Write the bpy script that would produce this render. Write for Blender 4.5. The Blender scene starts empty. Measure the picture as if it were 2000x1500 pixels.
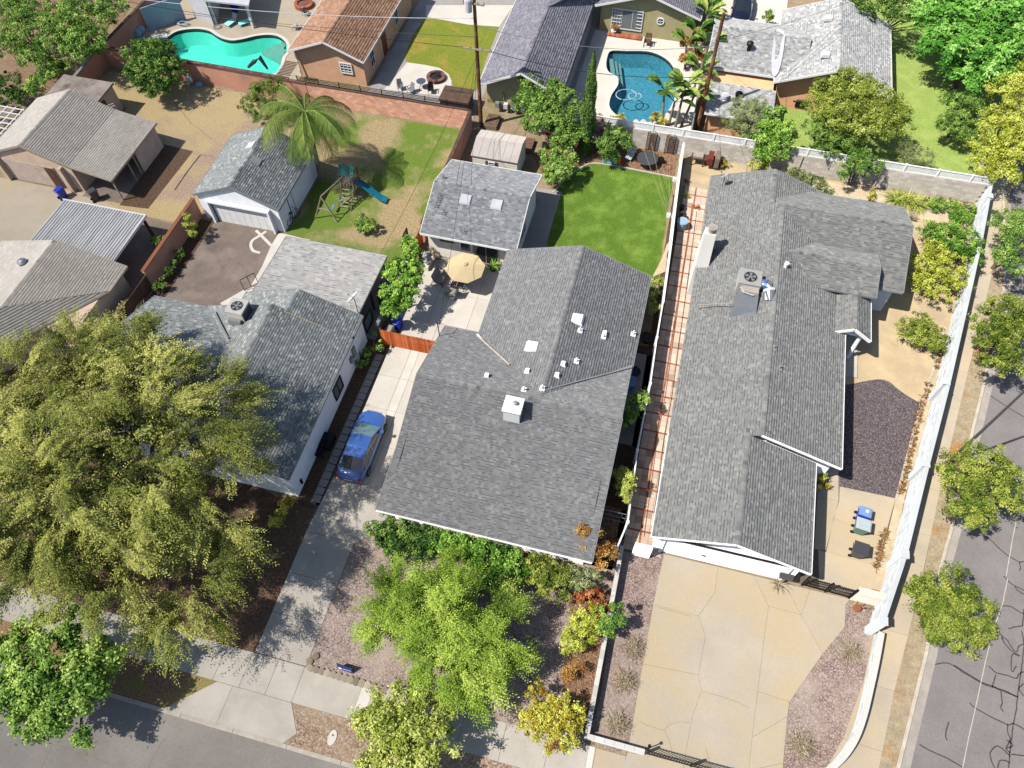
import bpy, math, random
import numpy as np
from mathutils import Vector, Matrix
from mathutils.geometry import tessellate_polygon

random.seed(7)
RNG = np.random.default_rng(7)
scene = bpy.context.scene
COL = scene.collection

# ------------------------------------------------------------------ camera
YAW, PITCH, ROLL, FPX, CAMH = math.radians(-15.17), math.radians(57.5), math.radians(-0.88), 1470.0, 42.0
_f = np.array([math.sin(YAW) * math.cos(PITCH), math.cos(YAW) * math.cos(PITCH), -math.sin(PITCH)])
_r0 = np.array([math.cos(YAW), -math.sin(YAW), 0.0])
_u0 = np.cross(_r0, _f)
_r = _r0 * math.cos(ROLL) + _u0 * math.sin(ROLL)
_u = -_r0 * math.sin(ROLL) + _u0 * math.cos(ROLL)
cam_data = bpy.data.cameras.new('camera')
cam_data.sensor_width = 36.0
cam_data.lens = FPX / 2000.0 * 36.0
cam_data.clip_start = 0.5
cam_data.clip_end = 4000.0
cam = bpy.data.objects.new('camera', cam_data)
COL.objects.link(cam)
cam.matrix_world = Matrix(((_r[0], _u[0], -_f[0], 0), (_r[1], _u[1], -_f[1], 0), (_r[2], _u[2], -_f[2], CAMH), (0, 0, 0, 1)))
scene.camera = cam

# ------------------------------------------------------------------ light
SUN_EL, SUN_AZ = math.radians(56), math.radians(34)      # shadows fall towards azimuth SUN_AZ from +x
world = bpy.data.worlds.new('World')
scene.world = world
world.use_nodes = True
wn = world.node_tree
wn.nodes.clear()
_sky = wn.nodes.new('ShaderNodeTexSky')
_sky.sky_type = 'NISHITA'
_sky.sun_disc = False
_sky.sun_elevation = SUN_EL
_sky.sun_rotation = math.atan2(-math.cos(SUN_AZ), -math.sin(SUN_AZ))
_bg = wn.nodes.new('ShaderNodeBackground')
_bg.inputs['Strength'].default_value = 0.105
_wo = wn.nodes.new('ShaderNodeOutputWorld')
wn.links.new(_sky.outputs[0], _bg.inputs[0])
wn.links.new(_bg.outputs[0], _wo.inputs[0])
sun_data = bpy.data.lights.new('sun', 'SUN')
sun_data.energy = 4.8
sun_data.angle = math.radians(0.53)
sun_data.color = (1.0, 0.955, 0.88)
sun = bpy.data.objects.new('sun', sun_data)
COL.objects.link(sun)
_sd = Vector((math.cos(SUN_AZ) * math.cos(SUN_EL), math.sin(SUN_AZ) * math.cos(SUN_EL), -math.sin(SUN_EL)))
sun.rotation_euler = _sd.to_track_quat('-Z', 'Y').to_euler()
scene.view_settings.view_transform = 'Standard'
scene.view_settings.look = 'None'
scene.view_settings.exposure = 0.85
scene.view_settings.gamma = 1.0
scene.view_settings.use_curve_mapping = False
scene.cycles.max_bounces = 6
scene.cycles.transparent_max_bounces = 8


def G(px, py, z=0.0):
    """survey point: where the sight line through a photograph pixel meets height z (metres)"""
    d = (px - 1000) * _r - (py - 750) * _u + FPX * _f
    t = (z - CAMH) / d[2]
    return (float(d[0] * t), float(d[1] * t), float(z))


def pxm(px, py, z=0.0):
    """pixels of the 2000 px photograph per metre at that point"""
    a = np.array(G(px, py, z)); a[2] -= CAMH
    return FPX / float(a @ _f)


# ------------------------------------------------------------------ materials
MATS = {}


def rgb(h, k=0.56):
    """sRGB hex -> linear, scaled"""
    h = h.lstrip('#')
    out = []
    for i in (0, 2, 4):
        c = int(h[i:i + 2], 16) / 255.0
        out.append((c / 12.92 if c <= 0.04045 else ((c + 0.055) / 1.055) ** 2.4) * k)
    return tuple(out) + (1.0,)


def _nt(name):
    m = bpy.data.materials.new(name)
    m.use_nodes = True
    nt = m.node_tree
    b = nt.nodes['Principled BSDF']
    if 'Diffuse Roughness' in b.inputs:
        b.inputs['Diffuse Roughness'].default_value = 1.0
    MATS[name] = m
    return m, nt, b


def _pos(nt, scale=None):
    g = nt.nodes.new('ShaderNodeNewGeometry')
    if scale is None:
        return g.outputs['Position']
    mp = nt.nodes.new('ShaderNodeMapping')
    mp.inputs['Scale'].default_value = scale
    nt.links.new(g.outputs['Position'], mp.inputs['Vector'])
    return mp.outputs[0]


def _noise(nt, scale, detail=4, rough=0.6, stretch=None, vec=None):
    n = nt.nodes.new('ShaderNodeTexNoise')
    n.inputs['Scale'].default_value = scale
    n.inputs['Detail'].default_value = detail
    n.inputs['Roughness'].default_value = rough
    nt.links.new(vec or _pos(nt, stretch), n.inputs['Vector'])
    return n.outputs['Fac']


def _ramp(nt, fac, stops):
    r = nt.nodes.new('ShaderNodeValToRGB')
    el = r.color_ramp.elements
    el[0].position, el[0].color = stops[0]
    el[1].position, el[1].color = stops[-1]
    for p, c in stops[1:-1]:
        e = el.new(p)
        e.color = c
    nt.links.new(fac, r.inputs[0])
    return r.outputs[0]


def _mix(nt, fac, a, b, mode='MIX'):
    m = nt.nodes.new('ShaderNodeMix')
    m.data_type = 'RGBA'
    m.blend_type = mode
    for sock, v in ((m.inputs[0], fac), (m.inputs[6], a), (m.inputs[7], b)):
        if hasattr(v, 'is_linked') or hasattr(v, 'links'):
            nt.links.new(v, sock)
        else:
            sock.default_value = v
    return m.outputs[2]


def _bump(nt, b, h, strength, dist):
    n = nt.nodes.new('ShaderNodeBump')
    n.inputs['Strength'].default_value = strength
    n.inputs['Distance'].default_value = dist
    nt.links.new(h, n.inputs['Height'])
    nt.links.new(n.outputs[0], b.inputs['Normal'])


def mat(name, c1, c2=None, scale=3.0, fine=40.0, fine_amt=0.25, rough=0.85, bump=0.3, bdist=0.01,
        patch=None, patch_scale=0.25, patch_lo=0.5, patch_hi=0.65, metallic=0.0, spec=0.3, stretch=None, tint=0.0):
    """mottled surface: two tones, fine grain, optional large patches of a third colour"""
    m, nt, b = _nt(name)
    c2 = c2 or tuple(x * 0.8 for x in c1[:3]) + (1,)
    n1 = _noise(nt, scale, 5, 0.62, stretch)
    col = _ramp(nt, n1, [(0.34, c2), (0.66, c1)])
    if patch:
        n3 = _noise(nt, patch_scale, 5, 0.6)
        fac = _ramp(nt, n3, [(patch_lo, (0, 0, 0, 1)), (patch_hi, (1, 1, 1, 1))])
        col = _mix(nt, fac, col, patch)
    n2 = _noise(nt, fine * 0.42, 4, 0.8)
    g = _ramp(nt, n2, [(0.3, (1 - fine_amt,) * 3 + (1,)), (0.7, (1 + fine_amt,) * 3 + (1,))])
    col = _mix(nt, 1.0, col, g, 'MULTIPLY')
    if tint:
        a = nt.nodes.new('ShaderNodeAttribute')
        a.attribute_name = 'tint'
        t = _ramp(nt, a.outputs['Fac'], [(0.0, (1 - tint,) * 3 + (1,)), (1.0, (1 + tint,) * 3 + (1,))])
        col = _mix(nt, 1.0, col, t, 'MULTIPLY')
    nt.links.new(col, b.inputs['Base Color'])
    b.inputs['Roughness'].default_value = rough
    b.inputs['Metallic'].default_value = metallic
    b.inputs['Specular IOR Level'].default_value = spec
    if bump:
        _bump(nt, b, n2, bump, bdist)
    return m


def mat_ramp(name, stops, scale=20.0, rough=0.9, attr=True, big=0.5, big_amt=0.06, grain=22.0, grain_amt=0.12, bump=0.4, spec=0.2):
    """colour by the piece's own 'tint' attribute, weathered in large patches"""
    m, nt, b = _nt(name)
    a = nt.nodes.new('ShaderNodeAttribute')
    a.attribute_name = 'tint'
    col = _ramp(nt, a.outputs['Fac'], stops)
    n1 = _noise(nt, big, 4, 0.6)
    g = _ramp(nt, n1, [(0.3, (1 - big_amt,) * 3 + (1,)), (0.7, (1 + big_amt,) * 3 + (1,))])
    col = _mix(nt, 1.0, col, g, 'MULTIPLY')
    n2 = _noise(nt, grain, 3, 0.75)
    g = _ramp(nt, n2, [(0.3, (1 - grain_amt,) * 3 + (1,)), (0.7, (1 + grain_amt,) * 3 + (1,))])
    col = _mix(nt, 1.0, col, g, 'MULTIPLY')
    nt.links.new(col, b.inputs['Base Color'])
    b.inputs['Roughness'].default_value = rough
    b.inputs['Specular IOR Level'].default_value = spec
    if bump:
        _bump(nt, b, n2, bump, 0.004)
    return m


def mat_gravel(name, cols, scale=9.0, wash=None):
    m, nt, b = _nt(name)
    v = nt.nodes.new('ShaderNodeTexVoronoi')
    v.inputs['Scale'].default_value = scale
    nt.links.new(_pos(nt), v.inputs['Vector'])
    sep = nt.nodes.new('ShaderNodeSeparateColor')
    nt.links.new(v.outputs['Color'], sep.inputs[0])
    n = len(cols)
    col = _ramp(nt, sep.outputs[0], [(i / (n - 1), c) for i, c in enumerate(cols)])
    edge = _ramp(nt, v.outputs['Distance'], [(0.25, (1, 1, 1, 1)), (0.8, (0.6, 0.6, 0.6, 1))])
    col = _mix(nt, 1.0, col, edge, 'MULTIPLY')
    if wash:
        n3 = _noise(nt, 0.45, 5, 0.65)
        fac = _ramp(nt, n3, [(0.42, (0, 0, 0, 1)), (0.7, (0.75, 0.75, 0.75, 1))])
        col = _mix(nt, fac, col, wash)
    nt.links.new(col, b.inputs['Base Color'])
    b.inputs['Roughness'].default_value = 0.95
    b.inputs['Specular IOR Level'].default_value = 0.105
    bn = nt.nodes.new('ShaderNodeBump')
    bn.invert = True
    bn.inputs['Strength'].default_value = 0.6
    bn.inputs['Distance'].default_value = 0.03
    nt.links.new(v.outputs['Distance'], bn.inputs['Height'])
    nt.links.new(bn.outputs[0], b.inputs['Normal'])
    return m


def mat_grass(name, greens, dry=None, dry_scale=0.3, lo=0.45, hi=0.6, second=None, fine=14.0, fine_stops=(0.32, 0.7)):
    """lawn: fine blade speckle over tonal patches, optionally dried out in patches"""
    m, nt, b = _nt(name)
    n1 = _noise(nt, fine, 6, 0.75)
    col = _ramp(nt, n1, [(fine_stops[0], greens[0]), (fine_stops[1], greens[1])])
    if dry:
        nd = _noise(nt, dry_scale, 6, 0.62)
        n4 = _noise(nt, 7.0, 5, 0.7)
        dcol = _ramp(nt, n4, [(0.35, dry[0]), (0.66, dry[1])])
        fac = _ramp(nt, nd, [(lo, (0, 0, 0, 1)), (hi, (1, 1, 1, 1))])
        col = _mix(nt, fac, col, dcol)
    if second:
        ns = _noise(nt, 0.8, 4, 0.6)
        fac = _ramp(nt, ns, [(0.45, (0, 0, 0, 1)), (0.75, (0.8, 0.8, 0.8, 1))])
        col = _mix(nt, fac, col, second)
    n2 = _noise(nt, 13.0, 5, 0.85)
    g = _ramp(nt, n2, [(0.34, (0.45, 0.47, 0.42, 1)), (0.66, (1.5, 1.45, 1.55, 1))])
    col = _mix(nt, 1.0, col, g, 'MULTIPLY')
    nt.links.new(col, b.inputs['Base Color'])
    b.inputs['Roughness'].default_value = 0.95
    b.inputs['Specular IOR Level'].default_value = 0.1
    _bump(nt, b, n2, 0.9, 0.05)
    return m


def mat_leaf(name, dark, mid, light, trans=0.3):
    m, nt, b = _nt(name)
    a = nt.nodes.new('ShaderNodeAttribute')
    a.attribute_name = 'tint'
    col = _ramp(nt, a.outputs['Fac'], [(0.0, dark), (0.5, mid), (1.0, light)])
    nt.links.new(col, b.inputs['Base Color'])
    b.inputs['Roughness'].default_value = 0.7
    b.inputs['Specular IOR Level'].default_value = 0.08
    b.inputs['Diffuse Roughness'].default_value = 0.0
    trans *= 0.7
    tr = nt.nodes.new('ShaderNodeBsdfTranslucent')
    bright = _mix(nt, 1.0, col, (1.25, 1.35, 0.7, 1), 'MULTIPLY')
    nt.links.new(bright, tr.inputs['Color'])
    mx = nt.nodes.new('ShaderNodeMixShader')
    mx.inputs[0].default_value = trans
    nt.links.new(b.outputs[0], mx.inputs[1])
    nt.links.new(tr.outputs[0], mx.inputs[2])
    nt.links.new(mx.outputs[0], nt.nodes['Material Output'].inputs['Surface'])
    return m


def mat_plain(name, c, rough=0.6, metallic=0.0, spec=0.4, coat=0.0, var=0.1):
    m = mat(name, c, tuple(x * (1 - var) for x in c[:3]) + (1,), scale=2.5, fine=30, fine_amt=var * 0.5, rough=rough, bump=0.05,
            metallic=metallic, spec=spec)
    if coat:
        b = m.node_tree.nodes['Principled BSDF']
        b.inputs['Coat Weight'].default_value = coat
        b.inputs['Coat Roughness'].default_value = 0.05
    return m


def mat_water(name, tint_, gloss_rough=0.06):
    m, nt, b = _nt(name)
    nt.nodes.remove(b)
    tr = nt.nodes.new('ShaderNodeBsdfTransparent')
    tr.inputs['Color'].default_value = tint_
    gl = nt.nodes.new('ShaderNodeBsdfGlossy')
    gl.inputs['Roughness'].default_value = gloss_rough
    fr = nt.nodes.new('ShaderNodeFresnel')
    fr.inputs['IOR'].default_value = 1.33
    h = _noise(nt, 5.0, 3, 0.6)
    bn = nt.nodes.new('ShaderNodeBump')
    bn.inputs['Strength'].default_value = 0.25
    bn.inputs['Distance'].default_value = 0.03
    nt.links.new(h, bn.inputs['Height'])
    nt.links.new(bn.outputs[0], gl.inputs['Normal'])
    nt.links.new(bn.outputs[0], fr.inputs['Normal'])
    mx = nt.nodes.new('ShaderNodeMixShader')
    nt.links.new(fr.outputs[0], mx.inputs[0])
    nt.links.new(tr.outputs[0], mx.inputs[1])
    nt.links.new(gl.outputs[0], mx.inputs[2])
    nt.links.new(mx.outputs[0], nt.nodes['Material Output'].inputs['Surface'])
    return m


# ------------------------------------------------------------------ mesh building
class MB:
    def __init__(self):
        self.v, self.f, self.t = [], [], []

    def face(self, pts, tint=0.5):
        n = len(self.v)
        self.v.extend([tuple(p) for p in pts])
        self.f.append(tuple(range(n, n + len(pts))))
        self.t.append(tint)
        return self

    def box(self, x0, x1, y0, y1, z0, z1, tint=0.5, M=None):
        c = [(x0, y0, z0), (x1, y0, z0), (x1, y1, z0), (x0, y1, z0), (x0, y0, z1), (x1, y0, z1), (x1, y1, z1), (x0, y1, z1)]
        return self.hexa(c, tint, M)

    def hexa(self, c, tint=0.5, M=None):
        if M is not None:
            c = [tuple(M @ Vector(p)) for p in c]
        n = len(self.v)
        self.v.extend([tuple(p) for p in c])
        for q in ((0, 3, 2, 1), (4, 5, 6, 7), (0, 1, 5, 4), (1, 2, 6, 5), (2, 3, 7, 6), (3, 0, 4, 7)):
            self.f.append(tuple(n + i for i in q))
            self.t.append(tint)
        return self

    def beam(self, a, b, w, h=None, tint=0.5, up=(0, 0, 1)):
        """box of width w and height h from a to b"""
        h = h or w
        a, b = Vector(a), Vector(b)
        d = (b - a)
        if d.length < 1e-6:
            return self
        d.normalize()
        s = d.cross(Vector(up))
        if s.length < 1e-3:
            s = d.cross(Vector((1, 0, 0)))
        s.normalize()
        u = s.cross(d).normalized()
        s, u = s * w / 2, u * h / 2
        c = [a - s - u, a + s - u, b + s - u, b - s - u, a - s + u, a + s + u, b + s + u, b - s + u]
        return self.hexa(c, tint)

    def tube(self, pts, rad, sides=8, tint=0.5, cap=True):
        pts = [Vector(p) for p in pts]
        if not hasattr(rad, '__len__'):
            rad = [rad] * len(pts)
        n0 = len(self.v)
        ref = None
        for i, p in enumerate(pts):
            d = (pts[min(i + 1, len(pts) - 1)] - pts[max(i - 1, 0)])
            if d.length < 1e-9:
                d = Vector((0, 0, 1))
            d.normalize()
            if ref is None:
                ref = Vector((1, 0, 0)) if abs(d.x) < 0.9 else Vector((0, 1, 0))
            s = d.cross(ref).normalized()
            u = s.cross(d).normalized()
            ref = -s.cross(d).cross(s).cross(s) if False else ref
            for k in range(sides):
                a = 2 * math.pi * k / sides
                self.v.append(tuple(p + (s * math.cos(a) + u * math.sin(a)) * rad[i]))
        for i in range(len(pts) - 1):
            for k in range(sides):
                a, b = n0 + i * sides + k, n0 + i * sides + (k + 1) % sides
                self.f.append((a, b, b + sides, a + sides))
                self.t.append(tint)
        if cap:
            self.f.append(tuple(n0 + k for k in range(sides))[::-1]); self.t.append(tint)
            m = n0 + (len(pts) - 1) * sides
            self.f.append(tuple(m + k for k in range(sides))); self.t.append(tint)
        return self

    def lathe(self, prof, c=(0, 0, 0), sides=16, tint=0.5):
        """profile [(r, z)] turned about the vertical through c"""
        n0 = len(self.v)
        for r, z in prof:
            for k in range(sides):
                a = 2 * math.pi * k / sides
                self.v.append((c[0] + r * math.cos(a), c[1] + r * math.sin(a), c[2] + z))
        for i in range(len(prof) - 1):
            for k in range(sides):
                a, b = n0 + i * sides + k, n0 + i * sides + (k + 1) % sides
                self.f.append((a, b, b + sides, a + sides)); self.t.append(tint)
        self.f.append(tuple(n0 + k for k in range(sides))[::-1]); self.t.append(tint)
        m = n0 + (len(prof) - 1) * sides
        self.f.append(tuple(m + k for k in range(sides))); self.t.append(tint)
        return self

    def prism(self, poly, z0, z1, tint=0.5, holes=()):
        """vertical prism over an outline; top triangulated, holes allowed"""
        loops = [[Vector((p[0], p[1], 0)) for p in poly]] + [[Vector((p[0], p[1], 0)) for p in h] for h in holes]
        flat_ = [p for l in loops for p in l]
        tris = tessellate_polygon(loops)
        n = len(self.v)
        self.v.extend([(p.x, p.y, z1) for p in flat_])
        for t in tris:
            a, b, c = (flat_[i] for i in t)
            if (b - a).cross(c - a).z < 0:
                t = (t[0], t[2], t[1])
            self.f.append(tuple(n + i for i in t)); self.t.append(tint)
        if z0 is not None:
            for li, l in enumerate(loops):
                area = sum(l[i].x * l[(i + 1) % len(l)].y - l[(i + 1) % len(l)].x * l[i].y for i in range(len(l)))
                seq = l if (area > 0) == (li == 0) else l[::-1]
                m = len(self.v)
                k = len(seq)
                self.v.extend([(p.x, p.y, z0) for p in seq]); self.v.extend([(p.x, p.y, z1) for p in seq])
                for i in range(k):
                    j = (i + 1) % k
                    self.f.append((m + i, m + j, m + k + j, m + k + i)); self.t.append(tint)
        return self

    def build(self, name, material=None, parent=None, smooth=False, **props):
        me = bpy.data.meshes.new(name)
        me.from_pydata([tuple(p) for p in self.v], [], self.f)
        if self.t:
            a = me.attributes.new('tint', 'FLOAT', 'FACE')
            a.data.foreach_set('value', np.array(self.t, dtype=np.float32))
        if smooth:
            me.shade_smooth()
        o = bpy.data.objects.new(name, me)
        COL.objects.link(o)
        if material is not None:
            me.materials.append(MATS[material] if isinstance(material, str) else material)
        if parent is not None:
            o.parent = parent
        for k, v in props.items():
            o[k] = v
        return o


def arrays_obj(name, V, F, T, material, parent=None, **props):
    """mesh from numpy arrays; F is (n, 4) or (n, 3)"""
    me = bpy.data.meshes.new(name)
    nf, k = F.shape
    me.vertices.add(len(V)); me.vertices.foreach_set('co', np.ascontiguousarray(V, dtype=np.float32).ravel())
    me.loops.add(nf * k); me.loops.foreach_set('vertex_index', np.ascontiguousarray(F, dtype=np.int32).ravel())
    me.polygons.add(nf)
    me.polygons.foreach_set('loop_start', np.arange(0, nf * k, k, dtype=np.int32))
    me.polygons.foreach_set('loop_total', np.full(nf, k, dtype=np.int32))
    me.update(calc_edges=True)
    a = me.attributes.new('tint', 'FLOAT', 'FACE')
    a.data.foreach_set('value', np.ascontiguousarray(T, dtype=np.float32))
    me.materials.append(MATS[material])
    o = bpy.data.objects.new(name, me)
    COL.objects.link(o)
    if parent is not None:
        o.parent = parent
    for kk, v in props.items():
        o[kk] = v
    return o


def thing(name, label, cat, loc=(0, 0, 0), group=None, rz=0.0):
    o = bpy.data.objects.new(name, None)
    o.empty_display_size = 0.2
    COL.objects.link(o)
    o.location = loc
    o.rotation_euler = (0, 0, rz)
    o['label'] = label
    o['category'] = cat
    if group:
        o['group'] = group
    return o


def tag(o, label, cat, group=None, kind=None):
    o['label'] = label
    o['category'] = cat
    if group:
        o['group'] = group
    if kind:
        o['kind'] = kind
    return o


def copy_thing(o, loc=None, rz=None, label=None, parent=None):
    c = o.copy()
    COL.objects.link(c)
    if parent is not None:
        c.parent = parent
    if loc is not None:
        c.location = loc
    if rz is not None:
        c.rotation_euler = (0, 0, rz)
    if label:
        c['label'] = label
    for ch in list(o.children):
        copy_thing(ch, parent=c)
    return c


def P2(pts, z=0.0):
    return [G(x, y, z)[:2] for x, y in pts]


def flat(name, pts, z, material, px=True, holes=(), thick=None, parent=None, kind='structure', **props):
    poly = P2(pts, z) if px else pts
    hs = [P2(h, z) if px else h for h in holes]
    mb = MB().prism(poly, (z - thick) if thick else None, z, holes=hs)
    if parent is None and kind:
        props['kind'] = kind
    return mb.build(name, material, parent, **props)


def inset(poly, d):
    """shrink a polygon by d (simple mitre)"""
    P = [Vector(p[:2]) for p in poly]
    n = len(P)
    area = sum(P[i].x * P[(i + 1) % n].y - P[(i + 1) % n].x * P[i].y for i in range(n))
    sgn = 1 if area > 0 else -1
    out = []
    for i in range(n):
        a, b, c = P[i - 1], P[i], P[(i + 1) % n]
        e1, e2 = (b - a), (c - b)
        if e1.length < 1e-6 or e2.length < 1e-6:
            out.append(tuple(b)); continue
        e1.normalize(); e2.normalize()
        n1, n2 = Vector((-e1.y, e1.x)) * sgn, Vector((-e2.y, e2.x)) * sgn
        m = n1 + n2
        if m.length < 0.3:
            out.append(tuple(b + n1 * d)); continue
        m.normalize()
        out.append(tuple(b + m * (d / max(0.35, m.dot(n1)))))
    return out


def slabs(parent, polys, z, material, thick=0.05, gap=0.012, name='slab', px=True):
    """each poured panel an object of its own, joints recessed between them"""
    for p in polys:
        q = inset(P2(p, z) if px else p, gap)
        MB().prism(q, z - thick, z, tint=random.random()).build(name, material, parent)


def ribbon(mb, pts, w, z, tint=0.5):
    """flat strip along a polyline of world points"""
    pts = [Vector(p[:2]) for p in pts]
    L, R = [], []
    for i, p in enumerate(pts):
        d = pts[min(i + 1, len(pts) - 1)] - pts[max(i - 1, 0)]
        d.normalize()
        nrm = Vector((-d.y, d.x)) * (w / 2)
        L.append(p + nrm); R.append(p - nrm)
    for i in range(len(pts) - 1):
        mb.face([(R[i].x, R[i].y, z), (R[i + 1].x, R[i + 1].y, z), (L[i + 1].x, L[i + 1].y, z), (L[i].x, L[i].y, z)], tint)
    return mb


def strip_wall(pts, w, z0, z1):
    """wall/kerb prism along a polyline: outline polygon"""
    pts = [Vector(p[:2]) for p in pts]
    L, R = [], []
    for i, p in enumerate(pts):
        d1 = (pts[i] - pts[i - 1]).normalized() if i else (pts[1] - pts[0]).normalized()
        d2 = (pts[i + 1] - pts[i]).normalized() if i < len(pts) - 1 else d1
        n1, n2 = Vector((-d1.y, d1.x)), Vector((-d2.y, d2.x))
        m = (n1 + n2).normalized()
        k = (w / 2) / max(0.4, m.dot(n1))
        L.append(tuple(p + m * k)); R.append(tuple(p - m * k))
    return R + L[::-1]


def smooth_line(pts, n=6, closed=False):
    """Catmull-Rom through the points"""
    P = [np.array(p[:2], float) for p in pts]
    m = len(P)
    out = []
    rng = range(m) if closed else range(m - 1)
    for i in rng:
        p0 = P[(i - 1) % m] if closed or i > 0 else P[0]
        p1, p2 = P[i], P[(i + 1) % m]
        p3 = P[(i + 2) % m] if closed or i + 2 < m else P[-1]
        for k in range(n):
            t = k / n
            q = 0.5 * ((2 * p1) + (-p0 + p2) * t + (2 * p0 - 5 * p1 + 4 * p2 - p3) * t * t + (-p0 + 3 * p1 - 3 * p2 + p3) * t ** 3)
            out.append(tuple(q))
    if not closed:
        out.append(tuple(P[-1]))
    return out
# ------------------------------------------------------------------ materials of the place
mat('dry_soil', rgb('#b09a7e'), rgb('#948066'), scale=0.8, fine=18, fine_amt=0.3, patch=rgb('#8d8455'), patch_scale=0.3)
mat('asphalt_south', rgb('#98918a'), rgb('#8c857f'), scale=0.35, fine=28, fine_amt=0.16, bump=0.5, patch=rgb('#a19991'), patch_scale=0.12)
mat('asphalt_east', rgb('#8a8482'), rgb('#7f7977'), scale=0.5, fine=30, fine_amt=0.18, bump=0.5)
mat('old_asphalt', rgb('#948478'), rgb('#7b6c62'), scale=0.7, fine=22, fine_amt=0.16, patch=rgb('#a49488'), patch_scale=0.25, bump=0.5)
mat('concrete', rgb('#cfc7bb'), rgb('#c0b7aa'), scale=0.7, fine=35, fine_amt=0.07, bump=0.15, patch=rgb('#cfc7bb'), patch_scale=0.4, tint=0.05)
mat('concrete_warm', rgb('#c6b9a4'), rgb('#b8ab97'), scale=0.5, fine=30, fine_amt=0.08, bump=0.15, patch=rgb('#c9b696'), patch_scale=0.22, patch_lo=0.45, tint=0.05)
mat('concrete_driveway_east', rgb('#c4b8a4'), rgb('#b9ae9d'), scale=0.45, fine=30, fine_amt=0.09, bump=0.15, patch=rgb('#c4b292'), patch_scale=0.3, patch_lo=0.42, patch_hi=0.62, tint=0.05)
mat('concrete_grey', rgb('#b3aca6'), rgb('#a09a94'), scale=0.6, fine=30, fine_amt=0.08, bump=0.15, tint=0.04)
mat('concrete_pale', rgb('#e2dbd0'), rgb('#d6cec2'), scale=0.6, fine=30, fine_amt=0.06, bump=0.12, tint=0.04)
mat('concrete_new', rgb('#e9e3d9'), rgb('#ddd7cc'), scale=0.9, fine=30, fine_amt=0.05, bump=0.1)
mat('joint_dark', rgb('#7c6f62'), rgb('#665a4e'), scale=3)
mat('crack_seal', rgb('#55514e'), rgb('#403d3b'), scale=5, rough=0.6)
mat('hair_crack', rgb('#a08e76'), rgb('#8c7b66'), scale=5)
mat('kerb', rgb('#cfc5b6'), rgb('#b9afa1'), scale=2, fine=25, fine_amt=0.1, bump=0.2)
mat('gutter', rgb('#b3aaa0'), rgb('#a39a90'), scale=1.5, fine=25, fine_amt=0.12, bump=0.2)
mat('mulch', rgb('#8b6a52'), rgb('#5d4432'), scale=6, fine=30, fine_amt=0.5, bump=0.9, bdist=0.03)
mat('mulch_dark', rgb('#75583f'), rgb('#4b3728'), scale=6, fine=30, fine_amt=0.5, bump=0.9, bdist=0.03)
mat('bare_sand', rgb('#cfbb96'), rgb('#bfa985'), scale=0.7, fine=25, fine_amt=0.1, bump=0.3, patch=rgb('#b9a488'), patch_scale=0.5)
mat('bare_sand_pale', rgb('#d8c7a8'), rgb('#c2ae8d'), scale=1.2, fine=25, fine_amt=0.15, bump=0.3)
mat('rust_soil', rgb('#a98a6a'), rgb('#8f7052'), scale=2.5, fine=25, fine_amt=0.3, bump=0.5, patch=rgb('#a59271'), patch_scale=0.5)
mat('verge_dust', rgb('#b3a387'), rgb('#9a8a6e'), scale=2.0, fine=16, fine_amt=0.28, bump=0.6, patch=rgb('#b07f4c'), patch_scale=0.35, patch_lo=0.52)
mat_gravel('gravel_pink', [rgb('#86706a'), rgb('#bfa9a0'), rgb('#9d8178'), rgb('#e0d3ca'), rgb('#ad9288'), rgb('#d0bdb2')], 17.0, wash=rgb('#ccb9aa'))
mat_gravel('gravel_red', [rgb('#7a625b'), rgb('#ac938a'), rgb('#92766d'), rgb('#d3c3b9'), rgb('#9f857b'), rgb('#c0aca2')], 17.0, wash=rgb('#c0b0a3'))
mat_gravel('gravel_dark', [rgb('#4a4144'), rgb('#6c6163'), rgb('#5a4f52'), rgb('#8d8384'), rgb('#63585b'), rgb('#a59a98')], 20.0)
mat_gravel('gravel_verge', [rgb('#8e6e58'), rgb('#c4ab94'), rgb('#a58469'), rgb('#ddcbb8'), rgb('#b3947b')], 13.0, wash=rgb('#bfa88c'))
mat_gravel('leaf_litter', [rgb('#6b5242'), rgb('#ad8465'), rgb('#8a6650'), rgb('#c4a382'), rgb('#7a5a46')], 16.0)
mat_grass('lawn_green', [rgb('#4c6c1e'), rgb('#76943a')], second=rgb('#8daa4c'))
mat_grass('lawn_bright', [rgb('#86a04c'), rgb('#a6b964')], second=rgb('#b0c070'))
mat_grass('lawn_yellowing', [rgb('#70802c'), rgb('#9ca440')], dry=[rgb('#a98c44'), rgb('#c6a75a')], dry_scale=0.35, lo=0.5, hi=0.72)
mat_grass('lawn_patchy', [rgb('#5f7a2c'), rgb('#8aa048')], dry=[rgb('#a08f66'), rgb('#c8b38a')], dry_scale=0.22, lo=0.44, hi=0.56)
mat_grass('lawn_dead', [rgb('#b09b6c'), rgb('#dcc79a')], dry=[rgb('#a68f7b'), rgb('#c4ae96')], dry_scale=0.18, lo=0.5, hi=0.62)
mat_grass('lawn_verge', [rgb('#8f8c4c'), rgb('#b3a068')], dry=[rgb('#8f6c50'), rgb('#bd9b7e')], dry_scale=0.5, lo=0.4, hi=0.56)

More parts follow.
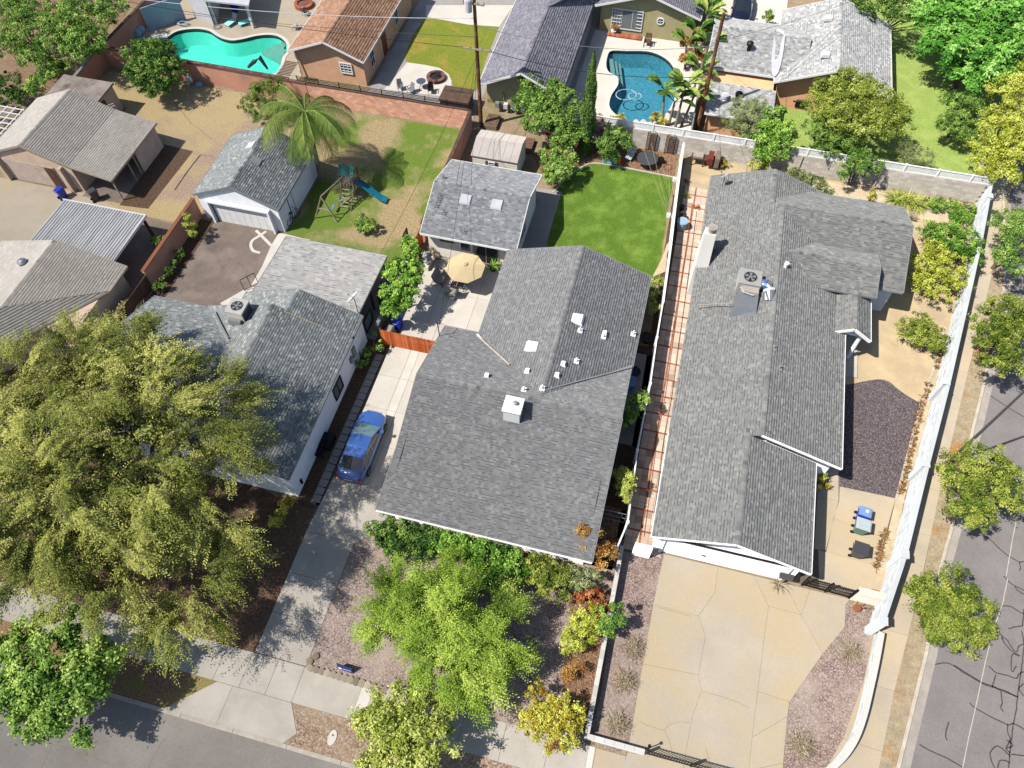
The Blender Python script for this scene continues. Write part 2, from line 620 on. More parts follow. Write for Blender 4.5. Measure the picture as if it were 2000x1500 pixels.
_g = lambda a, b, c, d: [(0.0, rgb(a, 0.36)), (0.06, rgb(a, 0.54)), (0.35, rgb(b, 0.54)), (0.7, rgb(c, 0.54)), (1.0, rgb(d, 0.54))]
_h = lambda a, b, c, d: [(0.0, rgb(a, 0.7)), (0.35, rgb(b, 0.7)), (0.7, rgb(c, 0.7)), (1.0, rgb(d, 0.7))]
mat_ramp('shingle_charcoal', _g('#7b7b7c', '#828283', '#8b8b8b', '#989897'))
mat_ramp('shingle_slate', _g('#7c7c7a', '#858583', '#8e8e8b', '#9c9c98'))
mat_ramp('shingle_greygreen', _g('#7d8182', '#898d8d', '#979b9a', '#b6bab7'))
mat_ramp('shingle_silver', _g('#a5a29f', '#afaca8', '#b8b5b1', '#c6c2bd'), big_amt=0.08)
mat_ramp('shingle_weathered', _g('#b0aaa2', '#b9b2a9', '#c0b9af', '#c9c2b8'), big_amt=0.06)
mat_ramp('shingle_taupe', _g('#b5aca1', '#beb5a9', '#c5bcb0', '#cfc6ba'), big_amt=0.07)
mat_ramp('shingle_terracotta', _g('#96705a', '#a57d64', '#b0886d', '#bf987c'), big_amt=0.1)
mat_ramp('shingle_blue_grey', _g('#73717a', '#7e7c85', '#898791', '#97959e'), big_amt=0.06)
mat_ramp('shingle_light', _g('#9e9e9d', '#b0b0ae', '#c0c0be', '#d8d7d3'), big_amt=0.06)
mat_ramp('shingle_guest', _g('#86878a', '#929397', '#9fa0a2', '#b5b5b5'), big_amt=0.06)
mat_ramp('block_salmon', _h('#d29c80', '#dba387', '#e3ae92', '#ecbda2'), grain_amt=0.12, big_amt=0.1)
mat_ramp('block_grey', _h('#b9b0a3', '#c1b8ab', '#c9c0b3', '#d3cabd'), grain_amt=0.1, big_amt=0.08)
mat_ramp('block_white', [(0.0, rgb('#b5babd', .52)), (1.0, rgb('#cfd3d3', .6))], grain_amt=0.05, big_amt=0.08)
mat_ramp('paver_beige', _g('#d2b8a3', '#dcc4b0', '#e2ccb8', '#ecdbc9'), grain_amt=0.06, big_amt=0.05)
mat_ramp('brick_red', _g('#a25a40', '#b0674a', '#bd7355', '#c98468'), grain_amt=0.1, big_amt=0.06)
mat_ramp('brick_brown', _g('#6b4a42', '#7c5850', '#8a655c', '#98746b'), grain_amt=0.1)
mat_ramp('stone_warm', _g('#8d7f6c', '#a19480', '#b5a993', '#c9beab'), grain_amt=0.15)
mat_ramp('stone_white', _g('#c9c5be', '#d6d3cc', '#dedbd5', '#e8e6e1'), grain_amt=0.06)
mat_ramp('redwood', _h('#9c4a22', '#b0572a', '#bd6434', '#c97342'), grain_amt=0.12, big=2.0)
mat('stucco_white', rgb('#dcdcdd', 0.85), rgb('#d2d2d4', 0.85), scale=1.5, fine=30, fine_amt=0.04, bump=0.3)
mat('stucco_offwhite', rgb('#d3cbc0', 0.85), rgb('#c6bdb1', 0.85), scale=1.5, fine=30, fine_amt=0.05, bump=0.3)
mat('stucco_tan', rgb('#c79f7f', 0.85), rgb('#bb9273', 0.85), scale=1.2, fine=30, fine_amt=0.06, bump=0.3)
mat('stucco_orange', rgb('#d2a37c', 0.85), rgb('#c6966f', 0.85), scale=1.2, fine=30, fine_amt=0.05, bump=0.3)
mat('stucco_olive', rgb('#a69d76', 0.85), rgb('#998f69', 0.85), scale=1.2, fine=30, fine_amt=0.08, bump=0.4)
mat('stucco_yellow', rgb('#cfae7c', 0.85), rgb('#c2a070', 0.85), scale=1.2, fine=30, fine_amt=0.05, bump=0.3)
mat('stucco_grey', rgb('#b8b6ba', 0.85), rgb('#abaaae', 0.85), scale=1.2, fine=30, fine_amt=0.05, bump=0.3)
mat('stucco_beige', rgb('#c3ab96', 0.85), rgb('#b59d88', 0.85), scale=1.2, fine=30, fine_amt=0.06, bump=0.3)
mat('stucco_pink', rgb('#c48f77', .8), rgb('#b4826b', .8), scale=0.6, fine=30, fine_amt=0.08, bump=0.3, patch=rgb('#a07a68', .8), patch_scale=0.3)
mat('coping_brown', rgb('#6d5344'), rgb('#574134'), scale=2, fine=30, fine_amt=0.2)
mat_plain('trim_white', rgb('#e2e1de', 0.7), rough=0.5)
mat_plain('trim_grey', rgb('#8e9192'), rough=0.6)
mat_plain('trim_tan', rgb('#b7a893'), rough=0.6)
mat_plain('trim_dark', rgb('#4a4b4d'), rough=0.6)
mat_plain('black_metal', rgb('#1e1d1d'), rough=0.5, metallic=0.3)
mat_plain('galvanised', rgb('#aeb1b3'), rough=0.42, metallic=0.7)
mat_plain('sheet_metal', rgb('#9ea09f'), rough=0.55, metallic=0.25)
mat_plain('ac_grey', rgb('#aeada9'), rough=0.55, metallic=0.1)
mat_plain('ac_beige', rgb('#cfcbc4'), rough=0.55)
mat_plain('glass_dark', rgb('#2b3338'), rough=0.08, spec=0.8)
mat_plain('glass_green', rgb('#6b8890'), rough=0.08, spec=0.8)
mat_plain('glass_grey', rgb('#7d8587'), rough=0.12, spec=0.7)
mat('corrugated', rgb('#dcdad8'), rgb('#bdbbb9'), scale=0.9, fine=14, fine_amt=0.12, rough=0.45, bump=0.05, metallic=0.25, stretch=(3.0, 0.4, 1))
mat('pole_wood', rgb('#7c4a30'), rgb('#5c3422'), scale=4, fine=20, fine_amt=0.3, stretch=(6, 6, 0.4), patch=rgb('#8d6a55'), patch_scale=1.0)
mat('wood_grey', rgb('#8d7d6d'), rgb('#75675a'), scale=4, fine=30, fine_amt=0.25)
mat('wood_brown', rgb('#6e4b38'), rgb('#543728'), scale=4, fine=30, fine_amt=0.25)
mat('wood_pale', rgb('#b3a590'), rgb('#9c8e7a'), scale=4, fine=30, fine_amt=0.2)
mat('bark', rgb('#8a7462'), rgb('#5f4d3f'), scale=5, fine=25, fine_amt=0.3, bump=0.7)
mat('bark_pale', rgb('#a39483'), rgb('#7d6e5f'), scale=5, fine=25, fine_amt=0.25, bump=0.7)
mat('siding_beige', rgb('#b9a797', 0.85), rgb('#a8968a', 0.85), scale=2, fine=30, fine_amt=0.06)
mat('siding_cream', rgb('#cfc6b8', 0.85), rgb('#c3b9ab', 0.85), scale=2, fine=30, fine_amt=0.04)
mat('flat_roof_old', rgb('#aea197'), rgb('#8f8178'), scale=1.0, fine=20, fine_amt=0.15, patch=rgb('#6a514a'), patch_scale=0.6, patch_lo=0.56, patch_hi=0.7)
mat('shed_roof', rgb('#d2c9c1'), rgb('#c5bcb3'), scale=1, fine=20, fine_amt=0.06)
mat_plain('green_canvas', rgb('#1f7f72'), rough=0.7)
mat_plain('teal_plastic', rgb('#1c7d95'), rough=0.35)
mat_plain('umbrella_canvas', rgb('#ddc79a'), rough=0.85)
mat_plain('shade_canvas', rgb('#cdb694'), rough=0.85)
mat_plain('bin_blue', rgb('#1f3fc0'), rough=0.4)
mat_plain('bin_blue_faded', rgb('#4a6fb8'), rough=0.5)
mat_plain('bin_blue_lid', rgb('#7f9ecb'), rough=0.5)
mat_plain('bin_green', rgb('#5a776a'), rough=0.5)
mat_plain('bin_pale_lid', rgb('#b9c4c6'), rough=0.45)
mat_plain('bin_black', rgb('#46464a'), rough=0.5)
mat_plain('white_plastic', rgb('#d9dbde'), rough=0.45)
mat_plain('cushion', rgb('#a79f94'), rough=0.9)
mat_plain('terracotta', rgb('#9a5a3a'), rough=0.85)
mat_plain('pot_black', rgb('#2b2724'), rough=0.7)
mat_plain('rubber', rgb('#1b1b1d'), rough=0.8)
mat_plain('chrome', rgb('#b8bcc2'), rough=0.25, metallic=0.9)
mat_plain('tail_red', rgb('#b02018'), rough=0.3)
mat_plain('paint_blue', rgb('#4873c0'), rough=0.3, metallic=0.2, coat=1.0, var=0.03)
mat_plain('paint_navy', rgb('#141c34'), rough=0.25, metallic=0.3, coat=1.0, var=0.03)
mat_plain('door_red', rgb('#7d3326'), rough=0.6)
mat_plain('yard_sign_blue', rgb('#1f2f78'), rough=0.5)
mat_plain('stop_red', rgb('#a8202a'), rough=0.5)
mat_plain('paint_white', rgb('#e9e9e7', 0.7), rough=0.5)
mat_plain('hose_white', rgb('#d8dcdc'), rough=0.5)
mat_plain('toy_red', rgb('#c8402a'), rough=0.5)
mat_plain('tarp_blue', rgb('#6f93b8'), rough=0.7)
mat_plain('solar_cover', rgb('#a9c4d8'), rough=0.4)
mat('pool_plaster_turquoise', rgb('#9ae8dc', .95), rgb('#86dcd2', .95), scale=0.7, fine=20, fine_amt=0.04, bump=0.1)
mat('pool_plaster_blue', rgb('#8fc0cc', .8), rgb('#6aa6b8', .8), scale=4.5, fine=18, fine_amt=0.3, bump=0.1, patch=rgb('#8fc4cc'), patch_scale=2.2)
mat('pool_tile_band', rgb('#27606a'), rgb('#1d4a58'), scale=6, fine=30, fine_amt=0.1)
mat_water('water_turquoise', (0.44, 0.80, 0.75, 1))
mat_water('water_blue', (0.42, 0.64, 0.70, 1))
# ------------------------------------------------------------------ ground, streets, paving
pool1 = [(326, 75), (343, 63), (365, 58), (389, 57), (409, 61), (423, 70), (437, 76.5), (454, 79.5), (474, 77), (499, 71), (522, 68.5),
         (542, 71), (557, 82), (561, 99), (552, 113), (545, 135), (522, 147), (440, 139), (365, 124), (322, 100), (316, 88)]
pool2 = [(1194, 100), (1225, 100), (1265, 101), (1292, 110), (1312, 127), (1322, 155), (1318, 190), (1303, 220), (1280, 238), (1237, 241),
         (1218, 232), (1200, 222), (1190, 207), (1194, 187), (1207, 166), (1205, 150), (1190, 142), (1184, 130), (1186, 112)]
pool1w = smooth_line(P2(pool1), 4, True)
pool2w = smooth_line(P2(pool2), 4, True)
ekerb = [(25.9, 60.0), (25.9, 52.5), (25.3, 44.0), (25.16, 42.68), (23.02, 33.09), (21.95, 28.79), (20.63, 22.85), (19.77, 19.73), (18.85, 14.78), (17.27, 8.58)]
ekerb = [(40, 130), (29.0, 70)] + ekerb[1:]
corner = [(17.0, 7.4), (16.3, 5.3), (15.2, 3.6), (13.4, 2.4), (11.0, 1.95)]
edge = ekerb + corner
# street surfaces lie 12 cm below the lots
MB().prism([(-900, -900), (900, -900), (900, 900), (-900, 900)], None, -0.14, holes=[inset(pool1w, -.05), inset(pool2w, -.05)]).build('ground', 'dry_soil', kind='structure')
MB().prism([(-200, -14), (200, -14), (200, 1.9), (-200, 1.9)], None, -0.125).build('south_street', 'asphalt_south', kind='structure')
_er = edge[:-1] + [(13.0, 1.9), (45, 1.9), (120, 200), (60, 200)]
MB().prism(_er, None, -0.12).build('east_street', 'asphalt_east', kind='structure')
lot = [(-200, 1.9)] + [(11.0, 1.9)] + edge[::-1][1:] + [(60, 200), (-200, 200)]
MB().prism(lot, -0.14, 0.0, holes=[pool1w, pool2w]).build('lot_ground', 'dry_soil', kind='structure')


def kerb_pieces(parent, pts, w, z0, z1, L=2.2, gap=0.012, name='kerb_stone', material='kerb'):
    pts = [Vector(p[:2]) for p in pts]
    for a, b in zip(pts[:-1], pts[1:]):
        n = max(1, round((b - a).length / L))
        for k in range(n):
            p, q = a + (b - a) * (k / n), a + (b - a) * ((k + 1) / n)
            d = (q - p).normalized() * gap
            MB().prism(strip_wall([p + d, q - d], w, z0, z1), z0, z1).build(name, material, parent)


K1 = bpy.data.objects.new('south_kerb', None); COL.objects.link(K1); K1['kind'] = 'structure'
kerb_pieces(K1, [(-60, 1.9), (11.0, 1.9)], 0.2, -0.13, 0.03, 3.0)
K2 = bpy.data.objects.new('east_kerb', None); COL.objects.link(K2); K2['kind'] = 'structure'
kerb_pieces(K2, edge[1:], 0.17, -0.13, 0.03, 3.0)
gl = [(p[0] + 0.33, p[1] - 0.02) for p in edge[1:]]
MB().prism(strip_wall(gl, 0.5, 0, 0), -0.125, -0.105).build('east_gutter', 'gutter', kind='structure')
# crack sealing on the east street (photograph survey)
ck = MB()
cracks = [[(1818, 1060 + 240), (1850, 1295), (1880, 1312), (1925, 1338), (1960, 1348), (1986, 1362)], [(1863, 1299), (1898, 1321), (1918, 1333), (1940, 1340), (1952, 1347), (1988, 1361)],
          [(1931, 1301), (1946, 1314), (1966, 1319), (1985, 1325), (1990, 1316), (2000, 1312)], [(1945, 1318), (1941, 1330), (1938, 1342)],
          [(1955, 1350), (1957, 1372), (1955, 1383), (1960, 1390)], [(1893, 1372), (1905, 1383), (1935, 1400), (1968, 1415), (1980, 1413), (2000, 1425)],
          [(1796, 1454), (1820, 1468), (1852, 1482), (1880, 1499)], [(1853, 1410), (1849, 1425), (1847, 1440), (1850, 1446)],
          [(1995, 1232), (2000, 1255), (1999, 1275), (1996, 1300), (1991, 1330), (1987, 1362), (1984, 1390), (1979, 1415), (1975, 1445), (1972, 1475), (1970, 1500)],
          [(1952, 1238), (1968, 1252), (1980, 1270), (1986, 1273), (1990, 1262), (2000, 1258)], [(1957, 1243), (1962, 1256), (1975, 1271), (1992, 1281)],
          [(1968, 1415), (1968, 1430), (1973, 1445), (1965, 1462), (1973, 1470)], [(1935, 1480), (1934, 1470), (1944, 1458), (1955, 1460), (1966, 1470), (1974, 1478)],
          [(1935, 1480), (1940, 1495), (1948, 1505)], [(1974, 1473), (2000, 1476)], [(1948, 1505), (1952, 1487), (1962, 1485), (1972, 1490)],
          [(1918, 1042), (1935, 1055), (1948, 1068), (1965, 1083), (1990, 1097), (2000, 1096)], [(1991, 1097), (1993, 1110), (1990, 1115)],
          [(1960, 1125), (1975, 1140), (1990, 1148), (2000, 1153)], [(1983, 1145), (1986, 1152), (2000, 1161)], [(1955, 1183), (1975, 1185), (1990, 1195), (2000, 1198)],
          [(1975, 1305), (1977, 1278), (1990, 1282)], [(1970, 1228), (1980, 1225), (1997, 1222)], [(1997, 1222), (1999, 1205), (1999, 1190)], [(1900, 740), (1925, 765), (1960, 790), (2000, 815)],
          [(1985, 1300), (1978, 1312), (1974, 1305)], [(2000, 1335), (1990, 1345), (2000, 1360)], [(1966, 1445), (1978, 1455), (1966, 1462)]]
for c in cracks:
    w = smooth_line([G(x, y, -0.12)[:2] for x, y in c], 4)
    w = [(x + random.gauss(0, .008), y + random.gauss(0, .008)) for x, y in w]
    ribbon(ck, w, 0.065, -0.115)
ck.build('crack_sealing', 'crack_seal', kind='stuff')
hc = MB()
for c in [[(1968, 1130), (1958, 1180), (1940, 1230), (1925, 1290), (1908, 1370), (1892, 1440), (1880, 1500)], [(1990, 990), (1978, 1050), (1965, 1125)]]:
    ribbon(hc, [G(x, y, -0.12)[:2] for x, y in c], 0.04, -0.114)
hc.build('street_joint', 'kerb', kind='structure')
hc = MB()
for c in [[(0, 1475), (25, 1455), (45, 1440), (55, 1425)], [(65, 1432), (80, 1450), (120, 1457), (150, 1470), (185, 1480), (215, 1495)], [(100, 1460), (90, 1480), (80, 1500)],
          [(325, 1440), (310, 1460), (295, 1485), (290, 1500)], [(480, 1480), (470, 1495), (468, 1500)]]:
    w = smooth_line([G(x, y, -0.125)[:2] for x, y in c], 4)
    ribbon(hc, [(x + random.gauss(0, .012), y + random.gauss(0, .012)) for x, y in w], 0.03, -0.12)
hc.build('street_cracks', 'hair_crack', kind='stuff')


def paving(name, outline, z, bed='joint_dark', px=True, material='concrete', polys=None, gap=0.008, thick=0.04):
    """a bed in the ground carrying poured slabs as parts"""
    b = flat(name, outline, z - 0.012, bed, px=px)
    if polys:
        slabs(b, polys, z + 0.004, material, 0.03, gap, px=px)
    return b


def grid_slabs(x0, x1, y0, y1, nx, ny):
    return [[(x0 + (x1 - x0) * i / nx, y0 + (y1 - y0) * j / ny), (x0 + (x1 - x0) * (i + 1) / nx, y0 + (y1 - y0) * j / ny),
             (x0 + (x1 - x0) * (i + 1) / nx, y0 + (y1 - y0) * (j + 1) / ny), (x0 + (x1 - x0) * i / nx, y0 + (y1 - y0) * (j + 1) / ny)] for i in range(nx) for j in range(ny)]


# verge strips
flat('verge', [(-60, 2.0), (-14.6, 2.0), (-14.6, 3.9), (-60, 3.9)], 0.004, 'lawn_verge', px=False)
flat('verge', [(-12.6, 2.0), (-12.4, 2.6), (-13.2, 3.9), (2.2, 3.9), (2.2, 2.0)], 0.006, 'gravel_verge', px=False)
# sidewalk
sw = flat('sidewalk', [(-60, 3.9), (16.6, 3.9), (16.9, 5.75), (-60, 5.75)], 0.010, 'joint_dark', px=False)
xs = [-60 + 1.85 * k for k in range(25)] + [-15.6, -13.3]
xs = sorted(set([round(-13.27 - 1.5 * k, 2) for k in range(30)] + [-9.95, -6.6, -4.3, -2.1, 0.2, 2.2, 2.55, 4.6, 6.4, 8.2, 10, 11.8, 13.6, 15.4]))
for a, b in zip(xs[:-1], xs[1:]):
    MB().prism(inset([(a, 3.9), (b, 3.9), (b, 5.75), (a, 5.75)], 0.01), 0.0, 0.022, tint=random.random()).build('slab', 'concrete' if a < 2.2 else 'concrete_warm', sw)
MB().prism(inset([(-9.95, 3.9), (-9.35, 3.9), (-9.35, 5.75), (-9.95, 5.75)], 0.0), 0.022, 0.026).build('patch', 'concrete_new', sw)
MB().prism([(2.2, 3.9), (2.5, 3.9), (2.5, 5.75), (2.2, 5.75)], 0.022, 0.026).build('patch', 'concrete_new', sw)
# driveway apron of the centre house
ap = paving('driveway_apron', [(-19.6, 1.98), (-12.9, 1.98), (-12.4, 2.6), (-13.25, 3.9), (-17.5, 3.9)], 0.016, px=False, material='concrete',
            polys=[[(-19.6, 1.98), (-16.6, 1.98), (-16.6, 3.9), (-17.5, 3.9)], [(-16.6, 1.98), (-12.9, 1.98), (-12.4, 2.6), (-13.25, 3.9), (-16.6, 3.9)]])
# long driveway
dl = [(773, 655), (742, 750), (722, 750), (690, 807), (645, 930), (627, 957), (597, 1040), (561, 1125), (532, 1200), (500, 1276)]
dw = flat('driveway', [(845, 692), (800, 760), (770, 870), (735, 990), (713, 1052), (699, 1055), (686, 1065), (660, 1125), (627, 1225), (596, 1305), (500, 1276)] + dl[::-1][1:-2] + [(735, 725), (762, 668)],
          0.012, 'joint_dark')
XL = lambda y: -17.0 if y < 13 else -15.9
ys = [5.78, 8.05, 10.35, 12.9]
for a, b in zip(ys[:-1], ys[1:]):
    MB().prism(inset([(-16.2, a), (-13.22, a), (-13.22, b), (-16.2, b)], 0.012), 0.0, 0.026, tint=random.random()).build('slab', 'concrete', dw)
MB().prism(inset([(-16.2, 12.9), (-13.22, 12.9), (-12.5, 13.4), (-11.7, 15.2), (-11.6, 16.6), (-15.95, 16.6)], 0.008), 0.0, 0.026).build('slab', 'concrete', dw)
ys = [16.6, 19.3, 21.9, 24.4, 27.0]
for a, b in zip(ys[:-1], ys[1:]):
    for (x0, x1, mm_) in ((-15.85, -14.35, 'concrete_pale'), (-14.35, -13.75, 'concrete_new'), (-13.75, -12.9, 'concrete_pale'), (-12.9, -11.6, 'concrete_pale')):
        MB().prism(inset([(x0, a), (x1, a), (x1, b), (x0, b)], 0.01), 0.0, 0.026, tint=random.random()).build('slab', mm_, dw)
# path of square stones and planting strip along the white house
flat('planting_strip', [(-17.6, 14.3), (-16.0, 14.3), (-15.9, 27.3), (-17.6, 27.3)], 0.006, 'mulch_dark', px=False)
sp = flat('stone_path', [(-16.72, 14.6), (-16.08, 14.6), (-15.98, 26.0), (-16.62, 26.0)], 0.012, 'joint_dark', px=False)
for k in range(21):
    y = 14.75 + k * .535
    MB().prism([(-16.66 + .005 * k, y + random.gauss(0, .01)), (-16.14 + .005 * k, y), (-16.12 + .005 * k, y + .47), (-16.65 + .005 * k, y + .47)], 0.0, 0.035).build('stone', 'concrete_grey', sp)
flat('planting_bed', [(540, 970), (582, 973), (600, 960), (645, 925), (597, 1040), (505, 1275), (250, 1265), (60, 1190), (0, 1130), (0, 700), (300, 700), (520, 960)], 0.005, 'mulch')
# patio
pt = flat('patio', [(-16.3, 27.2), (-9.7, 27.2), (-9.7, 35.3), (-16.3, 35.3)], 0.012, 'joint_dark', px=False)
for i, (a, b) in enumerate(((-16.3, -14.0), (-14.0, -13.2), (-13.2, -11.2), (-11.2, -9.7))):
    for c, d in ((27.2, 29.4), (29.4, 32.2), (32.2, 35.3)):
        MB().prism(inset([(a, c), (b, c), (b, d), (a, d)], 0.01), 0.0, 0.026, tint=random.random()).build('slab', 'concrete_pale', pt)
# walk and lawn behind the centre house
flat('lawn', smooth_line(P2([(1066, 378), (1085, 372), (1104, 350), (1125, 334), (1150, 322), (1180, 322), (1240, 333), (1315, 348)]), 4) +
     P2([(1303, 420), (1295, 475), (1287, 540), (1275, 560)]) + [(0.2, 32), (-9.5, 32), (-7.4, 35.0), (-7.7, 42.0)], 0.012, 'lawn_green', px=False)
flat('side_path', [(-9.3, 34.9), (-7.65, 34.9), (-7.65, 44.2), (-11.3, 44.2), (-11.3, 42.8), (-9.3, 42.8)], 0.018, 'concrete_grey', px=False)
lk = MB().prism(strip_wall(smooth_line(P2([(1080, 376), (1088, 368), (1104, 350), (1125, 334), (1150, 321), (1180, 321), (1240, 332), (1317, 347)]), 4), 0.13, 0, 0), 0, 0.07).build('lawn_edging', 'kerb', kind='structure')
flat('planting_bed', [(1040, 300), (1100, 270), (1200, 240), (1330, 285), (1317, 347), (1240, 332), (1150, 321), (1104, 350), (1085, 370), (1060, 345)], 0.008, 'leaf_litter')
flat('side_yard', [(0.1, 15.0), (1.7, 15.0), (1.7, 31), (0.5, 31), (0.1, 28)], 0.006, 'mulch_dark', px=False)
flat('side_yard_slab', [(0.1, 23.2), (1.7, 23.2), (1.7, 30.3), (0.1, 30.3)], 0.014, 'concrete_grey', px=False)
# front garden of the centre house
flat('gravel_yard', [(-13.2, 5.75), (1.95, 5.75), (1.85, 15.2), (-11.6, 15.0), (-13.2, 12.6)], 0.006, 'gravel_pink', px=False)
flat('mulch_patch', smooth_line(P2([(1110, 1170), (1150, 1145), (1195, 1160), (1190, 1215), (1183, 1290), (1163, 1400), (1130, 1410), (1105, 1370), (1100, 1300), (1130, 1240)]), 4, True), 0.012, 'leaf_litter', px=False)
flat('mulch_patch', [(1165, 1095), (1215, 1065), (1232, 1000), (1180, 985), (1150, 1100)], 0.014, 'leaf_litter')
# brick-banded side path of the right-hand house
bp = flat('brick_path', [(1.95, 16.3), (3.75, 16.3), (3.9, 47.2), (1.6, 47.2)], 0.010, 'joint_dark', px=False)
bed = MB(); npav = 0
y = 16.45
bands = MB()
row_ = 0
while y < 47.0:
    xc = 2.05 - 0.012 * (y - 16)
    band = row_ % 4 == 3
    if band:
        x = xc
        while x < 3.9:
            bands.prism([(x, y), (x + .2, y), (x + .2, y + .09), (x, y + .09)], 0.0, 0.034, tint=random.random()); x += .212
        y += 0.105
    else:
        x, k = xc, 0
        while x < 3.85:
            if k == 2:
                for q in range(2):
                    bands.prism([(x, y + q * .21), (x + .09, y + q * .21), (x + .09, y + q * .21 + .195), (x, y + q * .21 + .195)], 0.0, 0.034, tint=random.random())
                x += 0.105
            if npav < 300:
                MB().prism([(x, y), (x + .40, y), (x + .40, y + .40), (x, y + .40)], 0.0, 0.034 + random.random() * .006, tint=random.random()).build('paver', 'paver_beige', bp)
            else:
                bed.prism([(x, y), (x + .40, y), (x + .40, y + .40), (x, y + .40)], 0.0, 0.036, tint=random.random())
            npav += 1
            x += 0.418; k += 1
        y += 0.418
    row_ += 1
bands.build('brick_band', 'brick_red', bp, kind='stuff')
if bed.v:
    bed.build('pavers_far', 'paver_beige', bp, kind='stuff')
flat('planting_strip', [(1.6, 17), (2.0, 17), (1.75, 42), (1.2, 46), (0.9, 46)], 0.014, 'mulch_dark', px=False)
flat('terrace', [(1340, 330), (1345, 300), (1480, 322), (1500, 345), (1395, 350), (1388, 345)], 0.03, 'bare_sand')
# gravel beside the wide driveway
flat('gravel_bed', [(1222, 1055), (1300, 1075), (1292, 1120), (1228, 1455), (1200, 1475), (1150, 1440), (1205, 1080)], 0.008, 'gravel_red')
# wide driveway: joints exactly where the panels meet
D4 = flat('wide_driveway', [(1297, 1082), (1548, 1142), (1660, 1170), (1652, 1182), (1650, 1225), (1607, 1277), (1542, 1371), (1538, 1400), (1527, 1505), (1520, 1560), (1205, 1560), (1228, 1450)], 0.027, 'joint_dark')
J = dict(a=(1297, 1082), b=(1402, 1107), c=(1472, 1124), d=(1532, 1139), e=(1582, 1151), f=(1660, 1170), g=(1652, 1182), h=(1650, 1225), i=(1607, 1277), j=(1542, 1371), k=(1538, 1400), l=(1530, 1490),
         m=(1396, 1157), n=(1364, 1203), o=(1378, 1242), p=(1364, 1318), q=(1370, 1350), r=(1352, 1400), s=(1337, 1482), t=(1276, 1180), u=(1256, 1297), v=(1228, 1450), w=(1501, 1184), x=(1565, 1201),
         y=(1486, 1300), z=(1480, 1350), A=(1469, 1440), B=(1462, 1505), C=(1545, 1367), D=(1525, 1560), E=(1455, 1560), F=(1325, 1560), H=(1200, 1560), I=(1245, 1400), K=(1225, 1470))
slabs(D4, [[J[k] for k in q] for q in ('abmnt', 'tnopu', 'upqrsK', 'KsFH', 'bcwyzABsrqponm', 'cdxw', 'dex', 'efghix', 'wxijzy', 'zjkA', 'AklB', 'sBEF', 'BlDE')],
      0.034, 'concrete_driveway_east', 0.03, 0.007)
hc = MB()
for c in [ 
          [(1372, 1350), (1400, 1358), (1430, 1368), (1465, 1383)], [(1345, 1180), (1348, 1182)], [(1250, 1410), (1280, 1422), (1296, 1425), (1310, 1415), (1330, 1410), (1348, 1412)], [(1298, 1426), (1308, 1450), (1315, 1485)],
          [(1378, 1460), (1385, 1485), (1390, 1505)], [(1286, 1187), (1320, 1195), (1350, 1204)]]:
    w = smooth_line([G(x, y, 0.03)[:2] for x, y in c], 4)
    ribbon(hc, [(x + random.gauss(0, .008), y + random.gauss(0, .008)) for x, y in w], 0.018, 0.0385)
hc.build('driveway_cracks', 'hair_crack', kind='stuff')
# right gravel triangle
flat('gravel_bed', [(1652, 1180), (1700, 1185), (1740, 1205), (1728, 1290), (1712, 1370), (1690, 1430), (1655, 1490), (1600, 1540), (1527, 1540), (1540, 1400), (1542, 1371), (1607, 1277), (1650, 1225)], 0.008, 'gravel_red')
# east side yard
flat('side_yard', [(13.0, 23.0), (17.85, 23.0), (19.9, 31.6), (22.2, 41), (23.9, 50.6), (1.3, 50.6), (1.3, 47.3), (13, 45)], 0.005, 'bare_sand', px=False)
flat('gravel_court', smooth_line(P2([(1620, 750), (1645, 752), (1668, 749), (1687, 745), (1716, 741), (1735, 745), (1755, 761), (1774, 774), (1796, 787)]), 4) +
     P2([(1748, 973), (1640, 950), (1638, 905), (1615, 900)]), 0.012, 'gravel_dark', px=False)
cs = paving('side_slab', [(1600, 905), (1638, 905), (1640, 950), (1749, 974), (1710, 1148), (1650, 1160), (1560, 1140), (1590, 1000)], 0.02, material='concrete_warm',
            polys=[[(1598, 905), (1638, 905), (1638, 978), (1596, 970)], [(1640, 950), (1749, 974), (1728, 1050), (1628, 1012), (1639, 978)], [(1596, 970), (1638, 978), (1613, 1075), (1590, 1072)],
                   [(1628, 1012), (1728, 1050), (1717, 1105), (1614, 1078)], [(1614, 1078), (1717, 1105), (1708, 1150), (1655, 1160), (1600, 1148), (1598, 1073)]])
flat('gravel_strip', [(1750, 976), (1772, 982), (1738, 1160), (1706, 1150)], 0.01, 'bare_sand_pale')
flat('gravel_strip', [(1842, 690), (1868, 690), (1800, 905), (1772, 982), (1752, 972)], 0.01, 'bare_sand_pale')
MB().prism(strip_wall(P2([(1846, 640), (1828, 705), (1805, 780), (1782, 855), (1751, 972)]), 0.14, 0, 0), 0, 0.06).build('garden_edging', 'kerb', kind='structure')
MB().prism(strip_wall(P2([(1751, 974), (1772, 983)]), 0.2, 0, 0), 0, 0.07).build('garden_edging', 'kerb', kind='structure')
flat('planting_bed', [(1620, 395), (1780, 425), (1900, 440), (1915, 420), (1860, 400), (1700, 372), (1560, 345)], 0.012, 'bare_sand_pale')
MB().prism(strip_wall(P2([(1560, 365), (1620, 381), (1700, 392), (1790, 405), (1870, 415)]), 0.2, 0, 0), 0, 0.07).build('garden_edging', 'kerb', kind='structure')
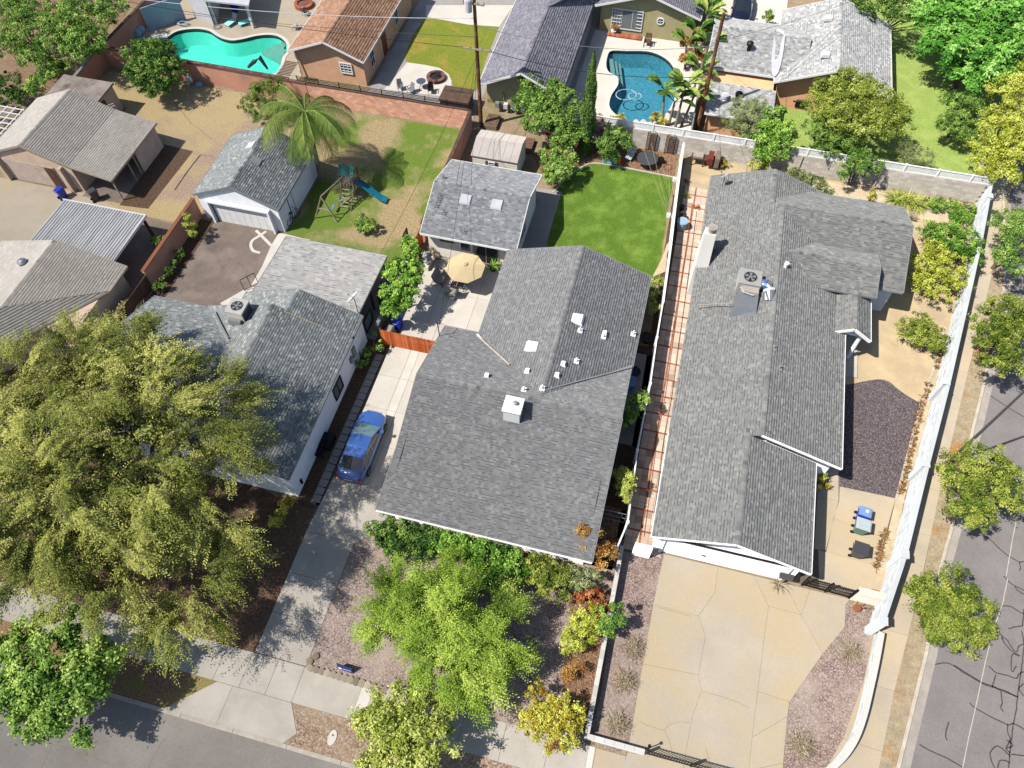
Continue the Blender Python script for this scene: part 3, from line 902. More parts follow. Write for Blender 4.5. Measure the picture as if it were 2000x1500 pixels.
# east sidewalk and verge
outer = [(26.3, 56.0), (25.93, 52.52), (24.79, 45.36), (23.58, 40.03), (21.9, 33.1), (20.75, 28.11), (19.75, 23.87), (18.87, 19.44), (18.24, 16.79), (17.01, 11.71), (16.36, 8.34), (15.9, 6.0)]
inner = [(24.4, 56.0), (23.9, 52.5), (22.9, 45.3), (21.8, 40.0), (20.1, 33.0), (18.95, 28.1), (17.9, 23.8), (17.1, 19.4), (16.4, 16.7), (15.5, 12.0), (14.5, 9.0), (13.2, 6.4)]


def _res(line, m):
    P = [Vector(p) for p in line]; L = [0]
    for a, b in zip(P[:-1], P[1:]): L.append(L[-1] + (b - a).length)
    out = []
    for k in range(m + 1):
        s = L[-1] * k / m
        i = max(j for j in range(len(L) - 1) if L[j] <= s + 1e-9)
        out.append(P[i] + (P[i + 1] - P[i]) * ((s - L[i]) / max(1e-9, L[i + 1] - L[i])))
    return out
ew = flat('east_sidewalk', outer + inner[::-1], 0.012, 'joint_dark', px=False)
o_, i_ = _res(outer, 16), _res(inner, 16)
for k in range(16):
    MB().prism(inset([tuple(i_[k]), tuple(i_[k + 1]), tuple(o_[k + 1]), tuple(o_[k])], 0.008), 0.0, 0.022, tint=random.random()).build('slab', 'concrete_warm', ew)
flat('east_verge', outer + [(16.9, 6.6), (17.15, 8.58), (18.75, 14.78), (19.67, 19.73), (20.53, 22.85), (21.85, 28.79), (22.92, 33.09), (25.06, 42.68), (26.3, 52.0), (27.0, 56)], 0.006, 'verge_dust', px=False)
# left-hand neighbours
flat('dead_lawn', [(-46.5, 33.8), (-34.3, 33.8), (-34.2, 49.5), (-51, 49.5), (-51, 45.3), (-46.5, 45.3)], 0.006, 'lawn_dead', px=False)
flat('dead_lawn', [(-34.1, 41.5), (-31.0, 41.5), (-31, 49.4), (-34.1, 49.4)], 0.010, 'lawn_dead', px=False)
flat('rear_lawn', [(-31.0, 41.3), (-27.0, 41.3), (-27.0, 32.5), (-16.8, 32.5), (-16.7, 49.4), (-31, 49.4)], 0.008, 'lawn_patchy', px=False)
flat('under_shed_floor', [(-44.4, 34.6), (-41, 34.6), (-41, 41.7), (-44.4, 41.7)], 0.012, 'old_asphalt', px=False)
flat('dirt_strip', [(-41, 34.4), (-38.6, 34.6), (-38.3, 41.5), (-41, 41.7)], 0.010, 'mulch_dark', px=False)
flat('forecourt', [(-60, 27.5), (-43.2, 27.5), (-40.0, 33.8), (-44, 34.9), (-60, 34.9)], 0.010, 'concrete_warm', px=False)
flat('carport_floor', [(-43.2, 26.8), (-34.6, 26.8), (-34.5, 33.6), (-43.2, 33.6)], 0.014, 'old_asphalt', px=False)
flat('asphalt_drive', [(-34.0, 22), (-25.5, 22), (-25.5, 34.7), (-34.0, 34.7)], 0.008, 'old_asphalt', px=False)
flat('drive_concrete', [(558, 457), (545, 455), (530, 478), (512, 520), (490, 558), (455, 578), (430, 592), (440, 606), (520, 590), (590, 470)], 0.014, 'concrete_new')
dp = MB()
ribbon(dp, smooth_line(P2([(520, 452), (505, 462), (493, 470), (490, 480), (495, 490), (508, 494)]), 5), 0.22, 0.019)
ribbon(dp, smooth_line(P2([(500, 450), (512, 462), (525, 475), (530, 480)]), 5), 0.22, 0.020)
dp.build('patched_strip', 'concrete_new', kind='structure')
flat('side_slab', [(-27.1, 32.5), (-25.0, 32.5), (-25.0, 34.6), (-27.1, 34.7)], 0.02, 'concrete_new', px=False)
flat('patio_floor', [(-25.3, 27), (-17.0, 27), (-16.6, 32.6), (-25.3, 32.6)], 0.016, 'concrete_grey', px=False)
flat('patio_floor', [(-17.8, 30.5), (-16.6, 30.5), (-16.6, 33.0), (-17.8, 33.0)], 0.02, 'concrete_new', px=False)
flat('dirt_strip', [(-34.1, 24), (-33.0, 24), (-32.9, 34.6), (-34.1, 34.6)], 0.012, 'mulch_dark', px=False)
# northern lots
flat('pool_deck', [(-51, 50.2), (-33.6, 50.2), (-33.0, 70), (-50.6, 72)], 0.012, 'concrete_warm', px=False, holes=[pool1w])
flat('north_yard', [(-26.9, 50.2), (-16.9, 50.2), (-16.9, 70), (-26.9, 70)], 0.010, 'concrete_grey', px=False)
flat('north_lawn', P2([(832, 35), (805, 70), (790, 112), (795, 122), (830, 127), (858, 133), (876, 145), (882, 158), (884, 168), (930, 178), (948, 120), (975, 52), (915, 48), (860, 38)]), 0.016, 'lawn_yellowing', px=False)
flat('pale_patio', P2([(795, 122), (830, 127), (858, 133), (876, 145), (882, 158), (878, 190), (750, 175), (772, 150)]), 0.018, 'concrete_pale', px=False)
flat('north_walk', [(832, 10), (1003, 10), (975, 52), (915, 48), (860, 38), (832, 32)], 0.02, 'concrete_pale')
flat('pool_terrace', [(-9.5, 51.3), (1.4, 51.3), (1.0, 66.2), (-9.5, 66.2)], 0.012, 'concrete_pale', px=False, holes=[pool2w])
flat('side_path', [(-11.5, 51.2), (-9.4, 51.2), (-9.2, 70), (-11.5, 70)], 0.014, 'concrete_grey', px=False)
flat('peach_yard', [(1.4, 51.1), (7.6, 51.1), (7.6, 59), (1.4, 59)], 0.010, 'rust_soil', px=False)
flat('east_lawn', [(7.2, 51.2), (25.0, 51.2), (29, 70), (30, 85), (16, 85), (7.2, 58.0)], 0.008, 'lawn_bright', px=False)
flat('rear_planting', [(-80, 45.5), (-51.1, 45.5), (-51.1, 52), (-51, 72), (-80, 75)], 0.010, 'rust_soil', px=False)
flat('north_drive', [(0.8, 66.6), (8, 68.9), (8, 90), (0.8, 90)], 0.01, 'concrete_pale', px=False)


# ------------------------------------------------------------------ swimming pools
def pool(name, label, outline, floor_mat, water_mat, depth=1.4, coping='concrete_new', wl=-0.13, cw=0.3):
    P = thing(name, label, 'swimming pool', (0, 0, 0))
    n = len(outline)
    area = sum(outline[i][0] * outline[(i + 1) % n][1] - outline[(i + 1) % n][0] * outline[i][1] for i in range(n))
    o = outline if area > 0 else outline[::-1]
    m = MB()
    bot = inset(o, 0.45)
    for i in range(n):
        j = (i + 1) % n
        m.face([(o[j][0], o[j][1], -0.3), (o[i][0], o[i][1], -0.3), (bot[i][0], bot[i][1], -depth), (bot[j][0], bot[j][1], -depth)])
    m.prism(bot, None, -depth)
    m.build('basin', floor_mat, P)
    m = MB()
    for i in range(n):
        j = (i + 1) % n
        m.face([(o[j][0], o[j][1], 0.02), (o[i][0], o[i][1], 0.02), (o[i][0], o[i][1], -0.3), (o[j][0], o[j][1], -0.3)])
    m.build('tile_band', 'pool_tile_band', P)
    MB().prism(o, None, wl).build('water', water_mat, P)
    c = inset(o, -cw)
    MB().prism(c, 0.0, 0.05, holes=[o]).build('coping', coping, P)
    return P


Q1 = pool('swimming_pool', 'turquoise freeform pool with diving board at the top left behind the brown wall', pool1w, 'pool_plaster_turquoise', 'water_turquoise')
st = MB()
for k in range(4):
    a = G(515 + k * 11, 76 - k * 0.5, 0); b = G(556 - k * 1, 108 - k * 11, 0)
    p = [G(504 + 14 * k, 82 - 2 * k), G(519 + 14 * k, 78 - k * 1.5), G(560, 101 - 7 * k), G(552, 108 - 7 * k)]
    st.prism([q[:2] for q in p], -1.3, -0.95 + 0.22 * k)
st.build('pool_steps', 'concrete_new', Q1)
Q2 = pool('swimming_pool', 'blue kidney pool with a floating hose ring between olive house and lattice fence', pool2w, 'pool_plaster_blue', 'water_blue')
st = MB()
for k in range(3):
    p = [G(1190 + k * 8, 108), G(1198 + k * 8, 108), G(1206 + k * 7, 158 - 2 * k), G(1199 + k * 6, 150)]
    st.prism([q[:2] for q in p], -1.3, -0.35 - 0.25 * k)
st.build('pool_steps', 'concrete_new', Q2)
# ------------------------------------------------------------------ roofs
def shingle_arrays(faces, row=0.165, tab=0.19, lift=0.009, bimodal=0.5, dark=0.5):
    """courses of overlapping tabs over convex roof faces; the first edge of a face is its eave"""
    V, F, T = [], [], []
    nv = 0
    for face in faces:
        P = np.array(face, float)
        e = P[1] - P[0]; e /= np.linalg.norm(e)
        n = np.zeros(3)
        for i in range(len(P)):
            n += np.cross(P[i] - P[0], P[(i + 1) % len(P)] - P[0])
        n /= np.linalg.norm(n)
        if n[2] < 0:
            n = -n
        s = np.cross(n, e)
        if s[2] < 0:
            s = -s
        o = P[0]
        U, W = (P - o) @ e, (P - o) @ s
        k0, k1 = int(math.floor(W.min() / row)), int(math.ceil(W.max() / row))

        def span(w):
            xs = []
            for i in range(len(P)):
                j = (i + 1) % len(P)
                a, b = W[i], W[j]
                if (a - w) * (b - w) <= 0 and abs(a - b) > 1e-9:
                    xs.append(U[i] + (U[j] - U[i]) * (w - a) / (b - a))
                elif abs(a - w) < 1e-9:
                    xs.append(U[i])
            return (min(xs), max(xs)) if len(xs) >= 2 else None
        for k in range(k0, k1):
            w0 = max(k * row, W.min() + 1e-4) - (0.02 if k == k0 else 0)
            w1 = min((k + 1) * row, W.max() - 1e-4)
            if w1 - w0 < 0.02:
                continue
            s0, s1 = span(max(w0, W.min() + 1e-4)), span(w1)
            if not s0 or not s1:
                continue
            lo, hi = min(s0[0], s1[0]), max(s0[1], s1[1])
            cuts = [lo]
            x = lo + random.random() * tab
            while x < hi - 0.05:
                if x > lo + 0.04:
                    cuts.append(x)
                x += tab * (0.72 + 0.56 * random.random())
            cuts.append(hi)
            for a, b in zip(cuts[:-1], cuts[1:]):
                a0, b0 = max(a, s0[0]), min(b, s0[1])
                a1, b1 = max(a, s1[0]), min(b, s1[1])
                if b0 - a0 < 0.005 and b1 - a1 < 0.005:
                    continue
                if b0 < a0: a0 = b0 = (a0 + b0) / 2
                if b1 < a1: a1 = b1 = (a1 + b1) / 2
                up = random.random() < bimodal
                h = lift if up else lift * 0.6
                g = 0.012
                c = o + e * 0
                p = [c + e * a0 + s * w0, c + e * b0 + s * w0, c + e * b1 + s * (w1 + 0.01), c + e * a1 + s * (w1 + 0.01)]
                f_ = 0.66
                q2, q3 = p[1] + (p[2] - p[1]) * f_ + n * (h * .5), p[0] + (p[3] - p[0]) * f_ + n * (h * .5)
                V += [p[0], p[1], p[0] + n * h, p[1] + n * h, q2, q3, p[2] + n * 0.003, p[3] + n * 0.003]
                F += [(nv, nv + 1, nv + 3, nv + 2), (nv + 2, nv + 3, nv + 4, nv + 5), (nv + 5, nv + 4, nv + 6, nv + 7)]
                t = min(1, max(0.08, random.gauss(0.66 if up else 0.36, 0.2)))
                T += [t, t, 0.0 if random.random() < dark else t]  # dark upper strip paints the tab's shadow line into the granule colour
                nv += 8
    return np.array(V), np.array(F), np.array(T)


def roof_part(house, faces, shingle, deck_mat='trim_tan', row=0.165, tab=0.19, lift=0.009, thick=0.12, caps=(), bimodal=0.5,
              fascia=(), fascia_mat='trim_white', fascia_h=0.17, name='roof'):
    """deck + shingle courses + ridge caps + fascia boards"""
    mb = MB()
    for f in faces:
        P = [Vector(p) for p in f]
        n = Vector((0, 0, 0))
        for i in range(1, len(P) - 1):
            n += (P[i] - P[0]).cross(P[i + 1] - P[0])
        n.normalize()
        if n.z < 0:
            P = P[::-1]; n = -n
        lo = [p - Vector((0, 0, thick)) for p in P]
        mb.face(P); mb.face(lo[::-1])
        k = len(P)
        for i in range(k):
            j = (i + 1) % k
            mb.face([lo[i], lo[j], P[j], P[i]])
    roof = mb.build(name, deck_mat, house)
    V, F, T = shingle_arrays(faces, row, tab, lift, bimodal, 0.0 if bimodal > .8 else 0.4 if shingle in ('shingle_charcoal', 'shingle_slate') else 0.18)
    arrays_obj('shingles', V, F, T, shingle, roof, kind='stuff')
    if caps:
        cm = MB()
        for a, b in caps:
            a, b = Vector(a), Vector(b)
            L = (b - a).length
            m = max(1, int(L / 0.26))
            d = (b - a) / m
            side = d.normalized().cross(Vector((0, 0, 1))).normalized() * 0.13
            for i in range(m):
                p, q = a + d * i, a + d * (i + 1.04)
                z0, z1 = Vector((0, 0, 0.035 + 0.022)), Vector((0, 0, 0.035))
                dn = Vector((0, 0, -0.02))
                t = random.random()
                cm.face([p - side + dn, q - side + dn, q + z1, p + z0], t)
                cm.face([p + z0, q + z1, q + side + dn, p + side + dn], t)
                cm.face([p - side + dn, p + z0, p + side + dn], t)
        cm.build('ridge_cap', shingle, roof, kind='stuff')
    for a, b in fascia:
        a, b = Vector(a), Vector(b)
        dz = Vector((0, 0, -fascia_h / 2 + 0.015))
        MB().beam(a + dz, b + dz, 0.045, fascia_h).build('fascia', fascia_mat, roof)
    return roof


def gable_faces(axis, a0, a1, c0, c1, z0, z1, cr, zr):
    """two slopes; ridge along axis from a0 to a1, across from c0 (height z0) to c1 (z1), ridge at cr / zr"""
    def pt(a, c, z):
        return (c, a, z) if axis == 'y' else (a, c, z)
    A = [pt(a0, c0, z0), pt(a1, c0, z0), pt(a1, cr, zr), pt(a0, cr, zr)]
    B = [pt(a0, c1, z1), pt(a1, c1, z1), pt(a1, cr, zr), pt(a0, cr, zr)]
    return [A, B]


def gable_walls(house, axis, a0, a1, c0, c1, z0, z1, cr, zr, ov_a=0.35, ov_c=0.45, material='stucco_white', drop=0.16, name='wall', base=0.0):
    """solid block under the roof with gabled ends"""
    def zat(c):
        return (z0 + (zr - z0) * (c - c0) / (cr - c0)) if c <= cr else (z1 + (zr - z1) * (c1 - c) / (c1 - cr))
    k0, k1 = c0 + ov_c, c1 - ov_c
    prof = [(k0, base), (k1, base), (k1, zat(k1) - drop), (cr, zr - drop), (k0, zat(k0) - drop)]
    mb = MB()
    b0, b1 = a0 + ov_a, a1 - ov_a
    def pt(a, c, z):
        return (c, a, z) if axis == 'y' else (a, c, z)
    A = [pt(b0, c, z) for c, z in prof]
    B = [pt(b1, c, z) for c, z in prof]
    if axis == 'y':
        mb.face(A); mb.face(B[::-1])
        for i in range(5):
            j = (i + 1) % 5
            mb.face([A[j], A[i], B[i], B[j]])
    else:
        mb.face(A[::-1]); mb.face(B)
        for i in range(5):
            j = (i + 1) % 5
            mb.face([A[i], A[j], B[j], B[i]])
    return mb.build(name, material, house)


def gable_fascia(axis, a0, a1, c0, c1, z0, z1, cr, zr, ends=(True, True), eaves=(True, True)):
    def pt(a, c, z):
        return (c, a, z) if axis == 'y' else (a, c, z)
    out = []
    for k, a in enumerate((a0 - 0.02, a1 + 0.02)):
        if ends[k]:
            out += [(pt(a, c0, z0), pt(a, cr, zr)), (pt(a, c1, z1), pt(a, cr, zr))]
    if eaves[0]: out.append((pt(a0, c0 - 0.02, z0), pt(a1, c0 - 0.02, z0)))
    if eaves[1]: out.append((pt(a0, c1 + 0.02, z1), pt(a1, c1 + 0.02, z1)))
    return out


def gable(house, axis, a0, a1, c0, c1, z0, z1, cr, zr, shingle, wall='stucco_white', ends=(True, True), eaves=(True, True), walls=True,
          fascia_mat='trim_white', ov_a=0.35, ov_c=0.45, deck='trim_tan', cap=True, **kw):
    f = gable_faces(axis, a0, a1, c0, c1, z0, z1, cr, zr)
    def pt(a, c, z):
        return (c, a, z) if axis == 'y' else (a, c, z)
    r = roof_part(house, f, shingle, deck, caps=[(pt(a0, cr, zr), pt(a1, cr, zr))] if cap else (),
                  fascia=gable_fascia(axis, a0, a1, c0, c1, z0, z1, cr, zr, ends, eaves), fascia_mat=fascia_mat, **kw)
    if walls:
        gable_walls(house, axis, a0, a1, c0, c1, z0, z1, cr, zr, ov_a, ov_c, wall)
    return r


def window(parent, c, nrm, w, h, frame='trim_white', glass='glass_dark', cols=2, rows=1, fw=0.07, name='window', sill=False, depth=0.06):
    """window on a wall: centre c, outward normal nrm (horizontal)"""
    n = Vector(nrm).normalized()
    t = Vector((-n.y, n.x, 0))
    c = Vector(c)
    z = Vector((0, 0, 1))
    fr = MB()
    def bar(u0, u1, v0, v1, d0=0.0, d1=depth):
        p = [c + t * u + z * v + n * d for d in (d0, d1) for (u, v) in ((u0, v0), (u1, v0), (u1, v1), (u0, v1))]
        fr.hexa([p[0], p[1], p[5], p[4], p[3], p[2], p[6], p[7]])
    bar(-w / 2, -w / 2 + fw, -h / 2, h / 2); bar(w / 2 - fw, w / 2, -h / 2, h / 2)
    bar(-w / 2 + fw, w / 2 - fw, -h / 2, -h / 2 + fw); bar(-w / 2 + fw, w / 2 - fw, h / 2 - fw, h / 2)
    mw = fw * 0.5
    for i in range(1, cols):
        u = -w / 2 + w * i / cols
        bar(u - mw / 2, u + mw / 2, -h / 2 + fw, h / 2 - fw, 0, depth - 0.01)
    for i in range(1, rows):
        v = -h / 2 + h * i / rows
        bar(-w / 2 + fw, w / 2 - fw, v - mw / 2, v + mw / 2, 0, depth - 0.015)
    if sill:
        bar(-w / 2 - 0.06, w / 2 + 0.06, -h / 2 - 0.09, -h / 2, 0, depth + 0.08)
    win = fr.build(name, frame, parent)
    pn = MB()
    p = [c + t * u + z * v + n * 0.02 for (u, v) in ((-w / 2 + 0.01, -h / 2 + 0.01), (w / 2 - 0.01, -h / 2 + 0.01), (w / 2 - 0.01, h / 2 - 0.01), (-w / 2 + 0.01, h / 2 - 0.01))]
    q = [a - n * 0.015 for a in p]
    pn.hexa([p[0], p[1], q[1], q[0], p[3], p[2], q[2], q[3]])
    pn.build('pane', glass, win)
    return win


def panel_door(parent, c, nrm, w, h, rows=4, cols=8, material='trim_white', name='garage_door', gap=0.02):
    """sectional door: raised panels, each a piece"""
    n = Vector(nrm).normalized(); t = Vector((-n.y, n.x, 0)); z = Vector((0, 0, 1)); c = Vector(c)
    mb = MB()
    p = [c + t * u + z * v + n * d for d in (0.0, 0.03) for (u, v) in ((-w / 2, 0), (w / 2, 0), (w / 2, h), (-w / 2, h))]
    mb.hexa([p[0], p[1], p[5], p[4], p[3], p[2], p[6], p[7]])
    door = mb.build(name, material, parent)
    for r in range(rows):
        for k in range(cols):
            u0, u1 = -w / 2 + w * k / cols + gap, -w / 2 + w * (k + 1) / cols - gap
            v0, v1 = h * r / rows + gap, h * (r + 1) / rows - gap
            m = MB()
            q = [c + t * u + z * v + n * d for d in (0.028, 0.05) for (u, v) in ((u0, v0), (u1, v0), (u1, v1), (u0, v1))]
            m.hexa([q[0], q[1], q[5], q[4], q[3], q[2], q[6], q[7]])
            m.build('panel', material, door)
    return door


def roof_z(p0, slope, axis, x, y):
    return p0[2] + slope * ((x - p0[0]) if axis == 'x' else (y - p0[1]))


def vent_pipe(house, x, y, z, h=0.35, r=0.045, flange='trim_white', cap=None, name='vent_pipe'):
    m = MB()
    m.box(x - 0.16, x + 0.16, y - 0.14, y + 0.2, z - 0.02, z + 0.05)
    m.tube([(x, y, z), (x, y, z + h)], r, 8)
    if cap:
        m.lathe([(r * 2.2, h - 0.1), (r * 2.4, h), (0.02, h + 0.07)], (x, y, z), 10)
    return m.build(name, flange, house)


def box_vent(house, x, y, z, w=0.34, h=0.2, material='paint_white', slope=(0, 0), name='roof_vent'):
    """low hooded vent with a sloping lid and dark throat"""
    m = MB()
    m.hexa([(x - w * .7, y - w * .6, z - 0.02), (x + w * .5, y - w * .6, z - 0.02), (x + w * .5, y + w * .6, z - 0.02), (x - w * .7, y + w * .6, z - 0.02),
            (x - w * .35, y - w * .42, z + h), (x + w * .3, y - w * .42, z + h), (x + w * .3, y + w * .42, z + h), (x - w * .35, y + w * .42, z + h)])
    o = m.build(name, material, house)
    MB().box(x + w * .3, x + w * .47, y - w * .3, y + w * .3, z + 0.02, z + h * 0.8).build('throat', 'black_metal', o)
    return o


# ------------------------------------------------------------------ HOUSES
H4 = thing('house', 'long grey-roofed white house whose garage faces the wide tan driveway beside the corner wall', 'house')
S = 'shingle_slate'
sl = (4.5 - 2.7) / 4.99
gable(H4, 'y', 23.2, 42.2, 3.32, 13.30, 2.7, 2.7, 8.31, 4.5, S, ends=(False, False), eaves=(False, False), deck='trim_grey', name='roof')
for a, b in (((13.32, 23.2, 2.7), (13.32, 37.4, 2.7)), ((13.3, 23.18, 2.7), (8.31, 23.18, 4.5))):
    MB().beam(Vector(a) - Vector((0, 0, .07)), Vector(b) - Vector((0, 0, .07)), .045, .17).build('fascia', 'trim_white', H4)
# garage wing, lower ridge, slopes continuing the main left slope
zg = 2.7 + sl * 4.27
f = gable_faces('y', 16.45, 23.2, 3.325, 11.86, 2.7, 2.7, 7.59, zg)
roof_part(H4, f, S, 'trim_grey', caps=[((7.59, 16.45, zg), (7.59, 23.6, zg))],
          fascia=gable_fascia('y', 16.45, 23.2, 3.325, 11.86, 2.7, 2.7, 7.59, zg, (True, False)), name='garage_roof')
gable_walls(H4, 'y', 16.45, 23.2, 3.325, 11.86, 2.7, 2.7, 7.59, zg, 0.4, 0.35, 'stucco_white')
# rear section, narrower than the main roof
zr2 = 2.7 + sl * 4.29
f = gable_faces('y', 41.9, 45.7, 3.325, 11.9, 2.7, 2.7, 7.61, zr2)
roof_part(H4, f, S, 'trim_grey', caps=[((7.61, 41.0, zr2), (7.61, 45.7, zr2))],
          fascia=gable_fascia('y', 41.9, 45.7, 3.325, 11.9, 2.7, 2.7, 7.61, zr2, (False, True)), fascia_mat='trim_grey', name='rear_roof')
gable_walls(H4, 'y', 41.9, 45.7, 3.325, 11.9, 2.7, 2.7, 7.61, zr2, 0.35, 0.4, 'stucco_white')
# east wing
zN = 3.25
f = gable_faces('x', 7.9, 16.95, 37.5, 45.1, 2.75, zN, 41.92, 4.54)
roof_part(H4, f, S, 'trim_grey', row=0.18, tab=0.26, caps=[((8.2, 41.92, 4.54), (16.95, 41.92, 4.54))],
          fascia=gable_fascia('x', 9, 16.95, 37.5, 45.1, 2.75, zN, 41.92, 4.54, (False, True), (False, True)) + [((15, 37.48, 2.75), (16.95, 37.48, 2.75))], fascia_mat='trim_grey', name='wing_roof')
gable_walls(H4, 'x', 9.5, 16.95, 37.5, 45.1, 2.75, zN, 41.92, 4.54, 0.4, 0.5, 'stucco_white')
# middle cross gable
f = gable_faces('x', 8.6, 14.93, 35.9, 40.1, 3.46, 3.46, 38.0, 4.22)
roof_part(H4, f, S, 'trim_grey', row=0.18, tab=0.26, caps=[((8.9, 38.0, 4.22), (14.93, 38.0, 4.22))],
          fascia=[((14.95, 38.0, 4.22), (14.95, 35.9, 3.46)), ((14.95, 38.0, 4.22), (14.95, 40.1, 3.46))], fascia_mat='trim_grey', name='cross_roof')
# porch gable facing south
f = gable_faces('y', 32.95, 36.6, 12.35, 14.9, 2.8, 2.66, 13.62, 3.55)
roof_part(H4, f, S, 'trim_grey', caps=[((13.62, 32.95, 3.55), (13.62, 36.9, 3.55))],
          fascia=gable_fascia('y', 32.95, 36.6, 12.35, 14.9, 2.8, 2.66, 13.62, 3.55, (True, False)), fascia_h=0.22, name='porch_roof')
m = MB(); m.face([(12.7, 33.35, 2.75), (14.6, 33.35, 2.75), (13.62, 33.35, 3.35)]); m.face([(14.6, 33.4, 2.75), (12.7, 33.4, 2.75), (13.62, 33.4, 3.35)])
m.build('gable_panel', 'stucco_grey', H4)
MB().tube([(14.35, 33.35, 0), (14.35, 33.35, 2.62)], [0.14, 0.12], 12).lathe([(0.12, 2.45), (0.26, 2.55), (0.26, 2.68)], (14.35, 33.35, 0), 12).build('porch_post', 'paint_white', H4)
MB().box(12.9, 14.5, 36.3, 37.6, 0, 3.3).build('porch_wall', 'stucco_grey', H4)
MB().box(12.2, 15.0, 31.8, 36.5, 0.0, 0.14).build('porch_floor', 'concrete', H4)
MB().box(13.35, 14.3, 33.3, 33.5, 2.45, 2.72).build('porch_beam', 'paint_white', H4)
# garage front
door = panel_door(H4, (7.55, 16.845, 0.02), (0, -1, 0), 4.9 * 1.35, 2.15, rows=12, cols=4, material='stucco_white', gap=0.008)
MB().box(4.05, 4.21, 16.72, 16.83, 0, 2.35).box(10.9, 11.06, 16.72, 16.83, 0, 2.35).box(4.21, 10.9, 16.72, 16.83, 2.2, 2.35).build('door_frame', 'paint_white', H4)
MB().box(4.15, 10.95, 16.66, 16.72, 2.36, 2.42).box(4.15, 10.95, 16.62, 16.72, 2.5, 2.54).build('trim_line', 'black_metal', H4)
MB().box(6.4, 6.6, 16.74, 16.80, 0.9, 0.97).build('door_handle', 'black_metal', door)
window(H4, (12.86, 27.0, 1.5), (1, 0, 0), 1.5, 1.1, rows=2)
window(H4, (16.56, 41.0, 1.5), (1, 0, 0), 1.4, 1.1, rows=2)
window(H4, (3.77, 33.0, 1.5), (-1, 0, 0), 1.4, 1.1, rows=2)
# chimney on the left slope
ch = MB()
ch.hexa([(3.2, 36.2, 0), (4.1, 36.2, 0), (4.1, 38.3, 0), (3.2, 38.3, 0), (3.22, 36.35, 2.9), (4.1, 36.35, 2.9), (4.1, 38.2, 2.9), (3.22, 38.2, 2.9)])
ch.hexa([(3.22, 36.35, 2.9), (4.1, 36.35, 2.9), (4.1, 38.2, 2.9), (3.22, 38.2, 2.9), (3.32, 37.5, 4.85), (4.08, 37.5, 4.85), (4.08, 38.2, 4.85), (3.32, 38.2, 4.85)])
c4 = ch.build('chimney', 'stone_white', H4)
MB().lathe([(0.26, 0), (0.26, 0.2), (0.2, 0.22), (0.3, 0.28), (0.32, 0.42), (0.05, 0.5)], (3.78, 37.85, 4.85), 16).build('flue_cap', 'gutter', c4)
for (x, y, nm) in ((9.1, 36.9, 'a'), (8.55, 29.5, 'b'), (9.0, 28.2, 'c'), (11.3, 38.0, 'd')):
    z = 4.5 - sl * abs(x - 8.31)
    vent_pipe(H4, x, y, z - 0.02, 0.28, 0.05, 'trim_grey')
_x, _y, _z = G(1535, 519, 4.45)
MB().tube([(_x, _y, 4.2), (_x, _y, 4.75)], 0.11, 10).lathe([(0.14, 0.5), (0.15, 0.62), (0.02, 0.68)], (_x, _y, 4.1), 10).build('vent_pipe', 'paint_white', H4)

# ---- centre house
H3 = thing('house', 'centre house with dark grey shingle roof and white square chimney, blue car in its driveway', 'house')
S = 'shingle_charcoal'
zR, yR = 4.6, 22.3
front = [[(-11.9, 14.23, 2.62), (0.45, 14.23, 2.62), (0.45, 17.6, 3.05), (-11.9, 17.6, 3.05)],
         [(-11.9, 17.6, 3.05), (0.45, 17.6, 3.05), (0.45, yR, zR), (-11.9, yR, zR)],
         [(-11.9, 27.45, 2.7), (-9.3, 27.45, 2.7), (-9.3, yR, zR), (-11.9, yR, zR)],
         [(-9.3, 27.45, 2.7), (0.45, 27.45, 2.7), (0.45, yR, zR), (-9.3, yR, zR)]]
roof_part(H3, front, S, 'trim_grey', caps=[((-11.9, yR, zR), (0.45, yR, zR))],
          fascia=[((-11.9, 14.21, 2.62), (0.45, 14.21, 2.62))], fascia_mat='trim_white', name='front_roof')
for a, b in [q for x in (-11.93, 0.48) for q in (((x, 14.23, 2.55), (x, 17.6, 2.98)), ((x, 17.6, 2.98), (x, yR, zR - 0.07)))] + [((-11.93, yR, zR - 0.07), (-11.93, 27.45, 2.63)), ((-11.93, 27.47, 2.63), (-9.6, 27.47, 2.63))]:
    MB().beam(a, b, 0.04, 0.16).build('rake_board', 'trim_grey', H3)
gable(H3, 'y', 22.4, 34.85, -9.6, 0.47, 2.7, 2.7, -4.42, 4.45, S, ends=(False, True), fascia_mat='trim_grey', deck='trim_grey', wall='stucco_offwhite', cap=True, name='rear_roof')
w = MB()
w.box(-11.5, 0.0, 14.9, 27.1, 0, 2.45)
w.build('wall', 'stucco_offwhite', H3)
for x in (-11.5, 0.0):
    MB().face([(x, 14.9, 2.45), (x, 27.1, 2.45), (x, 22.3, 4.4)]).build('gable_panel', 'stucco_offwhite', H3)
# valley flashing
zc = 3.62
MB().beam(G(935, 658, 2.95), G(995, 712, 3.75), 0.10, 0.03).build('valley_flashing', 'kerb', H3)
MB().beam(G(1063, 762, 4.42), G(1233, 717, 3.0), 0.07, 0.03).build('valley_flashing', 'trim_grey', H3)
MB().hexa([G(930, 655, 2.72), G(940, 667, 2.72), G(940, 663, 2.95), G(931, 652, 2.95), G(933, 657, 2.72), G(944, 668, 2.72), G(944, 663, 2.95), G(934, 652, 2.95)]).build('rake_end', 'paint_white', H3)
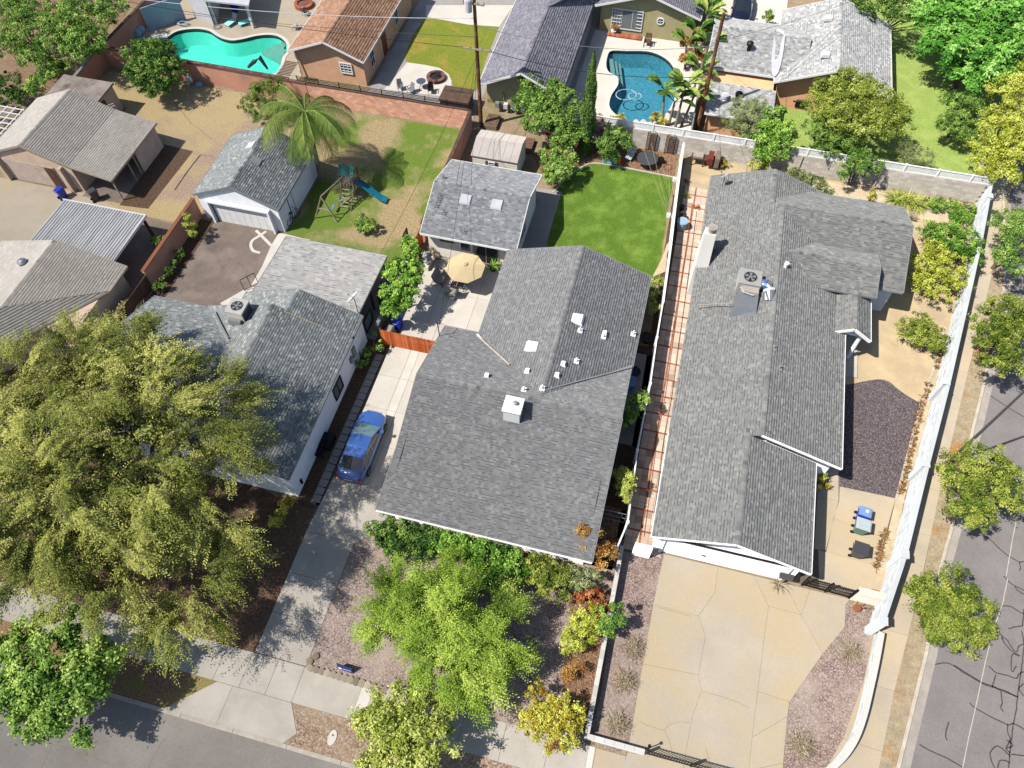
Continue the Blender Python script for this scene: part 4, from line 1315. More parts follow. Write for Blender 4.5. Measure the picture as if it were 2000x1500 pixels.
# chimney
cx0, cx1, cy0, cy1 = -6.22, -5.2, 20.75, 21.75
c3 = MB().box(cx0 + 0.03, cx1 - 0.03, cy0 + 0.03, cy1 - 0.03, 3.6, 5.2).build('chimney', 'block_white', H3)
MB().box(cx0 - 0.04, cx1 + 0.04, cy0 - 0.04, cy1 + 0.04, 5.2, 5.28).build('chimney_cap', 'paint_white', c3)
MB().tube([(-5.6, 21.3, 5.28), (-5.6, 21.3, 5.42)], 0.07, 8).lathe([(0.12, 0.12), (0.14, 0.2), (0.02, 0.26)], (-5.6, 21.3, 5.28), 10).build('flue_cap', 'sheet_metal', c3)


def z3(x, y):
    za = 4.45 - (1.75 / 5.0) * abs(x + 4.42)
    zb = zR - 1.9 / 5.15 * (y - yR) if y > yR else zR - (1.55 / 4.7) * (yR - y)
    return max(za if y > 22.4 else -9, zb)


for (px_, py_, kind_) in ((1040, 676, 'hood'), (1128, 622, 'hood'), (1133, 645, 'pipe'), (1182, 650, 'box'), (1179, 657, 'pipe'), (1237, 652, 'pipe'),
                          (1101, 710, 'box'), (1126, 705, 'pipe'), (1089, 732, 'box'), (1031, 724, 'box'), (952, 733, 'box'), (1023, 761, 'pipe'), (1059, 758, 'pipe')):
    x, y, z = G(px_, py_, 3.9)
    for _ in range(6):
        z = z3(x, y); x, y, _q = G(px_, py_, z + 0.1)
    if kind_ == 'hood':
        mm = MB()
        mm.hexa([(x - .45, y - .38, z - 0.05), (x + .4, y - .38, z - 0.1), (x + .4, y + .38, z - 0.1), (x - .45, y + .38, z - 0.05),
                 (x - .3, y - .28, z + .22), (x + .3, y - .36, z + .16), (x + .3, y + .36, z + .16), (x - .3, y + .28, z + .22)])
        mm.build('roof_vent', 'paint_white', H3)
    elif kind_ == 'box':
        box_vent(H3, x, y, z, 0.3, 0.2)
    else:
        vent_pipe(H3, x, y, z, 0.42, 0.05, 'paint_white')
window(H3, (-11.5, 18.2, 1.5), (-1, 0, 0), 1.3, 1.1, rows=2)
window(H3, (0.0, 20.5, 1.5), (1, 0, 0), 1.3, 1.1, rows=2)
window(H3, (-6, 14.9, 1.45), (0, -1, 0), 2.0, 1.2, rows=2, cols=3)

# ---- guest house behind the centre house
GH = thing('guest_house', 'small back house with blue-grey shingle roof and two skylights beside the green lawn', 'house')
gable(GH, 'x', -16.05, -9.0, 34.85, 42.7, 2.75, 2.75, 38.75, 4.15, 'shingle_guest', wall='stucco_offwhite', row=0.18, tab=0.24, ov_a=0.3, ov_c=0.6, ends=(True, True), name='roof')
for px_, py_ in ((909, 388), (970, 398)):
    x, y, z = G(px_, py_, 3.7)
    for _ in range(5):
        z = 4.15 - 0.359 * abs(y - 38.75); x, y, _q = G(px_, py_, z + 0.12)
    MB().hexa([(x - .42, y - .36, z - .1), (x + .42, y - .36, z - .1), (x + .42, y + .36, z + .1), (x - .42, y + .36, z + .1),
               (x - .38, y - .32, z + .04), (x + .38, y - .32, z + .04), (x + .38, y + .32, z + .24), (x - .38, y + .32, z + .24)]).build('skylight', 'stucco_grey', GH)
for px_, py_ in ((867, 349), (860, 384), (857, 393), (853, 403), (868, 417), (907, 454)):
    x, y, z = G(px_, py_, 3.6)
    for _ in range(5):
        z = 4.15 - 0.359 * abs(y - 38.75); x, y, _q = G(px_, py_, z)
    vent_pipe(GH, x, y, z, 0.4, 0.035, 'galvanised')
window(GH, (-14.3, 35.45, 1.9), (0, -1, 0), 1.1, 0.5, frame='trim_tan', cols=1)
window(GH, (-11.4, 35.45, 1.15), (0, -1, 0), 1.9, 2.0, frame='trim_tan', cols=2)
window(GH, (-12.9, 35.45, 1.6), (0, -1, 0), 0.9, 1.0, frame='paint_white', cols=1)
MB().face([(-9.29, 36.3, 2.6), (-9.29, 41.2, 2.6), (-9.29, 38.75, 3.75)]).build('gable_panel', 'black_metal', GH)  # black sheet paints the shade of the gable end as colour
window(GH, (-9.3, 38.0, 1.5), (1, 0, 0), 1.4, 1.1, rows=2)

# ---- white detached garage
WG = thing('detached_garage', 'white detached garage with grey shingle gable roof beside the palm', 'garage')
gable(WG, 'y', 34.75, 41.5, -33.85, -26.95, 2.5, 2.5, -30.4, 4.0, 'shingle_greygreen', wall='stucco_white', ov_a=0.12, ov_c=0.2, fascia_mat='trim_grey',
      eaves=(True, True), name='roof')
rec = MB().box(-32.75, -27.85, 34.80, 34.86, 0, 2.2).build('door_recess', 'trim_dark', WG)
gd = panel_door(WG, (-30.2, 34.80, 0.02), (0, -1, 0), 4.7, 2.0, rows=4, cols=8, material='trim_white', gap=0.012)
MB().box(-32.85, -32.7, 34.5, 34.83, 0, 2.25).box(-27.9, -27.75, 34.5, 34.83, 0, 2.25).box(-32.7, -27.9, 34.5, 34.83, 2.1, 2.25).build('door_surround', 'stucco_white', WG)
MB().box(-27.17, -27.12, 36.35, 36.42, 0, 2.3).box(-27.17, -27.13, 37.1, 37.13, 0, 2.3).build('side_door_frame', 'black_metal', WG)
MB().box(-27.16, -27.11, 35.4, 36.3, 0.02, 2.1).build('side_door', 'stucco_white', WG)
for px_, py_ in ((489, 283), (500, 313)):
    sgn = -1 if px_ == 489 else 1
    x, y, z = G(px_, py_, 3.6)
    for _ in range(5):
        z = 4.0 - 0.435 * abs(x + 30.4); x, y, _q = G(px_, py_, z + 0.1)
    d = 0.435 * sgn
    MB().hexa([(x - .33, y - .33, z + d * .33), (x + .33, y - .33, z - d * .33), (x + .33, y + .33, z - d * .33), (x - .33, y + .33, z + d * .33),
               (x - .33, y - .33, z + .12 + d * .33), (x + .33, y - .33, z + .12 - d * .33), (x + .33, y + .33, z + .12 - d * .33), (x - .33, y + .33, z + .12 + d * .33)]).build('skylight', 'trim_grey' if sgn > 0 else 'stucco_grey', WG)

# ---- white house left of the driveway
H2 = thing('house', 'white house with black-framed windows, grey shingle roof half under the big tree', 'house')
S = 'shingle_greygreen'
gable(H2, 'y', 14.75, 25.2, -27.7, -17.4, 2.7, 2.7, -22.55, 4.42, S, wall='stucco_white', fascia_mat='trim_grey', ends=(True, True), ov_a=0.08, ov_c=0.12, name='roof')
gable(H2, 'y', 25.0, 26.9, -25.75, -17.4, 2.7, 2.7, -21.55, 4.25, S, wall='stucco_white', ends=(False, True), ov_a=0.1, ov_c=0.12, fascia_mat='trim_grey', name='rear_roof')
gable(H2, 'x', -31.6, -22.6, 15.9, 25.1, 2.7, 2.7, 20.5, 4.40, S, wall='stucco_white', ends=(True, False), fascia_mat='trim_grey', ov_a=0.3, ov_c=0.4, name='west_roof')
MB().beam(G(415.5, 606, 3.25), G(446, 661, 3.9), 0.09, 0.05).build('hip_flashing', 'trim_grey', H2)
for py_, ww, cc in ((701, 1.0, 2), (746, 0.95, 1), (802, 1.15, 1), (868, 1.15, 2)):
    pass
for (px_, py_, ww, cc) in ((679, 704, 1.05, 2), (657, 745, 1.0, 1), (631, 807, 1.25, 1), (603, 872, 1.25, 2)):
    x, y, z = G(px_, py_, 1.5)
    # slide along the sight line to the wall face
    for _ in range(12):
        z += (x + 17.52) * 0.9; x, y, _q = G(px_, py_, z)
    window(H2, (-17.52, y, max(1.35, min(1.7, z))), (1, 0, 0), ww, 1.25, frame='black_metal', glass='glass_grey', cols=cc, fw=0.06, depth=0.09)
MB().box(-17.52, -17.44, 15.5, 15.65, 0.4, 0.9).build('meter', 'black_metal', H2)
MB().box(-17.52, -17.40, 24.6, 25.0, 1.0, 1.9).box(-17.52, -17.36, 24.1, 24.4, 1.1, 1.6).build('meter', 'trim_grey', H2)

# covered patio of the white house
PC = thing('patio_cover', 'flat pale grey shingled patio cover behind the white house', 'patio cover')
roof_part(PC, [[(-25.35, 32.5, 2.45), (-17.75, 32.5, 2.45), (-17.75, 27.0, 2.72), (-25.35, 27.0, 2.72)]], 'shingle_silver', tab=0.33, row=0.2,
          fascia=[((-25.35, 32.52, 2.45), (-17.75, 32.52, 2.45)), ((-25.37, 27, 2.72), (-25.37, 32.5, 2.45)), ((-17.73, 27, 2.72), (-17.73, 32.5, 2.45))], fascia_mat='trim_grey', bimodal=0.8)
for x, y in ((-25.1, 32.2), (-21.5, 32.2), (-18.0, 32.2), (-18.0, 29.5), (-25.1, 29.5)):
    MB().box(x - .06, x + .06, y - .06, y + .06, 0, 2.4).build('post', 'wood_brown', PC)
MB().box(-25.2, -17.9, 32.1, 32.22, 2.2, 2.33).build('beam', 'wood_brown', PC)

# ---- old tan garage far left
LG = thing('detached_garage', 'old beige garage with taupe roof and open lean-to over the dry yard', 'garage')
S = 'shingle_taupe'
lgf = [[(-51.7, 35.0, 2.5), (-51.7, 41.9, 2.5), (-47.85, 41.9, 4.0), (-47.85, 35.0, 4.0)],
       [(-44.4, 35.0, 2.72), (-44.4, 41.9, 2.72), (-47.85, 41.9, 4.0), (-47.85, 35.0, 4.0)],
       [(-40.8, 34.8, 2.25), (-40.8, 41.7, 2.25), (-44.4, 41.9, 2.715), (-44.4, 35.0, 2.715)]]
roof_part(LG, lgf[:1], 'shingle_weathered', row=0.16, tab=0.3, bimodal=0.85, lift=0.012, name='roof')
roof_part(LG, lgf[1:], S, row=0.18, tab=0.26, bimodal=0.85, caps=[((-47.85, 35.0, 4.0), (-47.85, 41.9, 4.0))],
          fascia=[((-51.7, 34.97, 2.5), (-47.85, 34.97, 4.0)), ((-47.85, 34.97, 4.0), (-44.4, 34.97, 2.72)), ((-44.4, 34.97, 2.72), (-40.8, 34.77, 2.25)),
                  ((-40.77, 34.8, 2.25), (-40.77, 41.7, 2.25))], fascia_mat='trim_tan', name='roof')
gable_walls(LG, 'y', 35.0, 41.9, -51.7, -44.3, 2.5, 2.7, -47.85, 4.0, 0.12, 0.15, 'stucco_beige')
MB().box(-41.05, -40.9, 38.3, 41.4, 0.05, 2.1).build('lean_to_wall', 'siding_beige', LG)
for y in (38.0, 37.2, 35.0):
    MB().beam((-41.0, y, 0), (-41.0, y, 2.2), 0.1).build('post', 'wood_pale', LG)
MB().beam((-41.0, 34.9, 2.12), (-41.0, 38.2, 2.12), 0.1, 0.12).build('beam', 'wood_pale', LG)
dd = panel_door(LG, (-48.4, 35.1, 0.02), (0, -1, 0), 4.6, 2.1, rows=10, cols=1, material='siding_beige', gap=0.02)
pd_ = MB()
for x in (-46.2,):
    pd_.box(-46.95, -46.2, 35.0, 35.08, 0.1, 2.0)
pd_.build('boarded_panel', 'wood_brown', LG)
MB().box(-45.4, -45.15, 34.75, 35.1, 0, 2.4).box(-51.2, -50.9, 34.75, 35.1, 0, 2.4).build('door_pier', 'stucco_beige', LG)
# flat-roofed annex behind it
AX = thing('shed', 'flat-roofed beige shed with stained roof behind the taupe garage', 'shed')
MB().box(-51.2, -46.8, 42.15, 45.1, 0, 2.3).build('wall', 'stucco_beige', AX)
MB().hexa([(-51.35, 42.0, 2.3), (-46.65, 42.0, 2.3), (-46.65, 45.25, 2.3), (-51.35, 45.25, 2.3), (-51.35, 42.0, 2.42), (-46.65, 42.0, 2.42), (-46.65, 45.25, 2.48), (-51.35, 45.25, 2.48)]).build('roof', 'flat_roof_old', AX)
MB().box(-46.82, -46.76, 42.6, 43.6, 0.0, 2.0).build('doorway', 'black_metal', AX)
LD = thing('leaning_door', 'pair of pale doors leaning by the flat-roofed shed', 'door')
for k, (x, y) in enumerate(((-46.5, 42.75), (-46.2, 42.55))):
    MB().hexa([(x, y, 0), (x + .05, y, 0), (x + .65, y + 0.7, 0), (x + .6, y + .7, 0), (x, y, 1.9), (x + .05, y, 1.9), (x + .65, y + .7, 1.9), (x + .6, y + .7, 1.9)]).build('door_leaf', 'siding_cream', LD)

# ---- pale hipped house lower left and its metal carport
H1 = thing('house', 'pale grey-roofed house at the left edge, partly under the big tree', 'house')
rz_ = 3.9
h1 = [[(-34.9, 21.0, 2.55), (-34.9, 27.1, 2.55), (-39.85, 27.1, rz_), (-39.85, 21.1, rz_)]]
roof_part(H1, [[(-34.9, 24.85, 2.55), (-34.9, 27.1, 2.55), (-39.85, 27.1, rz_), (-39.85, 21.1, rz_)]], 'shingle_taupe', row=0.18, tab=0.26, bimodal=0.85,
          fascia=[((-34.88, 24.85, 2.55), (-34.88, 27.1, 2.55)), ((-34.9, 27.12, 2.55), (-39.85, 27.12, rz_))], fascia_mat='trim_tan', caps=[((-39.85, 21.1, rz_), (-39.85, 27.1, rz_))], name='roof')
roof_part(H1, [[(-44.8, 21.1, 2.55), (-44.8, 27.1, 2.55), (-39.86, 27.1, rz_), (-39.86, 21.1, rz_)],
               [(-41.0, 16.5, 2.4), (-34.95, 24.8, 2.5), (-39.85, 21.1, rz_)],
               [(-52.0, 16.5, 2.4), (-41.0, 16.5, 2.4), (-39.86, 21.1, rz_), (-52, 21.1, rz_)],
               [(-52.0, 25.6, 2.55), (-44.8, 25.6, 2.55), (-44.8, 21.1, rz_), (-52, 21.1, rz_)]], 'shingle_weathered', row=0.18, tab=0.26, bimodal=0.85, lift=0.015, fascia_mat='trim_tan',
          fascia=[((-41.0, 16.5, 2.4), (-34.93, 24.8, 2.5))], name='roof')
MB().box(-52, -35.4, 21.2, 26.8, 0, 2.4).prism([(-52, 17.2), (-41.2, 17.2), (-35.5, 24.9), (-35.5, 26), (-52, 26)], 0, 2.39).build('wall', 'stucco_beige', H1)
MB().lathe([(0.2, 0), (0.2, 0.25), (0.3, 0.3), (0.32, 0.5), (0.2, 0.62), (0.02, 0.66)], (G(50, 520, 3.3)), 14).build('turbine_vent', 'galvanised', H1)

CP = thing('carport', 'ribbed silver metal carport roof beside the pale grey house', 'carport')
for k in range(30):
    x0 = -43.1 + k * 6.8 / 30
    m = MB()
    m.hexa([(x0, 27.3, 2.42), (x0 + .16, 27.3, 2.42), (x0 + .16, 32.0, 2.3), (x0, 32.0, 2.3), (x0, 27.3, 2.44), (x0 + .16, 27.3, 2.44), (x0 + .16, 32.0, 2.32), (x0, 32.0, 2.32)])
    m.hexa([(x0 + .15, 27.3, 2.42), (x0 + .235, 27.3, 2.42), (x0 + .235, 32.0, 2.3), (x0 + .15, 32.0, 2.3), (x0 + .165, 27.3, 2.485), (x0 + .215, 27.3, 2.485), (x0 + .215, 32.0, 2.365), (x0 + .165, 32.0, 2.365)])
    m.build('roof_rib', 'corrugated', CP)
MB().box(-43.15, -36.25, 32.0, 32.06, 2.2, 2.4).box(-36.3, -36.24, 27.3, 32.0, 2.2, 2.42).build('edge_gutter', 'trim_white', CP)
for x, y in ((-36.5, 31.8), (-42.9, 31.8), (-36.5, 27.6)):
    MB().beam((x, y, 0), (x, y, 2.3), 0.12).build('post', 'wood_brown', CP)
for k in range(3):
    MB().beam((-36.45 + k * 0.13, 31.7, 0.3), (-36.5 + k * 0.13, 31.7, 2.2), 0.05).build('trellis_bar', 'wood_brown', CP)

# ---- terracotta-roofed house
OH = thing('house', 'tan stucco house with terracotta shingle roof behind the salmon block wall', 'house')
gable(OH, 'y', 52.5, 66.0, -33.9, -26.9, 2.75, 2.75, -30.35, 4.15, 'shingle_terracotta', wall='stucco_tan', tab=0.3, row=0.22, bimodal=0.7, ov_a=0.5, ov_c=0.35, name='roof')
window(OH, (-28.9, 52.98, 1.55), (0, -1, 0), 1.15, 1.05, cols=3, rows=4, fw=0.09, depth=0.08)
window(OH, (-27.22, 54.9, 1.55), (1, 0, 0), 0.95, 1.5, cols=2, rows=2, glass='glass_dark')
window(OH, (-27.22, 61.3, 1.55), (1, 0, 0), 0.95, 1.4, cols=2, rows=2, glass='glass_dark')
MB().box(-27.25, -27.18, 57.5, 58.4, 0.05, 2.1).build('side_door', 'door_red', OH)
MB().tube([(-33.5, 52.9, 2.6), (-33.3, 52.7, 0.3)], 0.07, 8).build('downpipe', 'paint_white', OH)

# ---- blue-grey roofed house
DH = thing('house', 'cream house with blue-grey shingle roof between the two utility poles', 'house')
gable(DH, 'y', 52.0, 66.0, -16.6, -9.55, 2.7, 2.7, -12.95, 4.4, 'shingle_blue_grey', wall='stucco_olive', tab=0.3, row=0.2, bimodal=0.8, ov_a=0.7, ov_c=0.5, eaves=(True, False), name='roof')
roof_part(DH, [[(-16.6, 61.5, 2.7), (-16.6, 70, 2.7), (-13, 70, 4.4), (-13, 61.5, 4.4)], [(-13.0, 61.4, 4.42), (-9.6, 66.2, 4.42), (-9.6, 72, 4.42), (-13, 72, 4.42)]],
          'shingle_blue_grey', name='upper_roof', bimodal=0.8)
MB().beam((-9.5, 52.0, 2.62), (-9.5, 66.2, 2.62), 0.1, 0.14).build('gutter', 'black_metal', DH)
MB().box(-9.75, -9.68, 52.8, 66, 0.0, 2.4).build('side_cladding', 'trim_grey', DH)
MB().tube([(-14.6, 52.6, 0), (-14.6, 52.6, 1.9)], 0.05, 6).tube([(-13.9, 52.6, 0), (-13.9, 52.6, 1.5)], 0.09, 8).build('standpipe', 'trim_grey', DH)
for k in range(4):
    MB().box(-15.3 + k * .75, -14.95 + k * .75, 52.25, 52.6, 0.5, 0.95).build('meter_box', 'stucco_grey' if k % 2 else 'trim_grey', DH)

# ---- olive stucco house with the big patio window
GS = thing('house', 'olive stucco house with round window and patio door facing the kidney pool', 'house')
gable(GS, 'y', 65.6, 80, -9.4, 0.2, 2.7, 2.7, -4.6, 4.3, 'shingle_blue_grey', wall='stucco_olive', ov_a=0.5, ov_c=0.5, row=0.2, name='roof')
window(GS, (-6.4, 66.08, 1.45), (0, -1, 0), 2.9, 1.95, cols=3, rows=1, glass='glass_grey', fw=0.08)
mw = MB()
for k in range(1, 4):
    mw.box(-7.85 + k * .27, -7.82 + k * .27, 66.0, 66.05, 0.5, 2.4)
for k in range(1, 6):
    mw.box(-7.8, -6.9, 66.0, 66.05, 0.45 + k * .33, 0.48 + k * .33); mw.box(-5.5, -5.0, 66.0, 66.05, 0.45 + k * .33, 0.48 + k * .33)
mw.build('glazing_bar', 'paint_white', GS)
rw = MB()
for k in range(16):
    a0, a1 = 2 * math.pi * k / 16, 2 * math.pi * (k + 1) / 16
    rw.hexa([(-3.35 + r * math.cos(a), yy, 1.75 + r * math.sin(a)) for yy in (66.09, 66.02) for (r, a) in ((0.26, a0), (0.36, a0), (0.36, a1), (0.26, a1))])
ro = rw.build('round_window', 'paint_white', GS)
MB().tube([(-3.35, 66.09, 1.75), (-3.35, 66.05, 1.75)], 0.27, 16).build('pane', 'glass_dark', ro)
MB().box(-3.62, -3.08, 66.01, 66.04, 1.73, 1.77).box(-3.37, -3.33, 66.01, 66.04, 1.48, 2.02).build('glazing_bar', 'paint_white', ro)
bs = thing('brick_step', 'low red brick step under the patio door of the olive house', 'step', (0, 0, 0))
for k in range(15):
    MB().box(-8.0 + k * .215, -8.0 + k * .215 + .2, 65.35, 66.0, 0.0, 0.16, tint=random.random()).build('brick', 'brick_red', bs)

# ---- light grey roofed orange house
RH = thing('house', 'peach stucco house with pale silver shingle roof and satellite-white roof patch', 'house')
S = 'shingle_light'
gable(RH, 'y', 58.2, 68.8, 7.1, 16.5, 2.7, 2.7, 11.65, 4.5, S, wall='stucco_orange', ov_a=0.6, ov_c=0.45, row=0.19, tab=0.24, name='roof')
gable(RH, 'x', 1.4, 9.5, 58.9, 66.4, 2.7, 2.7, 62.7, 4.1, S, wall='stucco_orange', ends=(True, False), ov_a=0.45, ov_c=0.45, row=0.19, tab=0.24, name='west_roof')
roof_part(RH, [[(2.0, 53.4, 2.3), (7.4, 53.4, 2.3), (7.4, 57.4, 2.45), (2.0, 57.4, 2.45)]], S, row=0.19, tab=0.24, fascia=[((2.0, 53.4, 2.3), (7.4, 53.4, 2.3))], name='porch_roof')
MB().box(2.3, 7.1, 53.9, 57.2, 0, 2.15).build('wall', 'stucco_orange', RH)
MB().box(2.3, 7.2, 57.2, 59.4, 0, 2.2).build('wall', 'stucco_orange', RH)
window(RH, (5.6, 59.36, 1.5), (0, -1, 0), 0.95, 1.1, cols=4, rows=1, glass='glass_dark')
_c = G(1529, 85, 3.6)
mm = MB()
N_ = 18
pts_ = [G(1520 + 0 + 11 * math.cos(a) , 92 - 38 * math.sin(a), 3.75) for a in [2 * math.pi * k / N_ for k in range(N_)]]
patch = []
for p in pts_:
    x, y = p[0], p[1]
    z = max(4.5 - 0.395 * abs(x - 11.65), 4.1 - 0.375 * abs(y - 62.7)) + 0.16
    patch.append((x, y, z))
cen = tuple(np.mean(np.array(patch), axis=0))
for k in range(N_):
    mm.face([cen, patch[k], patch[(k + 1) % N_]]); a, b = patch[k], patch[(k + 1) % N_]
    mm.face([(a[0], a[1], a[2] - .06), (b[0], b[1], b[2] - .06), b, a])
mm.build('sealed_patch', 'stucco_grey', RH)
for px_, py_ in ((1464, 90), (1620, 70)):
    x, y, z = G(px_, py_, 3.8)
    MB().lathe([(0.16, -0.3), (0.16, 0.2), (0.28, 0.22), (0.3, 0.42), (0.1, 0.55)] if px_ < 1500 else [(0.3, -0.1), (0.34, 0.1), (0.25, 0.2), (0.05, 0.25)], (x, y, z - 0.1), 14).build('turbine_vent' if px_ < 1500 else 'tubular_skylight', 'black_metal' if px_ < 1500 else 'paint_white', RH)
for px_, py_ in ((1618, 36), (1612, 107)):
    x, y, z = G(px_, py_, 4.3)
    MB().hexa([(x - .35, y - .35, z - .12), (x + .35, y - .35, z), (x + .35, y + .35, z), (x - .35, y + .35, z - .12), (x - .3, y - .3, z + .12), (x + .3, y - .3, z + .2), (x + .3, y + .3, z + .2), (x - .3, y + .3, z + .12)]).build('dormer_vent', 'stucco_grey', RH)
for px_, py_, c_ in ((1416, 190, 'stucco_grey'), (1443, 187, 'black_metal')):
    x, y, z = G(px_, py_, 2.45)
    MB().lathe([(0.3, 0), (0.32, 0.25), (0.15, 0.38)], (x, y, z), 12).build('turbine_vent', c_, RH)

# ---- garden shed
SH = thing('garden_shed', 'small cream garden shed with shuttered window behind the guest house', 'shed')
sx0, sx1, sy0, sy1 = -15.1, -11.3, 44.4, 47.4
MB().box(sx0 + .1, sx1 - .1, sy0 + .1, sy1 - .1, 0, 1.95).build('wall', 'siding_cream', SH)
for k in range(9):
    MB().box(sx0 + .08, sx1 - .08, sy0 + .07, sy0 + .1, 0.1 + k * .2, 0.27 + k * .2).build('siding_board', 'siding_cream', SH)
yr_ = 46.1
for k in range(6):
    x0, x1 = sx0 + k * .63 + .01, sx0 + (k + 1) * .63 - .01
    MB().hexa([(x0, sy0 - .02, 1.93), (x1, sy0 - .02, 1.93), (x1, yr_, 2.4), (x0, yr_, 2.4), (x0, sy0 - .02, 1.98), (x1, sy0 - .02, 1.98), (x1, yr_, 2.45), (x0, yr_, 2.45)]).build('roof_panel', 'shed_roof', SH)
    MB().hexa([(x0, yr_, 2.4), (x1, yr_, 2.4), (x1, sy1 + .02, 2.0), (x0, sy1 + .02, 2.0), (x0, yr_, 2.45), (x1, yr_, 2.45), (x1, sy1 + .02, 2.05), (x0, sy1 + .02, 2.05)]).build('roof_panel', 'shed_roof', SH)
m = MB(); m.face([(sx1 - .09, sy0 + .1, 1.93), (sx1 - .09, sy1 - .1, 1.93), (sx1 - .09, yr_, 2.38)]); m.build('gable_panel', 'siding_cream', SH)
window(SH, (-13.45, 44.44, 1.35), (0, -1, 0), 0.5, 0.5, cols=2, rows=2, fw=0.05)
for x in (-13.85, -13.05):
    MB().box(x - .09, x + .09, 44.42, 44.46, 1.08, 1.62).build('shutter', 'trim_dark', SH)

# ---- poolside building and pergola at the top left
# ------------------------------------------------------------------ foliage
L_ = mat_leaf
K_ = 0.8
L_('leaf_olive', rgb('#3a4420', K_), rgb('#80863f', K_), rgb('#bdb96a', K_), 0.28)
L_('leaf_feather', rgb('#465a20', K_), rgb('#85a03a', K_), rgb('#bccb60', K_), 0.28)
L_('leaf_lime', rgb('#3c6026', K_), rgb('#71923f', K_), rgb('#b0c46a', K_), 0.3)
L_('leaf_mid', rgb('#3c5a26', K_), rgb('#6b8c3e', K_), rgb('#a8c060', K_), 0.3)
L_('leaf_dark', rgb('#243c1a', K_), rgb('#45652b', K_), rgb('#86a04c', K_), 0.25)
L_('leaf_citrus', rgb('#2f5419', K_), rgb('#628c34', K_), rgb('#aac85a', K_), 0.3)
L_('leaf_yellow', rgb('#647428', K_), rgb('#9ba647', K_), rgb('#cdd07c', K_), 0.3)
L_('leaf_gold', rgb('#6f7a24', K_), rgb('#a9b03e', K_), rgb('#d6d870', K_), 0.3)
L_('leaf_street', rgb('#40551c', K_), rgb('#788836', K_), rgb('#b4b65a', K_), 0.3)
L_('leaf_bright', rgb('#3a6f2a', K_), rgb('#6ea640', K_), rgb('#b0d67a', K_), 0.33)
L_('leaf_orange', rgb('#7a4a26', K_), rgb('#a87a40', K_), rgb('#cda85c', K_), 0.25)
L_('leaf_mixed', rgb('#8a5a2a', K_), rgb('#b0a83c', K_), rgb('#d8d86a', K_), 0.35)
L_('leaf_red', rgb('#7a3a26', K_), rgb('#a85a38', K_), rgb('#c88a5a', K_), 0.25)
L_('leaf_grey', rgb('#5c6840', K_), rgb('#88925e', K_), rgb('#b4ba88', K_), 0.3)
L_('leaf_palm', rgb('#33491f', K_), rgb('#5d7632', K_), rgb('#9aa257', K_), 0.2)
L_('leaf_banana', rgb('#33541f', K_), rgb('#5f8236', K_), rgb('#a3b05a', K_), 0.35)
L_('leaf_cypress', rgb('#2c4420', K_), rgb('#4f6a30', K_), rgb('#7c9448', K_), 0.15)
L_('leaf_straw', rgb('#7a6a52', K_), rgb('#a3937a', K_), rgb('#c9bc9e', K_), 0.15)
L_('leaf_bronze', rgb('#5a4038', K_), rgb('#8a6a5a', K_), rgb('#b09880', K_), 0.2)
L_('leaf_succulent', rgb('#4a3f2a', K_), rgb('#7d6340', K_), rgb('#a5744c', K_), 0.1)


def unit(v):
    return v / np.maximum(1e-9, np.linalg.norm(v, axis=1, keepdims=True))


def leaf_quads(C, N, D, ln, wd, tint, fold=0.0):
    """diamond-ish leaves: centre C, normal N, long axis D"""
    D = unit(D - N * np.sum(D * N, axis=1, keepdims=True))
    S = np.cross(N, D)
    ln = ln[:, None]; wd = wd[:, None]
    p0 = C - D * ln * 0.5
    p1 = C + S * wd * 0.5 + D * ln * 0.05
    p2 = C + D * ln * 0.5
    p3 = C - S * wd * 0.5 + D * ln * 0.05
    V = np.stack([p0, p1, p2, p3], axis=1).reshape(-1, 3)
    F = np.arange(len(C) * 4).reshape(-1, 4)
    return V, F, tint


def blob_points(blobs, n, clump=0.5, nclump_per_m2=1.6, flat_=0.75, shell=0.55, seed=1):
    """clumped leaf positions through a set of ellipsoids (x, y, z, r, h)"""
    r = np.random.default_rng(seed)
    B = np.array(blobs, float)
    area = B[:, 3] ** 2
    p = area / area.sum()
    ncl = max(10, int(2.8 * nclump_per_m2 * area.sum() * math.pi))
    bi = r.choice(len(B), ncl, p=p)
    d = unit(r.normal(size=(ncl, 3)))
    d[:, 2] = np.abs(d[:, 2]) * np.where(r.random(ncl) < 0.82, 1, -0.6)
    rad = 0.3 + 0.72 * r.random(ncl) ** 0.5
    cc = B[bi, :3] + d * rad[:, None] * np.stack([B[bi, 3], B[bi, 3], B[bi, 4]], axis=1)
    ct = np.clip(r.normal(0.5, 0.26, ncl), 0, 1)
    cs = clump * (0.45 + 0.7 * r.random(ncl))
    li = r.integers(0, ncl, n)
    g = r.normal(size=(n, 3)) * 0.45
    P = cc[li] + g * (cs[li, None]) * np.array([1, 1, flat_])
    out = unit(d[li] + 0.9 * unit(g) + np.array([0, 0, 0.5]))
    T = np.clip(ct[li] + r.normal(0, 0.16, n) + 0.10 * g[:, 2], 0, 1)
    return P, out, T, r, d[li], cc, d


